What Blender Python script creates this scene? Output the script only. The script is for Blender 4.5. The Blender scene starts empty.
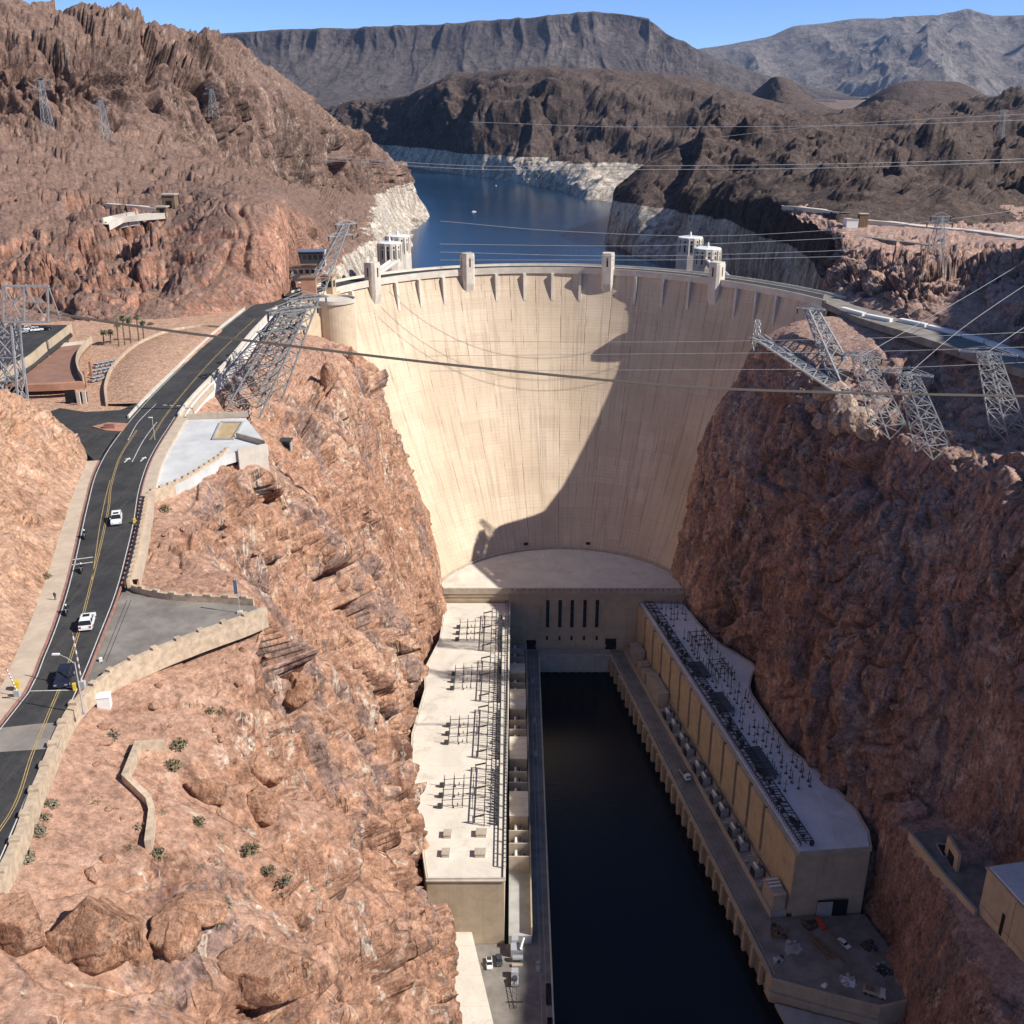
import bpy, math, random
import numpy as np
random.seed(7); RNG = np.random.RandomState(11)
SC = bpy.context.scene
COL = SC.collection
R = math.radians
# ---------------------------------------------------------------- camera geometry (metres, z = 0 at the river)
F, PITCH, H = 1024.0, R(21.7), 268.0
CP, SP = math.cos(PITCH), math.sin(PITCH)
def ray(px, py):
    u = (px-512)/F; v = (512-py)/F
    return (u, CP+v*SP, -SP+v*CP)
def Z(px, py, z):
    d = ray(px, py); t = (z-H)/d[2]; return (d[0]*t, d[1]*t, z)
def Y(px, py, y):
    d = ray(px, py); t = y/d[1]; return (d[0]*t, y, H+d[2]*t)
def proj_np(P):
    z = P[..., 2]-H; dep = P[..., 1]*CP-z*SP; up = P[..., 1]*SP+z*CP
    dep = np.maximum(dep, 20)
    return np.stack([512+F*P[..., 0]/dep, 512-F*up/dep], -1)
# ---------------------------------------------------------------- sun
SUN_EL = R(40.5); TO_SUN = (0.956*math.cos(SUN_EL), -0.292*math.cos(SUN_EL), math.sin(SUN_EL))
# ---------------------------------------------------------------- noise
def _h(ix, iy, iz, seed):
    n = (ix.astype(np.int64)*374761393 + iy.astype(np.int64)*668265263 + iz.astype(np.int64)*2147483647 + seed*1274126177) & 0xffffffff
    n = ((n ^ (n >> 13))*1274126177) & 0xffffffff
    n = ((n ^ (n >> 15))*2246822519) & 0xffffffff
    n = n ^ (n >> 16)
    return (n & 0xffff).astype(np.float32)/65535.0
def vnoise(P, seed=0):
    i = np.floor(P); f = (P-i).astype(np.float32); i = i.astype(np.int64)
    w = f*f*f*(f*(f*6-15)+10)
    out = 0
    for dx in (0, 1):
        wx = w[:, 0] if dx else 1-w[:, 0]
        for dy in (0, 1):
            wy = w[:, 1] if dy else 1-w[:, 1]
            for dz in (0, 1):
                wz = w[:, 2] if dz else 1-w[:, 2]
                out = out + _h(i[:, 0]+dx, i[:, 1]+dy, i[:, 2]+dz, seed)*wx*wy*wz
    return out*2-1
ROT = np.array([[0.36, 0.48, -0.8], [-0.8, 0.60, 0.0], [0.48, 0.64, 0.60]])
def fbm(P, octv=5, seed=0, gain=0.5, ridged=False, rot=True):
    a, s, t = 1.0, 0, 0; Q = P
    for o in range(octv):
        n = vnoise(Q, seed+o*17)
        if ridged: n = 1-2*np.abs(n)
        s = s+a*n; t += a; a *= gain
        Q = (Q@ROT.T*2.03 if rot else Q*2.03)+13.7
    return s/t
def voro(P, seed=0):
    """cell noise: (random value of the nearest cell, second-nearest minus nearest distance)"""
    i = np.floor(P).astype(np.int64); f = (P-i).astype(np.float32)
    f1 = np.full(len(P), 9, np.float32); f2 = f1.copy(); val = np.zeros(len(P), np.float32)
    for dx in (-1, 0, 1):
        for dy in (-1, 0, 1):
            for dz in (-1, 0, 1):
                a, b, c = i[:, 0]+dx, i[:, 1]+dy, i[:, 2]+dz
                ox = _h(a, b, c, seed); oy = _h(a, b, c, seed+1); oz = _h(a, b, c, seed+2)
                d = (dx+ox-f[:, 0])**2+(dy+oy-f[:, 1])**2+(dz+oz-f[:, 2])**2
                near = d < f1
                f2 = np.where(near, f1, np.minimum(f2, d)); val = np.where(near, oy*0.5+ox*0.5, val); f1 = np.where(near, d, f1)
    return val*2-1, np.sqrt(f2)-np.sqrt(f1)
# ---------------------------------------------------------------- mesh building
class MB:
    def __init__(s): s.v = []; s.f = []; s.m = []
    def add(s, vs, fs, m=0):
        o = len(s.v); s.v += [tuple(v) for v in vs]; s.f += [tuple(i+o for i in f) for f in fs]; s.m += [m]*len(fs); return s
    def box(s, c, d, rz=0, m=0, taper=1.0):
        """box on its base: c = centre of the base, d = full size"""
        ca, sa = math.cos(rz), math.sin(rz); vs = []
        for k, t in ((0, 1.0), (1, taper)):
            for x, y in ((-1, -1), (1, -1), (1, 1), (-1, 1)):
                X, Yy = x*d[0]/2*t, y*d[1]/2*t
                vs.append((c[0]+X*ca-Yy*sa, c[1]+X*sa+Yy*ca, c[2]+k*d[2]))
        return s.add(vs, [(3, 2, 1, 0), (4, 5, 6, 7), (0, 1, 5, 4), (1, 2, 6, 5), (2, 3, 7, 6), (3, 0, 4, 7)], m)
    def bar(s, a, b, w, h=None, m=0):
        """square bar from a to b"""
        h = h or w; a = np.array(a, float); b = np.array(b, float); d = b-a; L = np.linalg.norm(d)
        if L < 1e-6: return s
        d /= L; up = np.array((0, 0, 1.0)) if abs(d[2]) < 0.95 else np.array((0, 1.0, 0))
        x = np.cross(d, up); x /= np.linalg.norm(x); y = np.cross(x, d)
        vs = [tuple(p+x*i*w/2+y*j*h/2) for p in (a, b) for i, j in ((-1, -1), (1, -1), (1, 1), (-1, 1))]
        return s.add(vs, [(3, 2, 1, 0), (4, 5, 6, 7), (0, 1, 5, 4), (1, 2, 6, 5), (2, 3, 7, 6), (3, 0, 4, 7)], m)
    def cyl(s, a, b, r, r2=None, n=8, m=0):
        r2 = r if r2 is None else r2; a = np.array(a, float); b = np.array(b, float); d = b-a; d /= np.linalg.norm(d)
        up = np.array((0, 0, 1.0)) if abs(d[2]) < 0.95 else np.array((0, 1.0, 0))
        x = np.cross(d, up); x /= np.linalg.norm(x); y = np.cross(x, d); vs = []
        for p, q in ((a, r), (b, r2)):
            for k in range(n):
                t = 2*math.pi*k/n; vs.append(tuple(p+x*q*math.cos(t)+y*q*math.sin(t)))
        fs = [(k, (k+1) % n, n+(k+1) % n, n+k) for k in range(n)]+[tuple(range(n))[::-1], tuple(range(n, 2*n))]
        return s.add(vs, fs, m)
    def prism(s, pts, z0, z1, m=0):
        """vertical prism over a plan polygon; z0, z1 numbers or lists"""
        n = len(pts); z0 = [z0]*n if not hasattr(z0, '__len__') else z0; z1 = [z1]*n if not hasattr(z1, '__len__') else z1
        A = sum(pts[i][0]*pts[(i+1) % n][1]-pts[(i+1) % n][0]*pts[i][1] for i in range(n))
        idx = list(range(n)) if A > 0 else list(range(n))[::-1]
        vs = [(pts[i][0], pts[i][1], z0[i]) for i in idx]+[(pts[i][0], pts[i][1], z1[i]) for i in idx]
        return s.add(vs, [tuple(range(n))[::-1], tuple(range(n, 2*n))]+[(k, (k+1) % n, n+(k+1) % n, n+k) for k in range(n)], m)
    def sheet(s, L, Rr, m=0):
        """ribbon between two polylines of 3-D points"""
        n = len(L); return s.add(list(L)+list(Rr), [(i, n+i, n+i+1, i+1) for i in range(n-1)], m)
    def wall(s, pts, w, h, m=0, closed=False):
        """wall of thickness w and height h standing along a polyline of 3-D base points"""
        p = np.array(pts, float); n = len(p); nn = []
        for i in range(n):
            a, b = p[max(i-1, 0)], p[min(i+1, n-1)]; d = b-a; q = np.array((-d[1], d[0], 0)); nn.append(q/np.linalg.norm(q[:2]))
        nn = np.array(nn)*w/2; hh = np.array((0, 0, h)); rows = [p+nn, p-nn, p-nn+hh, p+nn+hh]; vs = [tuple(r[i]) for i in range(n) for r in rows]
        fs = []
        for i in range(n-1):
            for k in range(4): fs.append((4*i+k, 4*i+(k+1) % 4, 4*i+4+(k+1) % 4, 4*i+4+k))
        fs += [(0, 3, 2, 1), (4*n-4, 4*n-3, 4*n-2, 4*n-1)]
        return s.add(vs, fs, m)
    def lathe(s, c, prof, n=16, m=0, a0=0.0):
        vs = [(c[0]+r*math.cos(a0+2*math.pi*k/n), c[1]+r*math.sin(a0+2*math.pi*k/n), c[2]+z) for r, z in prof for k in range(n)]
        fs = [(j*n+k, j*n+(k+1) % n, (j+1)*n+(k+1) % n, (j+1)*n+k) for j in range(len(prof)-1) for k in range(n)]
        fs += [tuple(range(n))[::-1], tuple(range((len(prof)-1)*n, len(prof)*n))]
        return s.add(vs, fs, m)
    def build(s, name, mat, parent=None, smooth=False, origin=None):
        me = bpy.data.meshes.new(name)
        o = np.array(s.v, float)
        org = np.array(parent_origin(parent)) if parent else (np.array(origin, float) if origin is not None else np.array((0, 0, 0.0)))
        me.from_pydata((o-org).tolist(), [], s.f)
        for mm in (mat if isinstance(mat, (list, tuple)) else [mat]): me.materials.append(mm)
        me.polygons.foreach_set('material_index', s.m)
        if smooth: me.polygons.foreach_set('use_smooth', [True]*len(s.f))
        me.update()
        ob = bpy.data.objects.new(name, me); COL.objects.link(ob)
        if parent: ob.parent = parent
        else: ob.location = org
        return ob
def parent_origin(p):
    q = np.zeros(3)
    while p is not None: q += np.array(p.location); p = p.parent
    return q
def tag(o, label=None, cat=None, group=None, kind=None):
    if label: o['label'] = label
    if cat: o['category'] = cat
    if group: o['group'] = group
    if kind: o['kind'] = kind
    return o
def thing(name, label, cat, loc=(0, 0, 0), group=None):
    o = bpy.data.objects.new(name, None); COL.objects.link(o); o.location = loc; o.empty_display_size = 0.5
    return tag(o, label, cat, group)
def single(mb, name, mat, label, cat, group=None, smooth=False, base=None):
    v = np.array(mb.v)
    org = base if base is not None else (float(v[:, 0].mean()), float(v[:, 1].mean()), float(v[:, 2].min()))
    return tag(mb.build(name, mat, None, smooth, org), label, cat, group)
def struct(mb, name, mat, smooth=False): return tag(mb.build(name, mat, None, smooth), kind='structure')
def kids(o): return [c for c in bpy.data.objects if c.parent is o]
def dup(root, loc=None, rz=None, scale=None, label=None, group=None):
    def cp(o, par):
        c = o.copy(); COL.objects.link(c); c.parent = par
        for ch in list(o.children): cp(ch, c)
        return c
    r = cp(root, None)
    if loc is not None: r.location = loc
    if rz is not None: r.rotation_euler = (0, 0, rz)
    if scale is not None: r.scale = (scale,)*3 if not hasattr(scale, '__len__') else scale
    if label: r['label'] = label
    if group: r['group'] = group
    return r
# ---------------------------------------------------------------- lofted terrain
def pchip(t, Yv, q):
    """monotone cubic through Yv (n, ...) at t, sampled at q"""
    t = np.asarray(t, float); Yv = np.asarray(Yv, float); n = len(t); sh = (-1,)+(1,)*(Yv.ndim-1)
    h = np.diff(t).reshape(sh); dl = np.diff(Yv, axis=0)/h; m = np.zeros_like(Yv)
    if n > 2:
        a, b = dl[:-1], dl[1:]; w1 = 2*h[1:]+h[:-1]; w2 = h[1:]+2*h[:-1]
        with np.errstate(divide='ignore', invalid='ignore'): hm = (w1+w2)/(w1/a+w2/b)
        m[1:-1] = np.where(a*b > 0, hm, 0)
    m[0] = dl[0]; m[-1] = dl[-1]
    k = np.clip(np.searchsorted(t, q, side='right')-1, 0, n-2); x = ((q-t[k])/(t[k+1]-t[k])).reshape(sh); hk = h[k].reshape((-1,)+(1,)*(Yv.ndim-1))
    return (2*x**3-3*x*x+1)*Yv[k]+(x**3-2*x*x+x)*hk*m[k]+(3*x*x-2*x**3)*Yv[k+1]+(x**3-x*x)*hk*m[k+1]
def screen_param(G, axis, floor):
    S = np.clip(proj_np(G), -150, 1174); d = np.linalg.norm(np.diff(S, axis=axis), axis=-1).mean(axis=1-axis)
    d = np.maximum(d, floor); return np.concatenate([[0], np.cumsum(d)]), d.sum()
def grid_normals(P):
    du = np.gradient(P, axis=1); dv = np.gradient(P, axis=0); n = np.cross(du, dv); n /= np.maximum(np.linalg.norm(n, axis=-1, keepdims=True), 1e-9); return n
def grid_mesh(name, P, mat, smooth=True, flip=False, uv=None):
    nr, nc = P.shape[:2]; me = bpy.data.meshes.new(name); me.vertices.add(nr*nc); me.vertices.foreach_set('co', P.reshape(-1).astype(np.float32))
    i = np.arange(nr*nc).reshape(nr, nc); q = np.stack([i[:-1, :-1], i[:-1, 1:], i[1:, 1:], i[1:, :-1]], -1).reshape(-1, 4)
    if flip: q = q[:, ::-1]
    nf = len(q); me.loops.add(nf*4); me.polygons.add(nf); me.loops.foreach_set('vertex_index', q.reshape(-1).astype(np.int32))
    me.polygons.foreach_set('loop_start', np.arange(0, nf*4, 4, dtype=np.int32))
    me.polygons.foreach_set('use_smooth', np.full(nf, smooth))
    if uv is not None:
        l = me.uv_layers.new(name='UVMap'); l.data.foreach_set('uv', uv.reshape(-1, 2)[q.reshape(-1)].reshape(-1).astype(np.float32))
    me.materials.append(mat); me.update(calc_edges=True); me.validate()
    ob = bpy.data.objects.new(name, me); COL.objects.link(ob); return ob
def loft(name, grid, mat, amp=None, disp=None, px=1.5, floor=25, flip=False, smooth=True, kind='structure', post=None, maxn=900):
    """grid[row][col] of 3-D points -> dense displaced surface; amp[row] or amp[row][col] scales the displacement"""
    G = np.array(grid, float); nr, nc = G.shape[:2]
    A = np.ones((nr, nc)) if amp is None else np.array(amp, float)
    if A.ndim == 1: A = np.repeat(A[:, None], nc, 1)
    tr, Lr = screen_param(G, 0, floor); tc, Lc = screen_param(G, 1, floor)
    n_r = int(np.clip(Lr/px, 30, maxn)); n_c = int(np.clip(Lc/px, 30, maxn))
    qr = np.linspace(0, tr[-1], n_r); qc = np.linspace(0, tc[-1], n_c)
    D = np.concatenate([G, A[..., None]], -1)
    D = pchip(tr, D, qr); D = np.swapaxes(pchip(tc, np.swapaxes(D, 0, 1), qc), 0, 1)
    P, a = D[..., :3], D[..., 3]
    N = grid_normals(P); C0 = np.array((0, 0, 400.0))-P
    flip = float((N*C0/np.linalg.norm(C0, axis=-1, keepdims=True)).sum()) < 0
    if flip: N = -N
    if disp:
        sh = P.shape[:2]
        P = P+disp(P.reshape(-1, 3), N.reshape(-1, 3)).reshape(sh+(3,))*a[..., None]
    if post: P = post(P)
    ob = grid_mesh(name, P, mat, smooth, flip); tag(ob, kind=kind); ob['n'] = n_r*n_c
    return ob
def facets(P, seed=0, tilt=1.0):
    """every nearest cell is a randomly tilted plane: fractured, angular rock; also returns the crack mask"""
    i = np.floor(P).astype(np.int64); f = (P-i).astype(np.float32)
    f1 = np.full(len(P), 9, np.float32); f2 = f1.copy(); val = np.zeros(len(P), np.float32)
    for dx in (-1, 0, 1):
        for dy in (-1, 0, 1):
            for dz in (-1, 0, 1):
                a, b, c = i[:, 0]+dx, i[:, 1]+dy, i[:, 2]+dz
                ox = _h(a, b, c, seed); oy = _h(a, b, c, seed+1); oz = _h(a, b, c, seed+2)
                ex, ey, ez = f[:, 0]-dx-ox, f[:, 1]-dy-oy, f[:, 2]-dz-oz; d = ex*ex+ey*ey+ez*ez
                v = (_h(a, b, c, seed+3)*2-1)*0.5+tilt*((ox*2-1)*ex+(oy*2-1)*ey+(oz*2-1)*ez)
                near = d < f1; f2 = np.where(near, f1, np.minimum(f2, d)); val = np.where(near, v, val); f1 = np.where(near, d, f1)
    return val, np.sqrt(f2)-np.sqrt(f1)
def ridge_mf(P, octv=8, seed=0, lac=2.07, gain=0.5):
    """ridged multifractal: sharp crests, smoother hollows"""
    w = np.ones(len(P), np.float32); s = 0; a = 1.0; t = 0; Q = P
    for o in range(octv):
        n = (1-np.abs(vnoise(Q, seed+o*13))*1.15)**2*w; s = s+n*a; t += a; w = np.clip(n*2.2, 0, 1); a *= gain; Q = (Q@ROT.T)*lac+5.3
    return s/t*2-0.75
def warp(P, L, k, seed): return P+np.stack([vnoise(P/L, seed+91), vnoise(P/L+50, seed+92), vnoise(P/L+90, seed+93)], -1)*k
def rock(L, A, blocks=0.5, vert=0.4, seed=0, fine=0.6, horiz=1.0, fiss=0.6, lean=0.0):
    """fractured cliff: large undulation, tilted facets at four sizes, narrow steep fissures"""
    def fn(P, N):
        Q = P.copy(); Q[:, 0] += lean*P[:, 2]
        Wp = warp(Q, L*0.7, L*0.2, seed); S = np.array((1, 1, vert))/L
        d = fbm(Q*S*0.5, 4, seed+5, 0.5)*1.0+fbm(Wp*S*2, 6, seed, 0.55, True)*0.1
        mod = np.clip(0.75+vnoise(Q/L*0.6+17, seed+7)*0.9, 0.15, 1.5)
        for k, am in ((0.9, 0.95), (2.3, 0.5), (5.5, 0.19), (14, 0.06)):
            v, e = facets(Wp*S*np.array((1, 1, 1.3))*k, seed+int(k*10), 1.9 if k > 1 else 1.1); d = d+blocks*2*am*mod*(v*0.8-np.exp(-e*20)*0.42)
        if fiss:
            SV = np.array((1, 1, vert*0.45))/L
            for k, am in ((1.4, 0.9), (3.4, 0.45), (8, 0.2)):
                n = 1-np.abs(vnoise(Wp*SV*k+7, seed+140))*2.6; d = d-fiss*am*np.clip(n, 0, 1)**2*np.clip(0.4+vnoise(Q*S*0.8+31, seed+150)*1.8, 0, 1.4)
        return N*np.array((horiz, horiz, 1))*(d*A)[:, None]
    return fn
def hills(L, A, seed=0, vert=0.7, facet=0.25, up=0.6, spur=0.0, SL=260):
    """eroded hill: multifractal ridges and gullies plus broken rock"""
    def fn(P, N):
        S = np.array((1, 1, vert))/L; Wp = warp(P, L*0.8, L*0.15, seed)
        d = ridge_mf(Wp*S, 8, seed)*0.9+ridge_mf(Wp*S*2.7, 7, seed+3)*0.35
        for k, am in ((4.5, 1.0), (12, 0.4)):
            v, e = facets(Wp*S*k, seed+int(k)); d = d+facet*am*(v*0.6-np.exp(-e*12)*0.2)
        if spur:                                                          # long spurs running down towards the water
            X_ = warp(P, SL*1.3, SL*0.35, seed+9); s_ = 1-np.abs(vnoise(np.stack([X_[:, 0]/SL-X_[:, 1]/SL*0.25, X_[:, 1]/(SL*3.2), X_[:, 2]*0], -1), seed+77))*1.7; d = d+spur*(s_+0.4*(1-np.abs(vnoise(np.stack([X_[:, 0]/SL*2.6, X_[:, 1]/SL*0.8, X_[:, 2]*0], -1), seed+78))*1.7))
        return (N*np.array((1, 1, 0.5))*(1-up)+np.array((0, 0, up)))*(d*A)[:, None]
    return fn
SKY_STRENGTH, SUN_STRENGTH, EXPOSURE, HAZE = 0.15, 4.75, 0.44, 1.4e-5
# ---------------------------------------------------------------- materials
class NT:
    def __init__(s, name):
        s.m = bpy.data.materials.new(name); s.m.use_nodes = True; s.t = s.m.node_tree; s.n = s.t.nodes
        s.b = s.n['Principled BSDF']; s.L = s.t.links.new
        s.tc = s.n.new('ShaderNodeTexCoord')
    def node(s, typ, **kw):
        n = s.n.new(typ)
        for k, v in kw.items():
            if k.startswith('i_'):
                key = k[2:]; n.inputs[int(key) if key.isdigit() else key].default_value = v
            else: setattr(n, k, v)
        return n
    def mapping(s, scale, src=None, rot=(0, 0, 0)):
        m = s.node('ShaderNodeMapping'); m.inputs['Scale'].default_value = scale; m.inputs['Rotation'].default_value = rot
        s.L(src or s.tc.outputs['Object'], m.inputs['Vector']); return m.outputs[0]
    def noise(s, scale, detail=6, rough=0.6, dist=0.0, vec=None):
        n = s.node('ShaderNodeTexNoise'); n.inputs['Scale'].default_value = scale; n.inputs['Detail'].default_value = detail
        n.inputs['Roughness'].default_value = rough; n.inputs['Distortion'].default_value = dist
        s.L(vec or s.tc.outputs['Object'], n.inputs['Vector']); return n.outputs['Fac']
    def voro(s, scale, vec=None, feature='DISTANCE_TO_EDGE'):
        n = s.node('ShaderNodeTexVoronoi'); n.feature = feature; n.inputs['Scale'].default_value = scale
        s.L(vec or s.tc.outputs['Object'], n.inputs['Vector']); return n.outputs['Distance']
    def ramp(s, fac, stops):
        r = s.node('ShaderNodeValToRGB'); e = r.color_ramp.elements
        while len(e) < len(stops): e.new(0.5)
        for k, (p, c) in enumerate(stops):
            e[k].position = p; e[k].color = (*c, 1) if hasattr(c, '__len__') else (c, c, c, 1)
        s.L(fac, r.inputs[0]); return r.outputs[0]
    def mix(s, fac, a, b, mode='MIX'):
        m = s.node('ShaderNodeMix', data_type='RGBA', blend_type=mode)
        for k, v in ((0, fac), (6, a), (7, b)):
            if hasattr(v, 'is_output'): s.L(v, m.inputs[k])
            elif k == 0: m.inputs[0].default_value = v
            else: m.inputs[k].default_value = (*v, 1)
        return m.outputs[2]
    def math(s, op, a, b=0.0, c=None):
        m = s.node('ShaderNodeMath', operation=op)
        for k, v in ((0, a), (1, b), (2, c)):
            if v is None: continue
            if hasattr(v, 'is_output'): s.L(v, m.inputs[k])
            else: m.inputs[k].default_value = v
        return m.outputs[0]
    def rng(s, v, a, b, c=0.0, d=1.0):
        m = s.node('ShaderNodeMapRange'); m.interpolation_type = 'SMOOTHSTEP'; s.L(v, m.inputs[0])
        for k, x in enumerate((a, b, c, d)): m.inputs[k+1].default_value = x
        return m.outputs[0]
    def bump(s, hgt, strength=0.5, dist=0.5, prev=None):
        b = s.node('ShaderNodeBump'); b.inputs['Strength'].default_value = strength; b.inputs['Distance'].default_value = dist; s.L(hgt, b.inputs['Height'])
        if prev: s.L(prev, b.inputs['Normal'])
        return b.outputs[0]
    def done(s, col=None, rough=0.8, normal=None, metal=0.0, spec=None):
        if col is not None:
            if hasattr(col, 'is_output'): s.L(col, s.b.inputs['Base Color'])
            else: s.b.inputs['Base Color'].default_value = (*col, 1)
        if hasattr(rough, 'is_output'): s.L(rough, s.b.inputs['Roughness'])
        else: s.b.inputs['Roughness'].default_value = rough
        s.b.inputs['Metallic'].default_value = metal
        if spec is not None: s.b.inputs['Specular IOR Level'].default_value = spec
        if normal is not None: s.L(normal, s.b.inputs['Normal'])
        return s.m
def sep_z(t, out='Position'):
    g = t.node('ShaderNodeNewGeometry'); x = t.node('ShaderNodeSeparateXYZ'); t.L(g.outputs[out], x.inputs[0]); return x.outputs
def rock_mat(name, dark, mid, light, soil, varnish=(0.06, 0.04, 0.035), scale=1.0, white_ring=None, soil_lo=0.72, soil_hi=0.9, vein=0.25, bump=0.6, var=1.0, zone=None, lean=0.0, grey=None):
    t = NT(name)
    big = t.noise(0.02*scale, 6, 0.62, 1.5, t.mapping((1, 1, 0.55), None, (0, lean, 0)))
    mids = t.noise(0.11*scale, 8, 0.72, 0.5)
    col = t.ramp(t.math('ADD', t.math('MULTIPLY', big, 0.62), t.math('MULTIPLY', mids, 0.38)), [(0.38, dark), (0.46, mid), (0.54, mid), (0.6, light)])
    if grey:                                                                                      # patches of another, greyer rock with crisp edges
        gm = t.noise(0.025*scale, 7, 0.66, 2.0, t.mapping((1, 1, 0.4), None, (0, lean, 0.6))); col = t.mix(t.rng(gm, 0.53, 0.57, 0, 0.75), col, t.mix(mids, tuple(c*0.6 for c in grey), tuple(c*1.4 for c in grey)))
    st = t.noise(1.0, 7, 0.7, 0.9, t.mapping((0.2*scale, 0.2*scale, 0.045*scale), None, (0, lean, 0)))   # stains running down the face
    col = t.mix(t.math('MULTIPLY', t.rng(st, 0.54, 0.64, 0, 0.75*var), t.rng(big, 0.6, 0.45, 0.25, 1)), col, varnish)
    col = t.mix(t.rng(st, 0.43, 0.36, 0, 0.5*var), col, light)
    if zone:                                                                                      # another kind of rock on the near side of a line
        ax, z0, z1, tint = zone
        col = t.mix(t.rng(t.math('ADD', sep_z(t, 'Position')[ax], t.math('MULTIPLY', big, (z1-z0)*0.8)), z0, z1), t.mix(1.0, col, tint, 'MULTIPLY'), col)
    if vein:
        pz2 = t.noise(0.03*scale, 5, 0.65, 1.5, t.mapping((1, 1, 0.3), None, (0, lean, 0)))
        col = t.mix(t.math('MULTIPLY', t.rng(t.math('ABSOLUTE', t.math('SUBTRACT', pz2, 0.5)), 0.016, 0.003, 0, vein), t.rng(mids, 0.4, 0.55)), col, (0.58, 0.49, 0.4))   # broken pale bands
    nz = sep_z(t, 'Normal')[2]
    nzn = t.math('ADD', nz, t.math('MULTIPLY', t.math('SUBTRACT', mids, 0.5), 0.5))
    fine = t.noise(0.8*scale, 8, 0.8)
    scol = t.mix(t.math('ADD', t.math('MULTIPLY', mids, .5), t.math('MULTIPLY', fine, .5)), tuple(c*0.55 for c in soil), tuple(min(1, c*1.45) for c in soil))
    soilm = t.rng(nzn, soil_lo, soil_hi, 0, 0.85)
    col = t.mix(soilm, col, scol)
    rocky = t.math('SUBTRACT', 1.0, t.math('MULTIPLY', soilm, 0.4))
    if white_ring:
        z0, z1 = white_ring
        zz = t.math('ADD', sep_z(t, 'Position')[2], t.math('MULTIPLY', t.math('SUBTRACT', mids, 0.5), 9))
        w = t.math('MULTIPLY', t.rng(zz, z1+0.8, z1-0.8), t.rng(sep_z(t, 'Position')[1], 600, 660))
        wc = t.mix(t.rng(st, 0.4, 0.6), (0.62, 0.56, 0.47), (0.33, 0.27, 0.22))
        wc = t.mix(t.rng(mids, 0.52, 0.68, 0, 0.55), wc, (0.4, 0.31, 0.24))
        col = t.mix(w, col, wc)
    sp = t.noise(0.3*scale, 7, 0.75, 0.4, t.mapping((1, 1, 0.6), None, (0, lean, 0)))
    col = t.mix(t.math('MULTIPLY', rocky, 0.7), col, t.ramp(sp, [(0.33, 0.12), (0.48, 0.48), (0.54, 0.54), (0.68, 0.8)]), 'OVERLAY')
    col = t.mix(t.math('MULTIPLY', rocky, 0.75), col, t.ramp(fine, [(0.32, 0.08), (0.5, 0.5), (0.68, 0.9)]), 'OVERLAY')
    pit = t.math('MULTIPLY', t.rng(t.noise(0.5*scale, 5, 0.7, 0.3, t.mapping((1, 1, 0.5), None, (0, lean, 0))), 0.36, 0.31), t.rng(mids, 0.42, 0.56))
    pit = t.math('MULTIPLY', pit, rocky)
    col = t.mix(t.math('MULTIPLY', pit, 0.75), col, tuple(c*0.3 for c in dark))
    c1 = t.math('ABSOLUTE', t.math('SUBTRACT', t.noise(0.09*scale, 4, 0.6, 0.15, t.mapping((1, 1, 0.16), None, (0, lean, 0))), 0.5))    # long thin cracks
    crack = t.math('MULTIPLY', t.math('MULTIPLY', t.rng(c1, 0.01, 0.003), t.rng(mids, 0.44, 0.6)), t.rng(nzn, 0.75, 0.5))
    col = t.mix(t.math('MULTIPLY', crack, 0.8), col, tuple(c*0.35 for c in dark))
    hgt = t.math('SUBTRACT', t.math('ADD', t.noise(0.35*scale, 8, 0.7, 0.3), t.math('MULTIPLY', st, 0.4)), t.math('MULTIPLY', crack, 0.6))
    n1 = t.bump(t.math('SUBTRACT', hgt, t.math('MULTIPLY', pit, 0.5)), bump, 3.2/scale)
    n2 = t.bump(fine, 0.45*bump, 0.8/scale, n1)
    return t.done(col, 0.93, n2, spec=0.12)
def plain(name, c, rough=0.7, var=0.18, scale=0.4, bump=0.0, metal=0.0, streak=0.0, dirt=None, spec=0.3):
    t = NT(name)
    n = t.noise(scale, 8, 0.65)
    col = t.mix(t.rng(n, 0.3, 0.7), tuple(x*(1-var) for x in c), tuple(min(1, x*(1+var)) for x in c))
    if streak:
        st = t.noise(1, 6, 0.6, 0.2, t.mapping((0.6, 0.6, 0.04))); col = t.mix(t.rng(st, 0.52, 0.7, 0, streak), col, dirt or tuple(x*0.5 for x in c))
    if dirt:
        col = t.mix(t.rng(t.noise(scale*0.35, 9, 0.7, 0.5), 0.5, 0.72, 0, 0.5), col, dirt)
    nn = t.bump(t.noise(scale*6, 6, 0.7), bump, 0.1) if bump else None
    return t.done(col, rough, nn, metal, spec)
M = {}
M['rock_left'] = rock_mat('red_brown_canyon_rock', (0.17, 0.082, 0.055), (0.42, 0.235, 0.155), (0.6, 0.385, 0.265), (0.5, 0.3, 0.212), varnish=(0.15, 0.085, 0.068), vein=0.85, lean=-0.22, grey=(0.24, 0.17, 0.152))
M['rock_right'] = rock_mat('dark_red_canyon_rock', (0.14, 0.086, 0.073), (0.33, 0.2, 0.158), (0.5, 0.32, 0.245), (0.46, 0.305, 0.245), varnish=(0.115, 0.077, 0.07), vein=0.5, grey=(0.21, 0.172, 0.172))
M['rock_boulder'] = rock_mat('brown_varnished_boulder_rock', (0.17, 0.085, 0.055), (0.36, 0.19, 0.115), (0.5, 0.3, 0.2), (0.45, 0.26, 0.17), varnish=(0.12, 0.065, 0.047), scale=2.2, vein=0.2)
M['rock_sunlit'] = rock_mat('sunlit_crumbled_rock', (0.3, 0.2, 0.155), (0.45, 0.33, 0.26), (0.6, 0.48, 0.39), (0.5, 0.38, 0.3), varnish=(0.25, 0.16, 0.125), scale=1.5, vein=0.3)  # paler rock tone with sunlight put into the colour, for the rim outcrops
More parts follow.
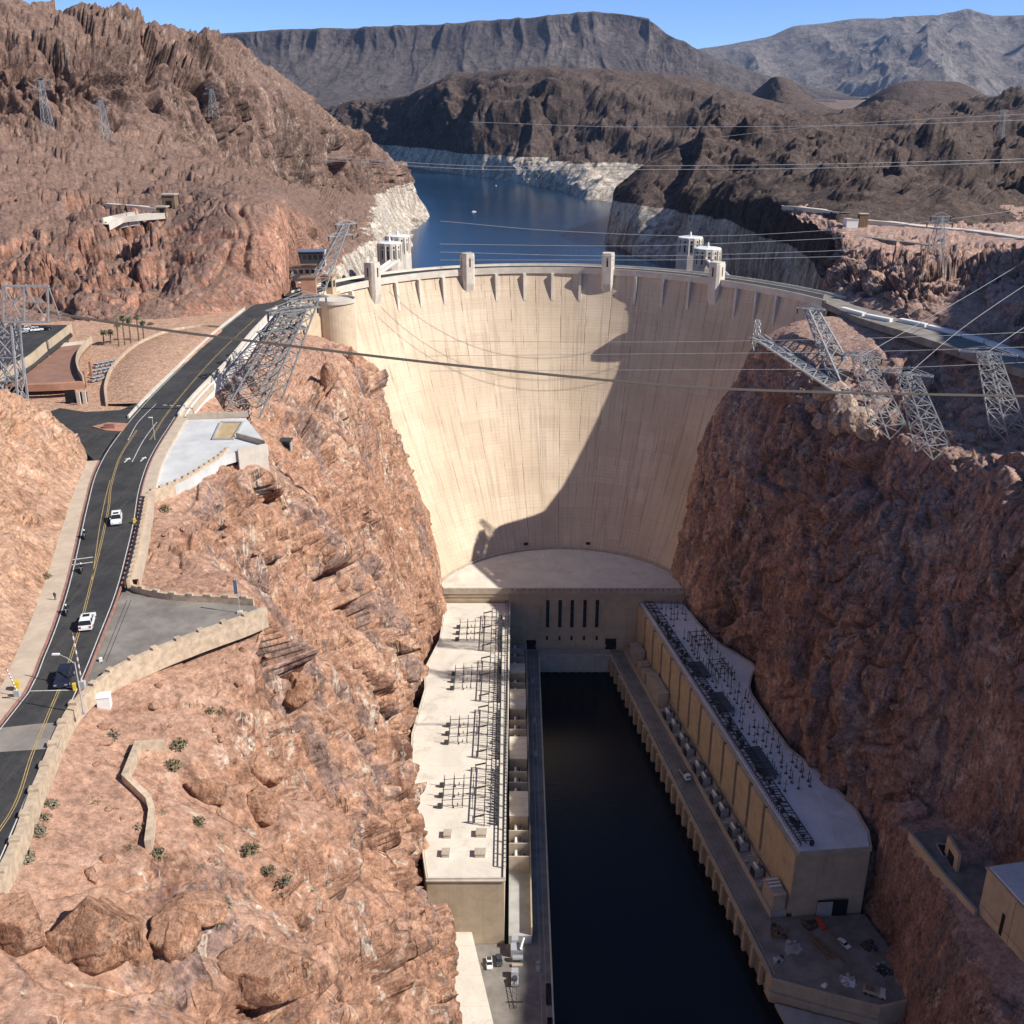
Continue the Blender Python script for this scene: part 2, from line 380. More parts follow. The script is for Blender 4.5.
M['rock_near'] = rock_mat('orange_sandy_rock', (0.32, 0.18, 0.115), (0.48, 0.285, 0.185), (0.61, 0.4, 0.28), (0.52, 0.325, 0.225), varnish=(0.27, 0.16, 0.115), scale=1.4, vein=0.3, var=0.6)
M['rock_far'] = rock_mat('brown_hill_rock', (0.075, 0.055, 0.046), (0.14, 0.098, 0.08), (0.22, 0.155, 0.125), (0.18, 0.13, 0.105), varnish=(0.05, 0.04, 0.037), scale=0.4, white_ring=(130, 174), vein=0)
M['rock_leftfar'] = rock_mat('brown_cliff_rock', (0.085, 0.056, 0.045), (0.19, 0.122, 0.095), (0.31, 0.205, 0.157), (0.24, 0.158, 0.124), varnish=(0.055, 0.04, 0.036), scale=0.6, white_ring=(130, 173), vein=0.3, zone=(1, 640, 940, (1.85, 1.52, 1.36)), soil_lo=.6, soil_hi=.8)
M['rock_dark'] = rock_mat('dark_basalt_hill_rock', (0.038, 0.03, 0.028), (0.075, 0.055, 0.047), (0.13, 0.095, 0.08), (0.125, 0.092, 0.078), varnish=(0.036, 0.03, 0.029), scale=0.28, white_ring=(130, 172), vein=0)
M['rock_mesa'] = rock_mat('grey_brown_mesa_rock', (0.055, 0.046, 0.045), (0.095, 0.078, 0.074), (0.145, 0.12, 0.108), (0.12, 0.1, 0.09), varnish=(0.05, 0.04, 0.04), scale=0.03, vein=0, bump=0.6)
M['rock_mtn'] = rock_mat('pale_mountain_rock', (0.1, 0.086, 0.08), (0.17, 0.147, 0.133), (0.28, 0.246, 0.222), (0.21, 0.183, 0.165), varnish=(0.08, 0.07, 0.067), scale=0.02, vein=0, bump=0.6)
M['desert'] = rock_mat('desert_ground', (0.12, 0.09, 0.075), (0.2, 0.145, 0.115), (0.3, 0.23, 0.185), (0.24, 0.175, 0.14), scale=0.06, vein=0)
M['pavement_tan'] = plain('tan_pavement', (0.52, 0.42, 0.32), 0.9, 0.12, 0.3, 0.1, dirt=(0.4, 0.31, 0.23))
def asphalt_mat():
    t = NT('asphalt'); col = t.mix(t.rng(t.noise(0.12, 8, 0.7, 0.4), 0.35, 0.65), (0.036, 0.036, 0.039), (0.062, 0.06, 0.058))
    col = t.mix(t.rng(t.noise(1, 5, 0.6, 0.2, t.mapping((0.9, 0.03, 1))), 0.5, 0.7, 0, 0.55), col, (0.085, 0.08, 0.075))
    ck = t.math('ABSOLUTE', t.math('SUBTRACT', t.noise(0.16, 6, 0.6, 0.6), 0.5)); col = t.mix(t.rng(ck, 0.006, 0.002, 0, 0.7), col, (0.018, 0.018, 0.018))
    return t.done(col, 0.9, t.bump(t.noise(3, 5, 0.7), 0.25, 0.05), spec=0.25)
M['asphalt'] = asphalt_mat()
M['asphalt_old'] = plain('worn_grey_asphalt', (0.23, 0.205, 0.18), 0.9, 0.25, 0.18, 0.3, dirt=(0.12, 0.108, 0.098))
M['concrete'] = plain('concrete', (0.46, 0.39, 0.31), 0.85, 0.14, 0.3, 0.15, streak=0.25)
M['concrete_pale'] = plain('pale_concrete', (0.62, 0.56, 0.48), 0.85, 0.12, 0.2, 0.1, dirt=(0.46, 0.4, 0.33))
M['concrete_grey'] = plain('grey_concrete', (0.4, 0.39, 0.37), 0.9, 0.15, 0.15, 0.1, dirt=(0.27, 0.26, 0.25))
M['concrete_wall'] = plain('tan_concrete_wall', (0.5, 0.4, 0.28), 0.85, 0.12, 0.2, 0.1, streak=0.35, dirt=(0.3, 0.22, 0.15))
M['stone'] = plain('cream_stone_wall', (0.5, 0.39, 0.28), 0.9, 0.22, 0.9, 0.4)
def roof_mat(name, c, dirt, step):
    t = NT(name); x = t.node('ShaderNodeSeparateXYZ'); t.L(t.tc.outputs['Object'], x.inputs[0])
    col = t.mix(t.rng(t.noise(0.09, 8, 0.7, 0.5), 0.35, 0.65), tuple(v*0.86 for v in c), c)
    col = t.mix(t.rng(t.noise(0.06, 9, 0.75, 1.0), 0.5, 0.66, 0, 0.65), col, dirt)
    fr = t.math('ABSOLUTE', t.math('SUBTRACT', t.math('FRACT', t.math('DIVIDE', x.outputs[1], step)), 0.5)); col = t.mix(t.rng(fr, 0.48, 0.495, 0, 0.35), col, dirt)
    col = t.mix(t.rng(t.noise(0.9, 6, 0.7), 0.55, 0.72, 0, 0.4), col, tuple(v*0.7 for v in dirt))
    return t.done(col, 0.85, None, spec=0.2)
M['roof_white'] = roof_mat('white_roof_membrane', (0.74, 0.68, 0.58), (0.5, 0.43, 0.35), 12)
M['roof_grey'] = roof_mat('grey_roof_membrane', (0.78, 0.78, 0.8), (0.52, 0.52, 0.55), 12)
M['concrete_dam'] = plain('dam_side_concrete', (0.6, 0.485, 0.345), 0.88, 0.1, 0.25, 0.1, streak=0.4, dirt=(0.44, 0.34, 0.24))
M['sand'] = plain('yellow_sand', (0.46, 0.34, 0.19), 0.95, 0.15, 0.5)
M['concrete_grey_light'] = plain('bleached_grey_concrete', (0.56, 0.56, 0.55), 0.9, 0.12, 0.12, 0.1, dirt=(0.4, 0.4, 0.39))
M['steel'] = plain('galvanized_steel', (0.42, 0.43, 0.44), 0.5, 0.15, 2.0, 0, 0.35)
M['steel_dark2'] = plain('weathered_steel', (0.3, 0.295, 0.285), 0.6, 0.25, 2.0, 0, 0.3)
M['post_grey'] = plain('grey_porcelain', (0.13, 0.135, 0.15), 0.6, 0.2, 2.0)
M['steel_dark'] = plain('dark_steel', (0.07, 0.07, 0.075), 0.55, 0.2, 2.0, 0, 0.3)
M['dark'] = plain('dark_opening', (0.012, 0.012, 0.014), 0.6)
M['glass'] = plain('window_glass', (0.02, 0.025, 0.03), 0.12, spec=0.5)
M['white'] = plain('white_paint', (0.8, 0.8, 0.78), 0.4, 0.04, 1.0)
M['marking_white'] = plain('white_road_paint', (0.62, 0.61, 0.58), 0.8, 0.2, 0.8)
M['marking_yellow'] = plain('yellow_road_paint', (0.42, 0.3, 0.12), 0.8, 0.2, 0.8)
M['curb_red'] = plain('faded_red_kerb_paint', (0.33, 0.17, 0.14), 0.85, 0.25, 0.8)
M['black'] = plain('black_paint', (0.012, 0.012, 0.014), 0.25, spec=0.5)
M['tyre'] = plain('rubber', (0.02, 0.02, 0.02), 0.9)
M['navy'] = plain('dark_blue_paint', (0.02, 0.022, 0.04), 0.3, spec=0.5)
M['silver'] = plain('silver_paint', (0.5, 0.51, 0.53), 0.35, 0.05, 1.0, metal=0.3)
M['red'] = plain('red_paint', (0.5, 0.06, 0.03), 0.5)
M['yellow'] = plain('yellow_paint', (0.7, 0.5, 0.05), 0.5)
M['wood'] = plain('weathered_timber', (0.2, 0.13, 0.08), 0.9, 0.3, 1.0)
M['lamp_grey'] = plain('pole_grey', (0.45, 0.45, 0.44), 0.5)
M['brick_red'] = plain('reddish_concrete', (0.4, 0.21, 0.14), 0.9, 0.15, 0.3, 0.1, dirt=(0.3, 0.16, 0.11))
M['paving_red'] = plain('reddish_brown_paving', (0.27, 0.15, 0.11), 0.9, 0.15, 0.2, dirt=(0.2, 0.11, 0.085))
M['skin'] = plain('skin', (0.5, 0.3, 0.2), 0.6)
M['blue_roof'] = plain('blue_grey_roof', (0.12, 0.17, 0.25), 0.6)
M['shrub'] = plain('olive_leaves', (0.17, 0.15, 0.085), 0.9, 0.4, 1.5)
M['shrub_pale'] = plain('pale_sage_leaves', (0.22, 0.2, 0.14), 0.9, 0.3, 1.5)
M['palm'] = plain('dark_green_fronds', (0.06, 0.085, 0.035), 0.8, 0.4, 1.5)
M['bark'] = plain('bark', (0.2, 0.14, 0.09), 0.95, 0.3, 1.5)
M['cable'] = plain('cable_metal', (0.36, 0.36, 0.37), 0.5, 0.1, 1, metal=0.3)
M['cable_dark'] = plain('weathered_rope_metal', (0.11, 0.09, 0.075), 0.7, 0.1, 1)
def water_mat(name, c, rough, scale, strength, dist=0.3, spec=0.5):
    t = NT(name)
    n = t.noise(scale, 6, 0.6, 0.3, t.mapping((1, 2.2, 1))); n2 = t.noise(scale*0.08, 4, 0.6)
    b = t.bump(n, strength, dist)
    col = t.mix(t.rng(n2, 0.35, 0.65), tuple(x*0.85 for x in c), tuple(x*1.2 for x in c))
    return t.done(col, rough, b, spec=spec)
M['lake'] = water_mat('lake_water', (0.006, 0.028, 0.062), 0.2, 0.12, 0.3, 0.3, 0.28)
M['river'] = water_mat('river_water', (0.0012, 0.0025, 0.006), 0.2, 0.25, 0.2, 0.3, 0.22)
def dam_mat():
    t = NT('dam_concrete'); uv = t.node('ShaderNodeUVMap').outputs[0]
    x = t.node('ShaderNodeSeparateXYZ'); t.L(uv, x.inputs[0]); u, v = x.outputs[0], x.outputs[1]
    base = t.mix(t.rng(t.noise(0.03, 6, 0.6, 0, uv), 0.3, 0.7), (0.57, 0.447, 0.322), (0.68, 0.552, 0.41))
    cx = t.node('ShaderNodeCombineXYZ'); t.L(t.math('FLOOR', t.math('DIVIDE', u, 15.2)), cx.inputs[0]); t.L(t.math('FLOOR', t.math('DIVIDE', v, 6.08)), cx.inputs[1])
    wn = t.node('ShaderNodeTexWhiteNoise'); t.L(cx.outputs[0], wn.inputs['Vector']); base = t.mix(t.math('MULTIPLY', t.math('POWER', wn.outputs['Value'], 2.0), 0.32), base, (0.44, 0.33, 0.235))      # each pour a slightly different tone
    m1 = t.mapping((0.42, 0.018, 1), uv); st = t.noise(1, 7, 0.66, 0.15, m1)
    base = t.mix(t.rng(st, 0.48, 0.68, 0, 0.7), base, (0.37, 0.285, 0.21))
    m2 = t.mapping((0.05, 0.6, 1), uv); hz = t.noise(1, 6, 0.6, 0, m2)
    base = t.mix(t.rng(hz, 0.5, 0.75, 0, 0.3), base, (0.42, 0.335, 0.25))
    def lines(c, per, w):
        fr = t.math('FRACT', t.math('DIVIDE', c, per)); d = t.math('ABSOLUTE', t.math('SUBTRACT', fr, 0.5)); return t.rng(d, 0.5-w/per, 0.5-0.3*w/per)
    wob = t.math('ADD', u, t.math('MULTIPLY', t.math('SUBTRACT', t.noise(0.1, 3, 0.5, 0, uv), 0.5), 0.6))
    l1 = lines(wob, 15.2, 0.42); l2 = lines(v, 1.52, 0.25); l3 = lines(v, 15.2, 0.45)
    gap = t.rng(t.noise(0.07, 5, 0.7, 0, uv), 0.42, 0.62)
    base = t.mix(t.math('MULTIPLY', l1, t.math('MULTIPLY', gap, 0.8)), base, (0.22, 0.16, 0.115))
    base = t.mix(t.math('MULTIPLY', l2, t.math('MULTIPLY', t.rng(t.noise(0.08, 5, 0.7, 0, uv), 0.35, 0.7), 0.24)), base, (0.33, 0.25, 0.18))
    base = t.mix(t.math('MULTIPLY', l3, 0.07), base, (0.30, 0.22, 0.16))
    pn = t.noise(1, 3, 0.5, 0, t.mapping((0.7, 0.045, 1), uv)); gate = t.noise(0.05, 3, 0.5, 0, uv)
    base = t.mix(t.math('MULTIPLY', t.rng(pn, 0.62, 0.7), t.rng(gate, 0.44, 0.56, 0, 0.45)), base, (0.2, 0.15, 0.115))   # old seep stains
    b = t.bump(t.math('ADD', t.math('MULTIPLY', l1, -1), t.math('MULTIPLY', l2, -0.3)), 0.35, 0.25)
    b = t.bump(t.noise(1.2, 8, 0.7), 0.15, 0.2, b)
    return t.done(base, 0.88, b, spec=0.2)
M['dam'] = dam_mat()
# ================================================================ terrain
# canyon side left of the river: sections across the slope, road edge -> rim -> river bed, (x, z) at each station y
def sections(st): return [[(x, y, z) for x, z in row] for y, row in st]
L1 = sections([
 (40,  [(-57, 178), (-46, 169), (-34, 161), (-18, 140), (-5, 110), (-5, 75), (-8, 40), (-8, -10)]),
 (100, [(-60.5, 178.6), (-50, 171), (-38, 162), (-24, 148), (-11, 115), (-9, 75), (-10, 40), (-10, -10)]),
 (130, [(-64.5, 178.6), (-54, 171), (-43, 163), (-31, 148), (-17, 118), (-12, 80), (-11, 42), (-11, -10)]),
 (150, [(-67.5, 178.6), (-58, 174.5), (-48, 169.5), (-37, 152), (-22, 118), (-15, 80), (-12.5, 42), (-12, -10)]),
 (172, [(-71.0, 178.5), (-60, 175.5), (-47, 174), (-42, 158), (-29, 115), (-20, 80), (-13, 42), (-13, -10)]),
 (188, [(-74.0, 178.8), (-64, 176.5), (-52, 172), (-46, 158), (-31, 115), (-22, 80), (-14, 44), (-14, -10)]),
 (212, [(-79.5, 179.2), (-71, 175), (-62, 167), (-52, 151), (-35, 115), (-25, 80), (-16, 42), (-16, -10)]),
 (235, [(-86.5, 179), (-79, 175), (-70, 167), (-59, 151), (-41, 115), (-30, 78), (-19, 38), (-18, -10)]),
 (252, [(-91, 179), (-80, 178), (-71, 169), (-63, 151), (-45, 115), (-33, 78), (-24, 37), (-23, -10)]),
 (275, [(-94, 178.5), (-82, 176.5), (-72, 170), (-66, 152), (-48, 115), (-36.5, 78), (-29.5, 36), (-29, -10)]),
 (298, [(-97, 178.5), (-87, 172), (-78, 165), (-69, 152), (-52, 115), (-42, 78), (-36.2, 36), (-36, -10)]),
 (325, [(-99, 178.5), (-88, 169), (-78, 162), (-70, 152), (-55, 115), (-45, 78), (-40.2, 36), (-40, -10)]),
 (348, [(-101, 178.5), (-90, 168), (-80, 161), (-71, 153), (-56, 115), (-46, 78), (-41.2, 36), (-41, -10)]),
 (378, [(-103.5, 178.5), (-92, 166), (-83, 160), (-74, 154), (-58, 115), (-45.5, 76), (-38.6, 36), (-38, -10)]),
 (395, [(-104.5, 178.5), (-92, 166), (-83, 160), (-74, 153), (-59, 115), (-47, 76), (-40, 36), (-40, -10)]),
 (425, [(-106, 178.5), (-94, 167), (-83, 163), (-73, 158), (-58, 118), (-45.5, 76), (-35.2, 36), (-35, -10)]),
 (455, [(-108.5, 178), (-97, 169), (-85, 168), (-74, 161), (-56, 122), (-43, 74), (-34.4, 36), (-34, -10)]),
 (476, [(-110.5, 177), (-100, 168), (-87, 166), (-75, 160), (-55, 122), (-42, 72), (-36.5, 42), (-36, -10)]),
 (510, [(-118, 172), (-107, 165), (-95, 160), (-86, 150), (-68, 115), (-55, 70), (-48, 42), (-48, -10)]),
 (560, [(-150, 165), (-130, 158), (-112, 150), (-100, 140), (-82, 110), (-70, 70), (-60, 40), (-60, -10)]),
])
L1 = np.array(L1)
L1[:, 0, 0] -= 5; L1[:, 0, 2] = np.minimum(L1[:, 0, 2], 178.2)
L1[3:6, 0, 2] = 177.0; L1[4:10, 3:6, 0] -= 4.5; L1[6:10, 6, 0] -= 2.0; L1[3:6, 2, 2] += 1.0
def disp_left(P, N):
    big = rock(26, 5.0, 1.0, 0.45, 3, fine=1, lean=0.25, fiss=0.9)(P, N); return big
ampL1 = np.ones(L1.shape[:2])*np.array([0.0, 0.3, 0.5, 0.8, 1.0, 0.9, 0.5, 0.45])
ampL1[0:5, 1] = 0.1; ampL1[0:5, 2] = 0.22; ampL1[4:6, 1:3] = 0.08; ampL1[7:10, 1] = 0.1; ampL1[15:] *= 0.6; ampL1[15:18, 2:4] *= 1.5
loft('terrain', L1, M['rock_left'], ampL1, disp_left, px=1.25, maxn=1100)
# knoll left of the road
L2 = np.array(sections([
 (30,  [(-79, 180), (-88, 190), (-104, 206), (-130, 222), (-190, 240), (-300, 250)]),
 (100, [(-81, 180), (-90, 189), (-106, 204), (-130, 220), (-190, 238), (-300, 250)]),
 (136, [(-82.0, 180), (-92, 187), (-106, 201), (-128, 216), (-190, 232), (-300, 250)]),
 (175, [(-90.2, 180), (-99, 187), (-110, 198), (-128, 209), (-185, 222), (-300, 240)]),
 (205, [(-98.6, 180), (-106, 187), (-114, 196), (-128, 205), (-180, 214), (-300, 235)]),
 (235, [(-107, 180), (-113, 186), (-119, 194), (-128, 201), (-170, 208), (-300, 230)]),
 (258, [(-113, 180), (-116, 184), (-120, 189), (-128, 197), (-165, 203), (-300, 226)]),
 (278, [(-123, 179.5), (-125, 182), (-128, 185), (-134, 189), (-165, 196), (-300, 222)]),
 (290, [(-132, 178), (-135, 178), (-138, 178), (-145, 178), (-175, 178), (-300, 215)]),
]))
loft('terrain', L2, M['rock_near'], np.ones(L2.shape[:2])*np.array([0, 0.8, 1, 1, 1, 1.0]), rock(15, 2.4, 0.5, 0.6, 21, fiss=0.3), px=1.3)
# flat bench with the garage and parking, between knoll and hill
B = MB(); B.sheet([(-103, 270, 178.3), (-103, 330, 178.3), (-107, 400, 178.3), (-108, 470, 178.3), (-112, 540, 178.2)], [(-330, 270, 178.3), (-330, 330, 178.3), (-330, 400, 178.3), (-330, 470, 178.3), (-330, 540, 178.2)])
struct(B, 'terrain', M['rock_near'])
# great hill on the left, rows from foot to crest
def PX(cols): return np.swapaxes(np.array([[p if len(p) == 4 else Y(*p) for p in c] for c in [[(q[0:3] if not isinstance(q, str) else q) for q in col] for col in cols]]), 0, 1)
def W(x, y, z):   # world point written as pixel triple
    v = proj_np(np.array([[x, y, z]], float))[0]; return (v[0], v[1], y)
L3 = PX([
 [(-260, 350, 420), (-260, 300, 450), (-260, 230, 490), (-260, 170, 540), (-260, 100, 620), (-260, 40, 700), (-260, -60, 800), W(-700, 1000, 250)],
 [(-110, 330, 440), (-110, 280, 470), (-110, 215, 520), (-110, 165, 580), (-110, 100, 680), (-110, 45, 750), (-110, -30, 840), W(-600, 1050, 250)],
 [(0, 318, 455), (0, 262, 495), (0, 207, 560), (0, 168, 640), (0, 110, 740), (0, 55, 800), (0, -6, 870), W(-520, 1100, 240)],
 [(80, 318, 455), (80, 262, 500), (85, 215, 570), (80, 180, 650), (80, 115, 770), (80, 58, 830), (80, 14, 900), W(-460, 1150, 230)],
 [(160, 312, 462), (160, 262, 500), (165, 215, 560), (165, 185, 660), (165, 132, 820), (165, 70, 890), (160, 23, 960), W(-420, 1200, 220)],
 [(230, 303, 482), (228, 250, 505), (225, 195, 548), (232, 183, 690), (235, 160, 870), (235, 78, 950), (235, 44, 1020), W(-390, 1250, 210)],
 [(283, 292, 510), (286, 250, 525), (278, 205, 552), (288, 198, 720), (292, 182, 960), (300, 110, 1050), (290, 87, 1100), W(-360, 1300, 200)],
 [(300, 278, 560), (312, 240, 640), (315, 220, 720), (318, 205, 860), (325, 190, 1030), (330, 132, 1130), (325, 112, 1160), W(-330, 1350, 190)],
 [W(-100, 640, 120), (345, 245, 720), (342, 228, 800), (342, 210, 920), (345, 195, 1080), (352, 147, 1200), (352, 130, 1230), W(-300, 1400, 180)],
 [W(-92, 800, 120), (383, 240, 860), (378, 222, 960), (378, 207, 1090), (378, 193, 1200), (380, 160, 1290), (382, 148, 1330), W(-270, 1450, 170)],
 [W(-100, 960, 120), (404, 236, 1080), (396, 222, 1170), (396, 206, 1290), (400, 190, 1350), (400, 177, 1380), (402, 170, 1400), W(-240, 1500, 160)],
 [W(-108, 1230, 120), (414, 232, 1225), (412, 222, 1310), (416, 210, 1390), (416, 195, 1410), (412, 186, 1420), (410, 180, 1430), W(-220, 1530, 130)],
 [W(-104, 1330, 118), (430, 219, 1390), (429, 214, 1415), (425, 206, 1428), (420, 199, 1435), (416, 192, 1440), (413, 188, 1445), W(-200, 1550, 118)],
 [W(-130, 1460, 100), W(-132, 1470, 100), W(-134, 1480, 100), W(-136, 1490, 100), W(-138, 1500, 100), W(-140, 1510, 100), W(-142, 1520, 100), W(-190, 1600, 100)],
])
_f = L3[0].copy(); _f[:, 1] -= 7; _f[:, 2] = np.where(_f[:, 2] > 165, 175.5, _f[:, 2]-12); L3 = np.concatenate([_f[None], L3])
_c = np.array((0, 0, H)); _k = (L3[5, :, 1]+0.45*(L3[6, :, 1]-L3[5, :, 1]))/L3[6, :, 1]; L3[6] = _c+(L3[6]-_c)*_k[:, None]      # steep cliff band
def disp_hill(P, N): return rock(40, 11, 0.85, 0.34, 41, fiss=1.1)(P, N)
ampL3 = np.ones(L3.shape[:2])*np.array([0.03, 0.12, 0.45, 0.3, 0.18, 0.4, 1.0, 0.4, 0.3])[:, None]
ampL3[:, 6] *= 0.7; ampL3[0:3, 8:] = 0.25; ampL3[3:, 9:] *= 0.7; ampL3[:, -2:] *= 0.35
loft('hill', L3, M['rock_leftfar'], ampL3, disp_hill, px=1.15, maxn=900)
# canyon side on the right, below the road
R1 = np.array(sections([
 (60,  [(300, 178), (250, 174), (200, 160), (170, 140), (156, 100), (140, 64), (122, 34), (114, -10)]),
 (130, [(290, 178), (236, 172), (190, 158), (166, 138), (152, 100), (140, 64), (122, 34), (114, -10)]),
 (185,  [(270, 178), (230, 172), (192, 158), (176, 140), (160, 100), (150, 58), (130, 36), (115, -10)]),
 (215,  [(258, 178), (220, 172), (186, 160), (172, 144), (158, 104), (150, 56), (129, 44), (115, -10)]),
 (243,  [(246, 178), (209, 173), (178, 165), (166, 150), (156, 108), (149, 51.5), (131, 48), (120, -10)]),
 (272,  [(235, 178), (201, 173), (167, 167), (158, 156), (149, 110), (143, 51.5), (127, 47.5), (123, -10)]),
 (298, [(222, 178), (192, 172), (160, 166), (150, 150), (138, 114), (127, 74), (121.5, 36), (121, -10)]),
 (335, [(208, 178), (182, 164), (153, 156), (142, 146), (126, 112), (114.5, 74), (109.3, 36), (109, -10)]),
 (362, [(196, 178), (173, 160), (146, 150), (136, 142), (120, 112), (109, 76), (104, 36), (104, -10)]),
 (380, [(190, 178), (168, 160), (141, 149), (132, 142), (118, 112), (109, 76), (103, 36), (103, -10)]),
 (398, [(185, 178), (164, 162), (137, 151), (128, 145), (117, 112), (111, 76), (108, 36), (108, -10)]),
 (415, [(180, 178), (159, 165), (134, 155), (124, 149), (112, 115), (103.5, 78), (98.5, 36), (98, -10)]),
 (448, [(169.5, 178), (148, 168), (126, 160), (115, 154), (102, 118), (94, 80), (90, 36), (90, -10)]),
 (474, [(163, 178), (140, 171), (122, 164), (110, 157), (94, 119), (86, 82), (82, 46), (80, -10)]),
 (492, [(160, 177), (146, 168), (130, 160), (120, 150), (104, 115), (94, 82), (88, 46), (84, -10)]),
 (530, [(175, 172), (160, 160), (145, 150), (135, 140), (120, 110), (110, 80), (104, 46), (98, -10)]),
]))
_m = (R1[:, 0, 1] > 355) & (R1[:, 0, 1] < 478)
for _c, _d in ((1, 5), (2, 6), (3, 2)): R1[_m, _c, 2] += _d
ampR1 = np.ones(R1.shape[:2])*np.array([0.0, 0.35, 0.6, 0.8, 1.0, 0.9, 0.45, 0.4])
ampR1[12:] *= 0.5; ampR1[2:6, 5] = 0.12; ampR1[2:6, 6] = 0.18
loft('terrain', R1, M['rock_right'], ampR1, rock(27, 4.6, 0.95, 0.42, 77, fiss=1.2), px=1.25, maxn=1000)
# cliff and terrace above the right-hand road
R2 = PX([
 [W(158, 545, 178), W(170, 570, 185), W(185, 600, 192), W(190, 660, 198), W(200, 760, 196), W(215, 900, 196)],
 [(832, 300, 518), (838, 270, 535), (841, 244, 560), (842, 225, 640), (845, 212, 750), (860, 206, 880)],
 [(868, 309, 482), (870, 280, 508), (874, 248, 545), (878, 228, 630), (880, 211, 740), (890, 204, 880)],
 [(905, 320, 452), (905, 287, 478), (910, 252, 530), (914, 231, 615), (918, 210, 740), (925, 204, 870)],
 [(965, 338, 415), (965, 303, 445), (968, 258, 505), (972, 234, 600), (975, 210, 730), (980, 203, 860)],
 [(1030, 354, 383), (1030, 302, 425), (1032, 247, 490), (1036, 237, 580), (1040, 210, 720), (1045, 203, 850)],
 [(1180, 390, 330), (1180, 330, 370), (1180, 260, 440), (1180, 240, 540), (1180, 210, 680), (1180, 200, 800)],
 [(1500, 430, 290), (1500, 370, 330), (1500, 290, 400), (1500, 240, 500), (1500, 200, 640), (1500, 180, 760)],
])
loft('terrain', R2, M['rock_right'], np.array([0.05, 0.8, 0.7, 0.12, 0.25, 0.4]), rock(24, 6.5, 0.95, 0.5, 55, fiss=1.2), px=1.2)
# hills beyond the dam on the right
C1 = PX([
 [W(85, 1120, 100), W(88, 1130, 100), W(95, 1150, 100), W(105, 1250, 100), W(140, 1400, 100)],
 [W(101, 1062, 118), (606, 213, 1130), (618, 196, 1200), (636, 182, 1290), W(190, 1480, 120)],
 [W(106, 1010, 118), (628, 214, 1085), (640, 185, 1180), (652, 162, 1300), W(240, 1500, 150)],
 [W(136, 985, 118), (660, 213, 1060), (680, 182, 1170), (690, 141, 1330), W(290, 1550, 170)],
 [W(172, 960, 118), (690, 212, 1030), (712, 180, 1150), (722, 127, 1370), W(340, 1600, 190)],
 [W(190, 900, 118), (722, 212, 980), (752, 178, 1130), (765, 122, 1400), W(400, 1650, 200)],
 [W(196, 820, 118), (758, 212, 880), (800, 182, 1060), (820, 128, 1400), W(470, 1680, 200)],
 [W(196, 740, 118), (800, 213, 800), (852, 190, 960), (880, 124, 1400), W(560, 1700, 200)],
 [W(186, 650, 118), (828, 214, 735), (905, 191, 900), (950, 122, 1400), W(660, 1700, 200)],
 [W(172, 590, 120), (850, 214, 690), (980, 191, 900), (1030, 117, 1380), W(760, 1680, 200)],
 [W(260, 580, 150), (1050, 212, 700), (1100, 190, 880), (1150, 110, 1350), W(900, 1650, 200)],
 [W(400, 580, 190), (1300, 205, 700), (1300, 180, 860), (1350, 90, 1300), W(1100, 1600, 200)],
])
ampC = np.ones(C1.shape[:2])*np.array([0.12, 0.45, 1.0, 0.22, 0.4])[:, None]; ampC[:2, 7:10] *= 0.5; ampC[:, :4] *= 0.45; C1[:, :4, 0] += np.array([16, 16, 14, 8])[None]
loft('hill', C1, M['rock_dark'], ampC, hills(120, 27, 15, facet=0.35, up=0.6, spur=2.0, SL=230), px=1.1)
C2 = PX([
 [W(-560, 3100, 120), (300, 150, 3200), (300, 128, 3400), (300, 112, 3600), W(-700, 4000, 200)],
 [W(-350, 2700, 118), (368, 152, 2800), (366, 125, 2980), (368, 103, 3150), W(-500, 3600, 200)],
 [W(-285, 2590, 118), (400, 150, 2650), (398, 118, 2780), (405, 94, 2900), W(-350, 3500, 200)],
 [W(-140, 2350, 118), (450, 153, 2400), (448, 110, 2560), (462, 72, 2720), W(-160, 3300, 200)],
 [W(-20, 2080, 118), (505, 168, 2130), (506, 112, 2360), (540, 66, 2600), W(60, 3200, 200)],
 [W(70, 1850, 118), (556, 172, 1900), (568, 122, 2200), (590, 67, 2560), W(200, 3100, 200)],
 [W(126, 1600, 118), (604, 182, 1740), (622, 128, 2100), (640, 72, 2520), W(340, 3000, 200)],
 [W(200, 1480, 118), (650, 186, 1660), (676, 132, 2060), (690, 80, 2480), W(470, 2950, 200)],
 [W(280, 1480, 130), (700, 176, 1680), (720, 128, 2060), (728, 92, 2450), W(600, 2900, 210)],
 [W(400, 1520, 170), (760, 150, 1720), (775, 126, 2060), (800, 108, 2400), W(760, 2850, 220)],
 [W(560, 1560, 180), (860, 135, 1760), (880, 122, 2060), (900, 112, 2350), W(900, 2800, 230)],
 [W(800, 1560, 180), (1000, 130, 1760), (1020, 118, 2060), (1040, 108, 2300), W(1100, 2750, 230)],
 [W(1100, 1560, 180), (1200, 120, 1760), (1250, 108, 2060), (1280, 100, 2200), W(1500, 2700, 230)],
])
loft('hill', C2, M['rock_dark'], [0.15, 0.45, 1.0, 0.16, 0.4], hills(260, 55, 8, facet=0.3, up=0.55, spur=0.8, SL=420), px=1.1)
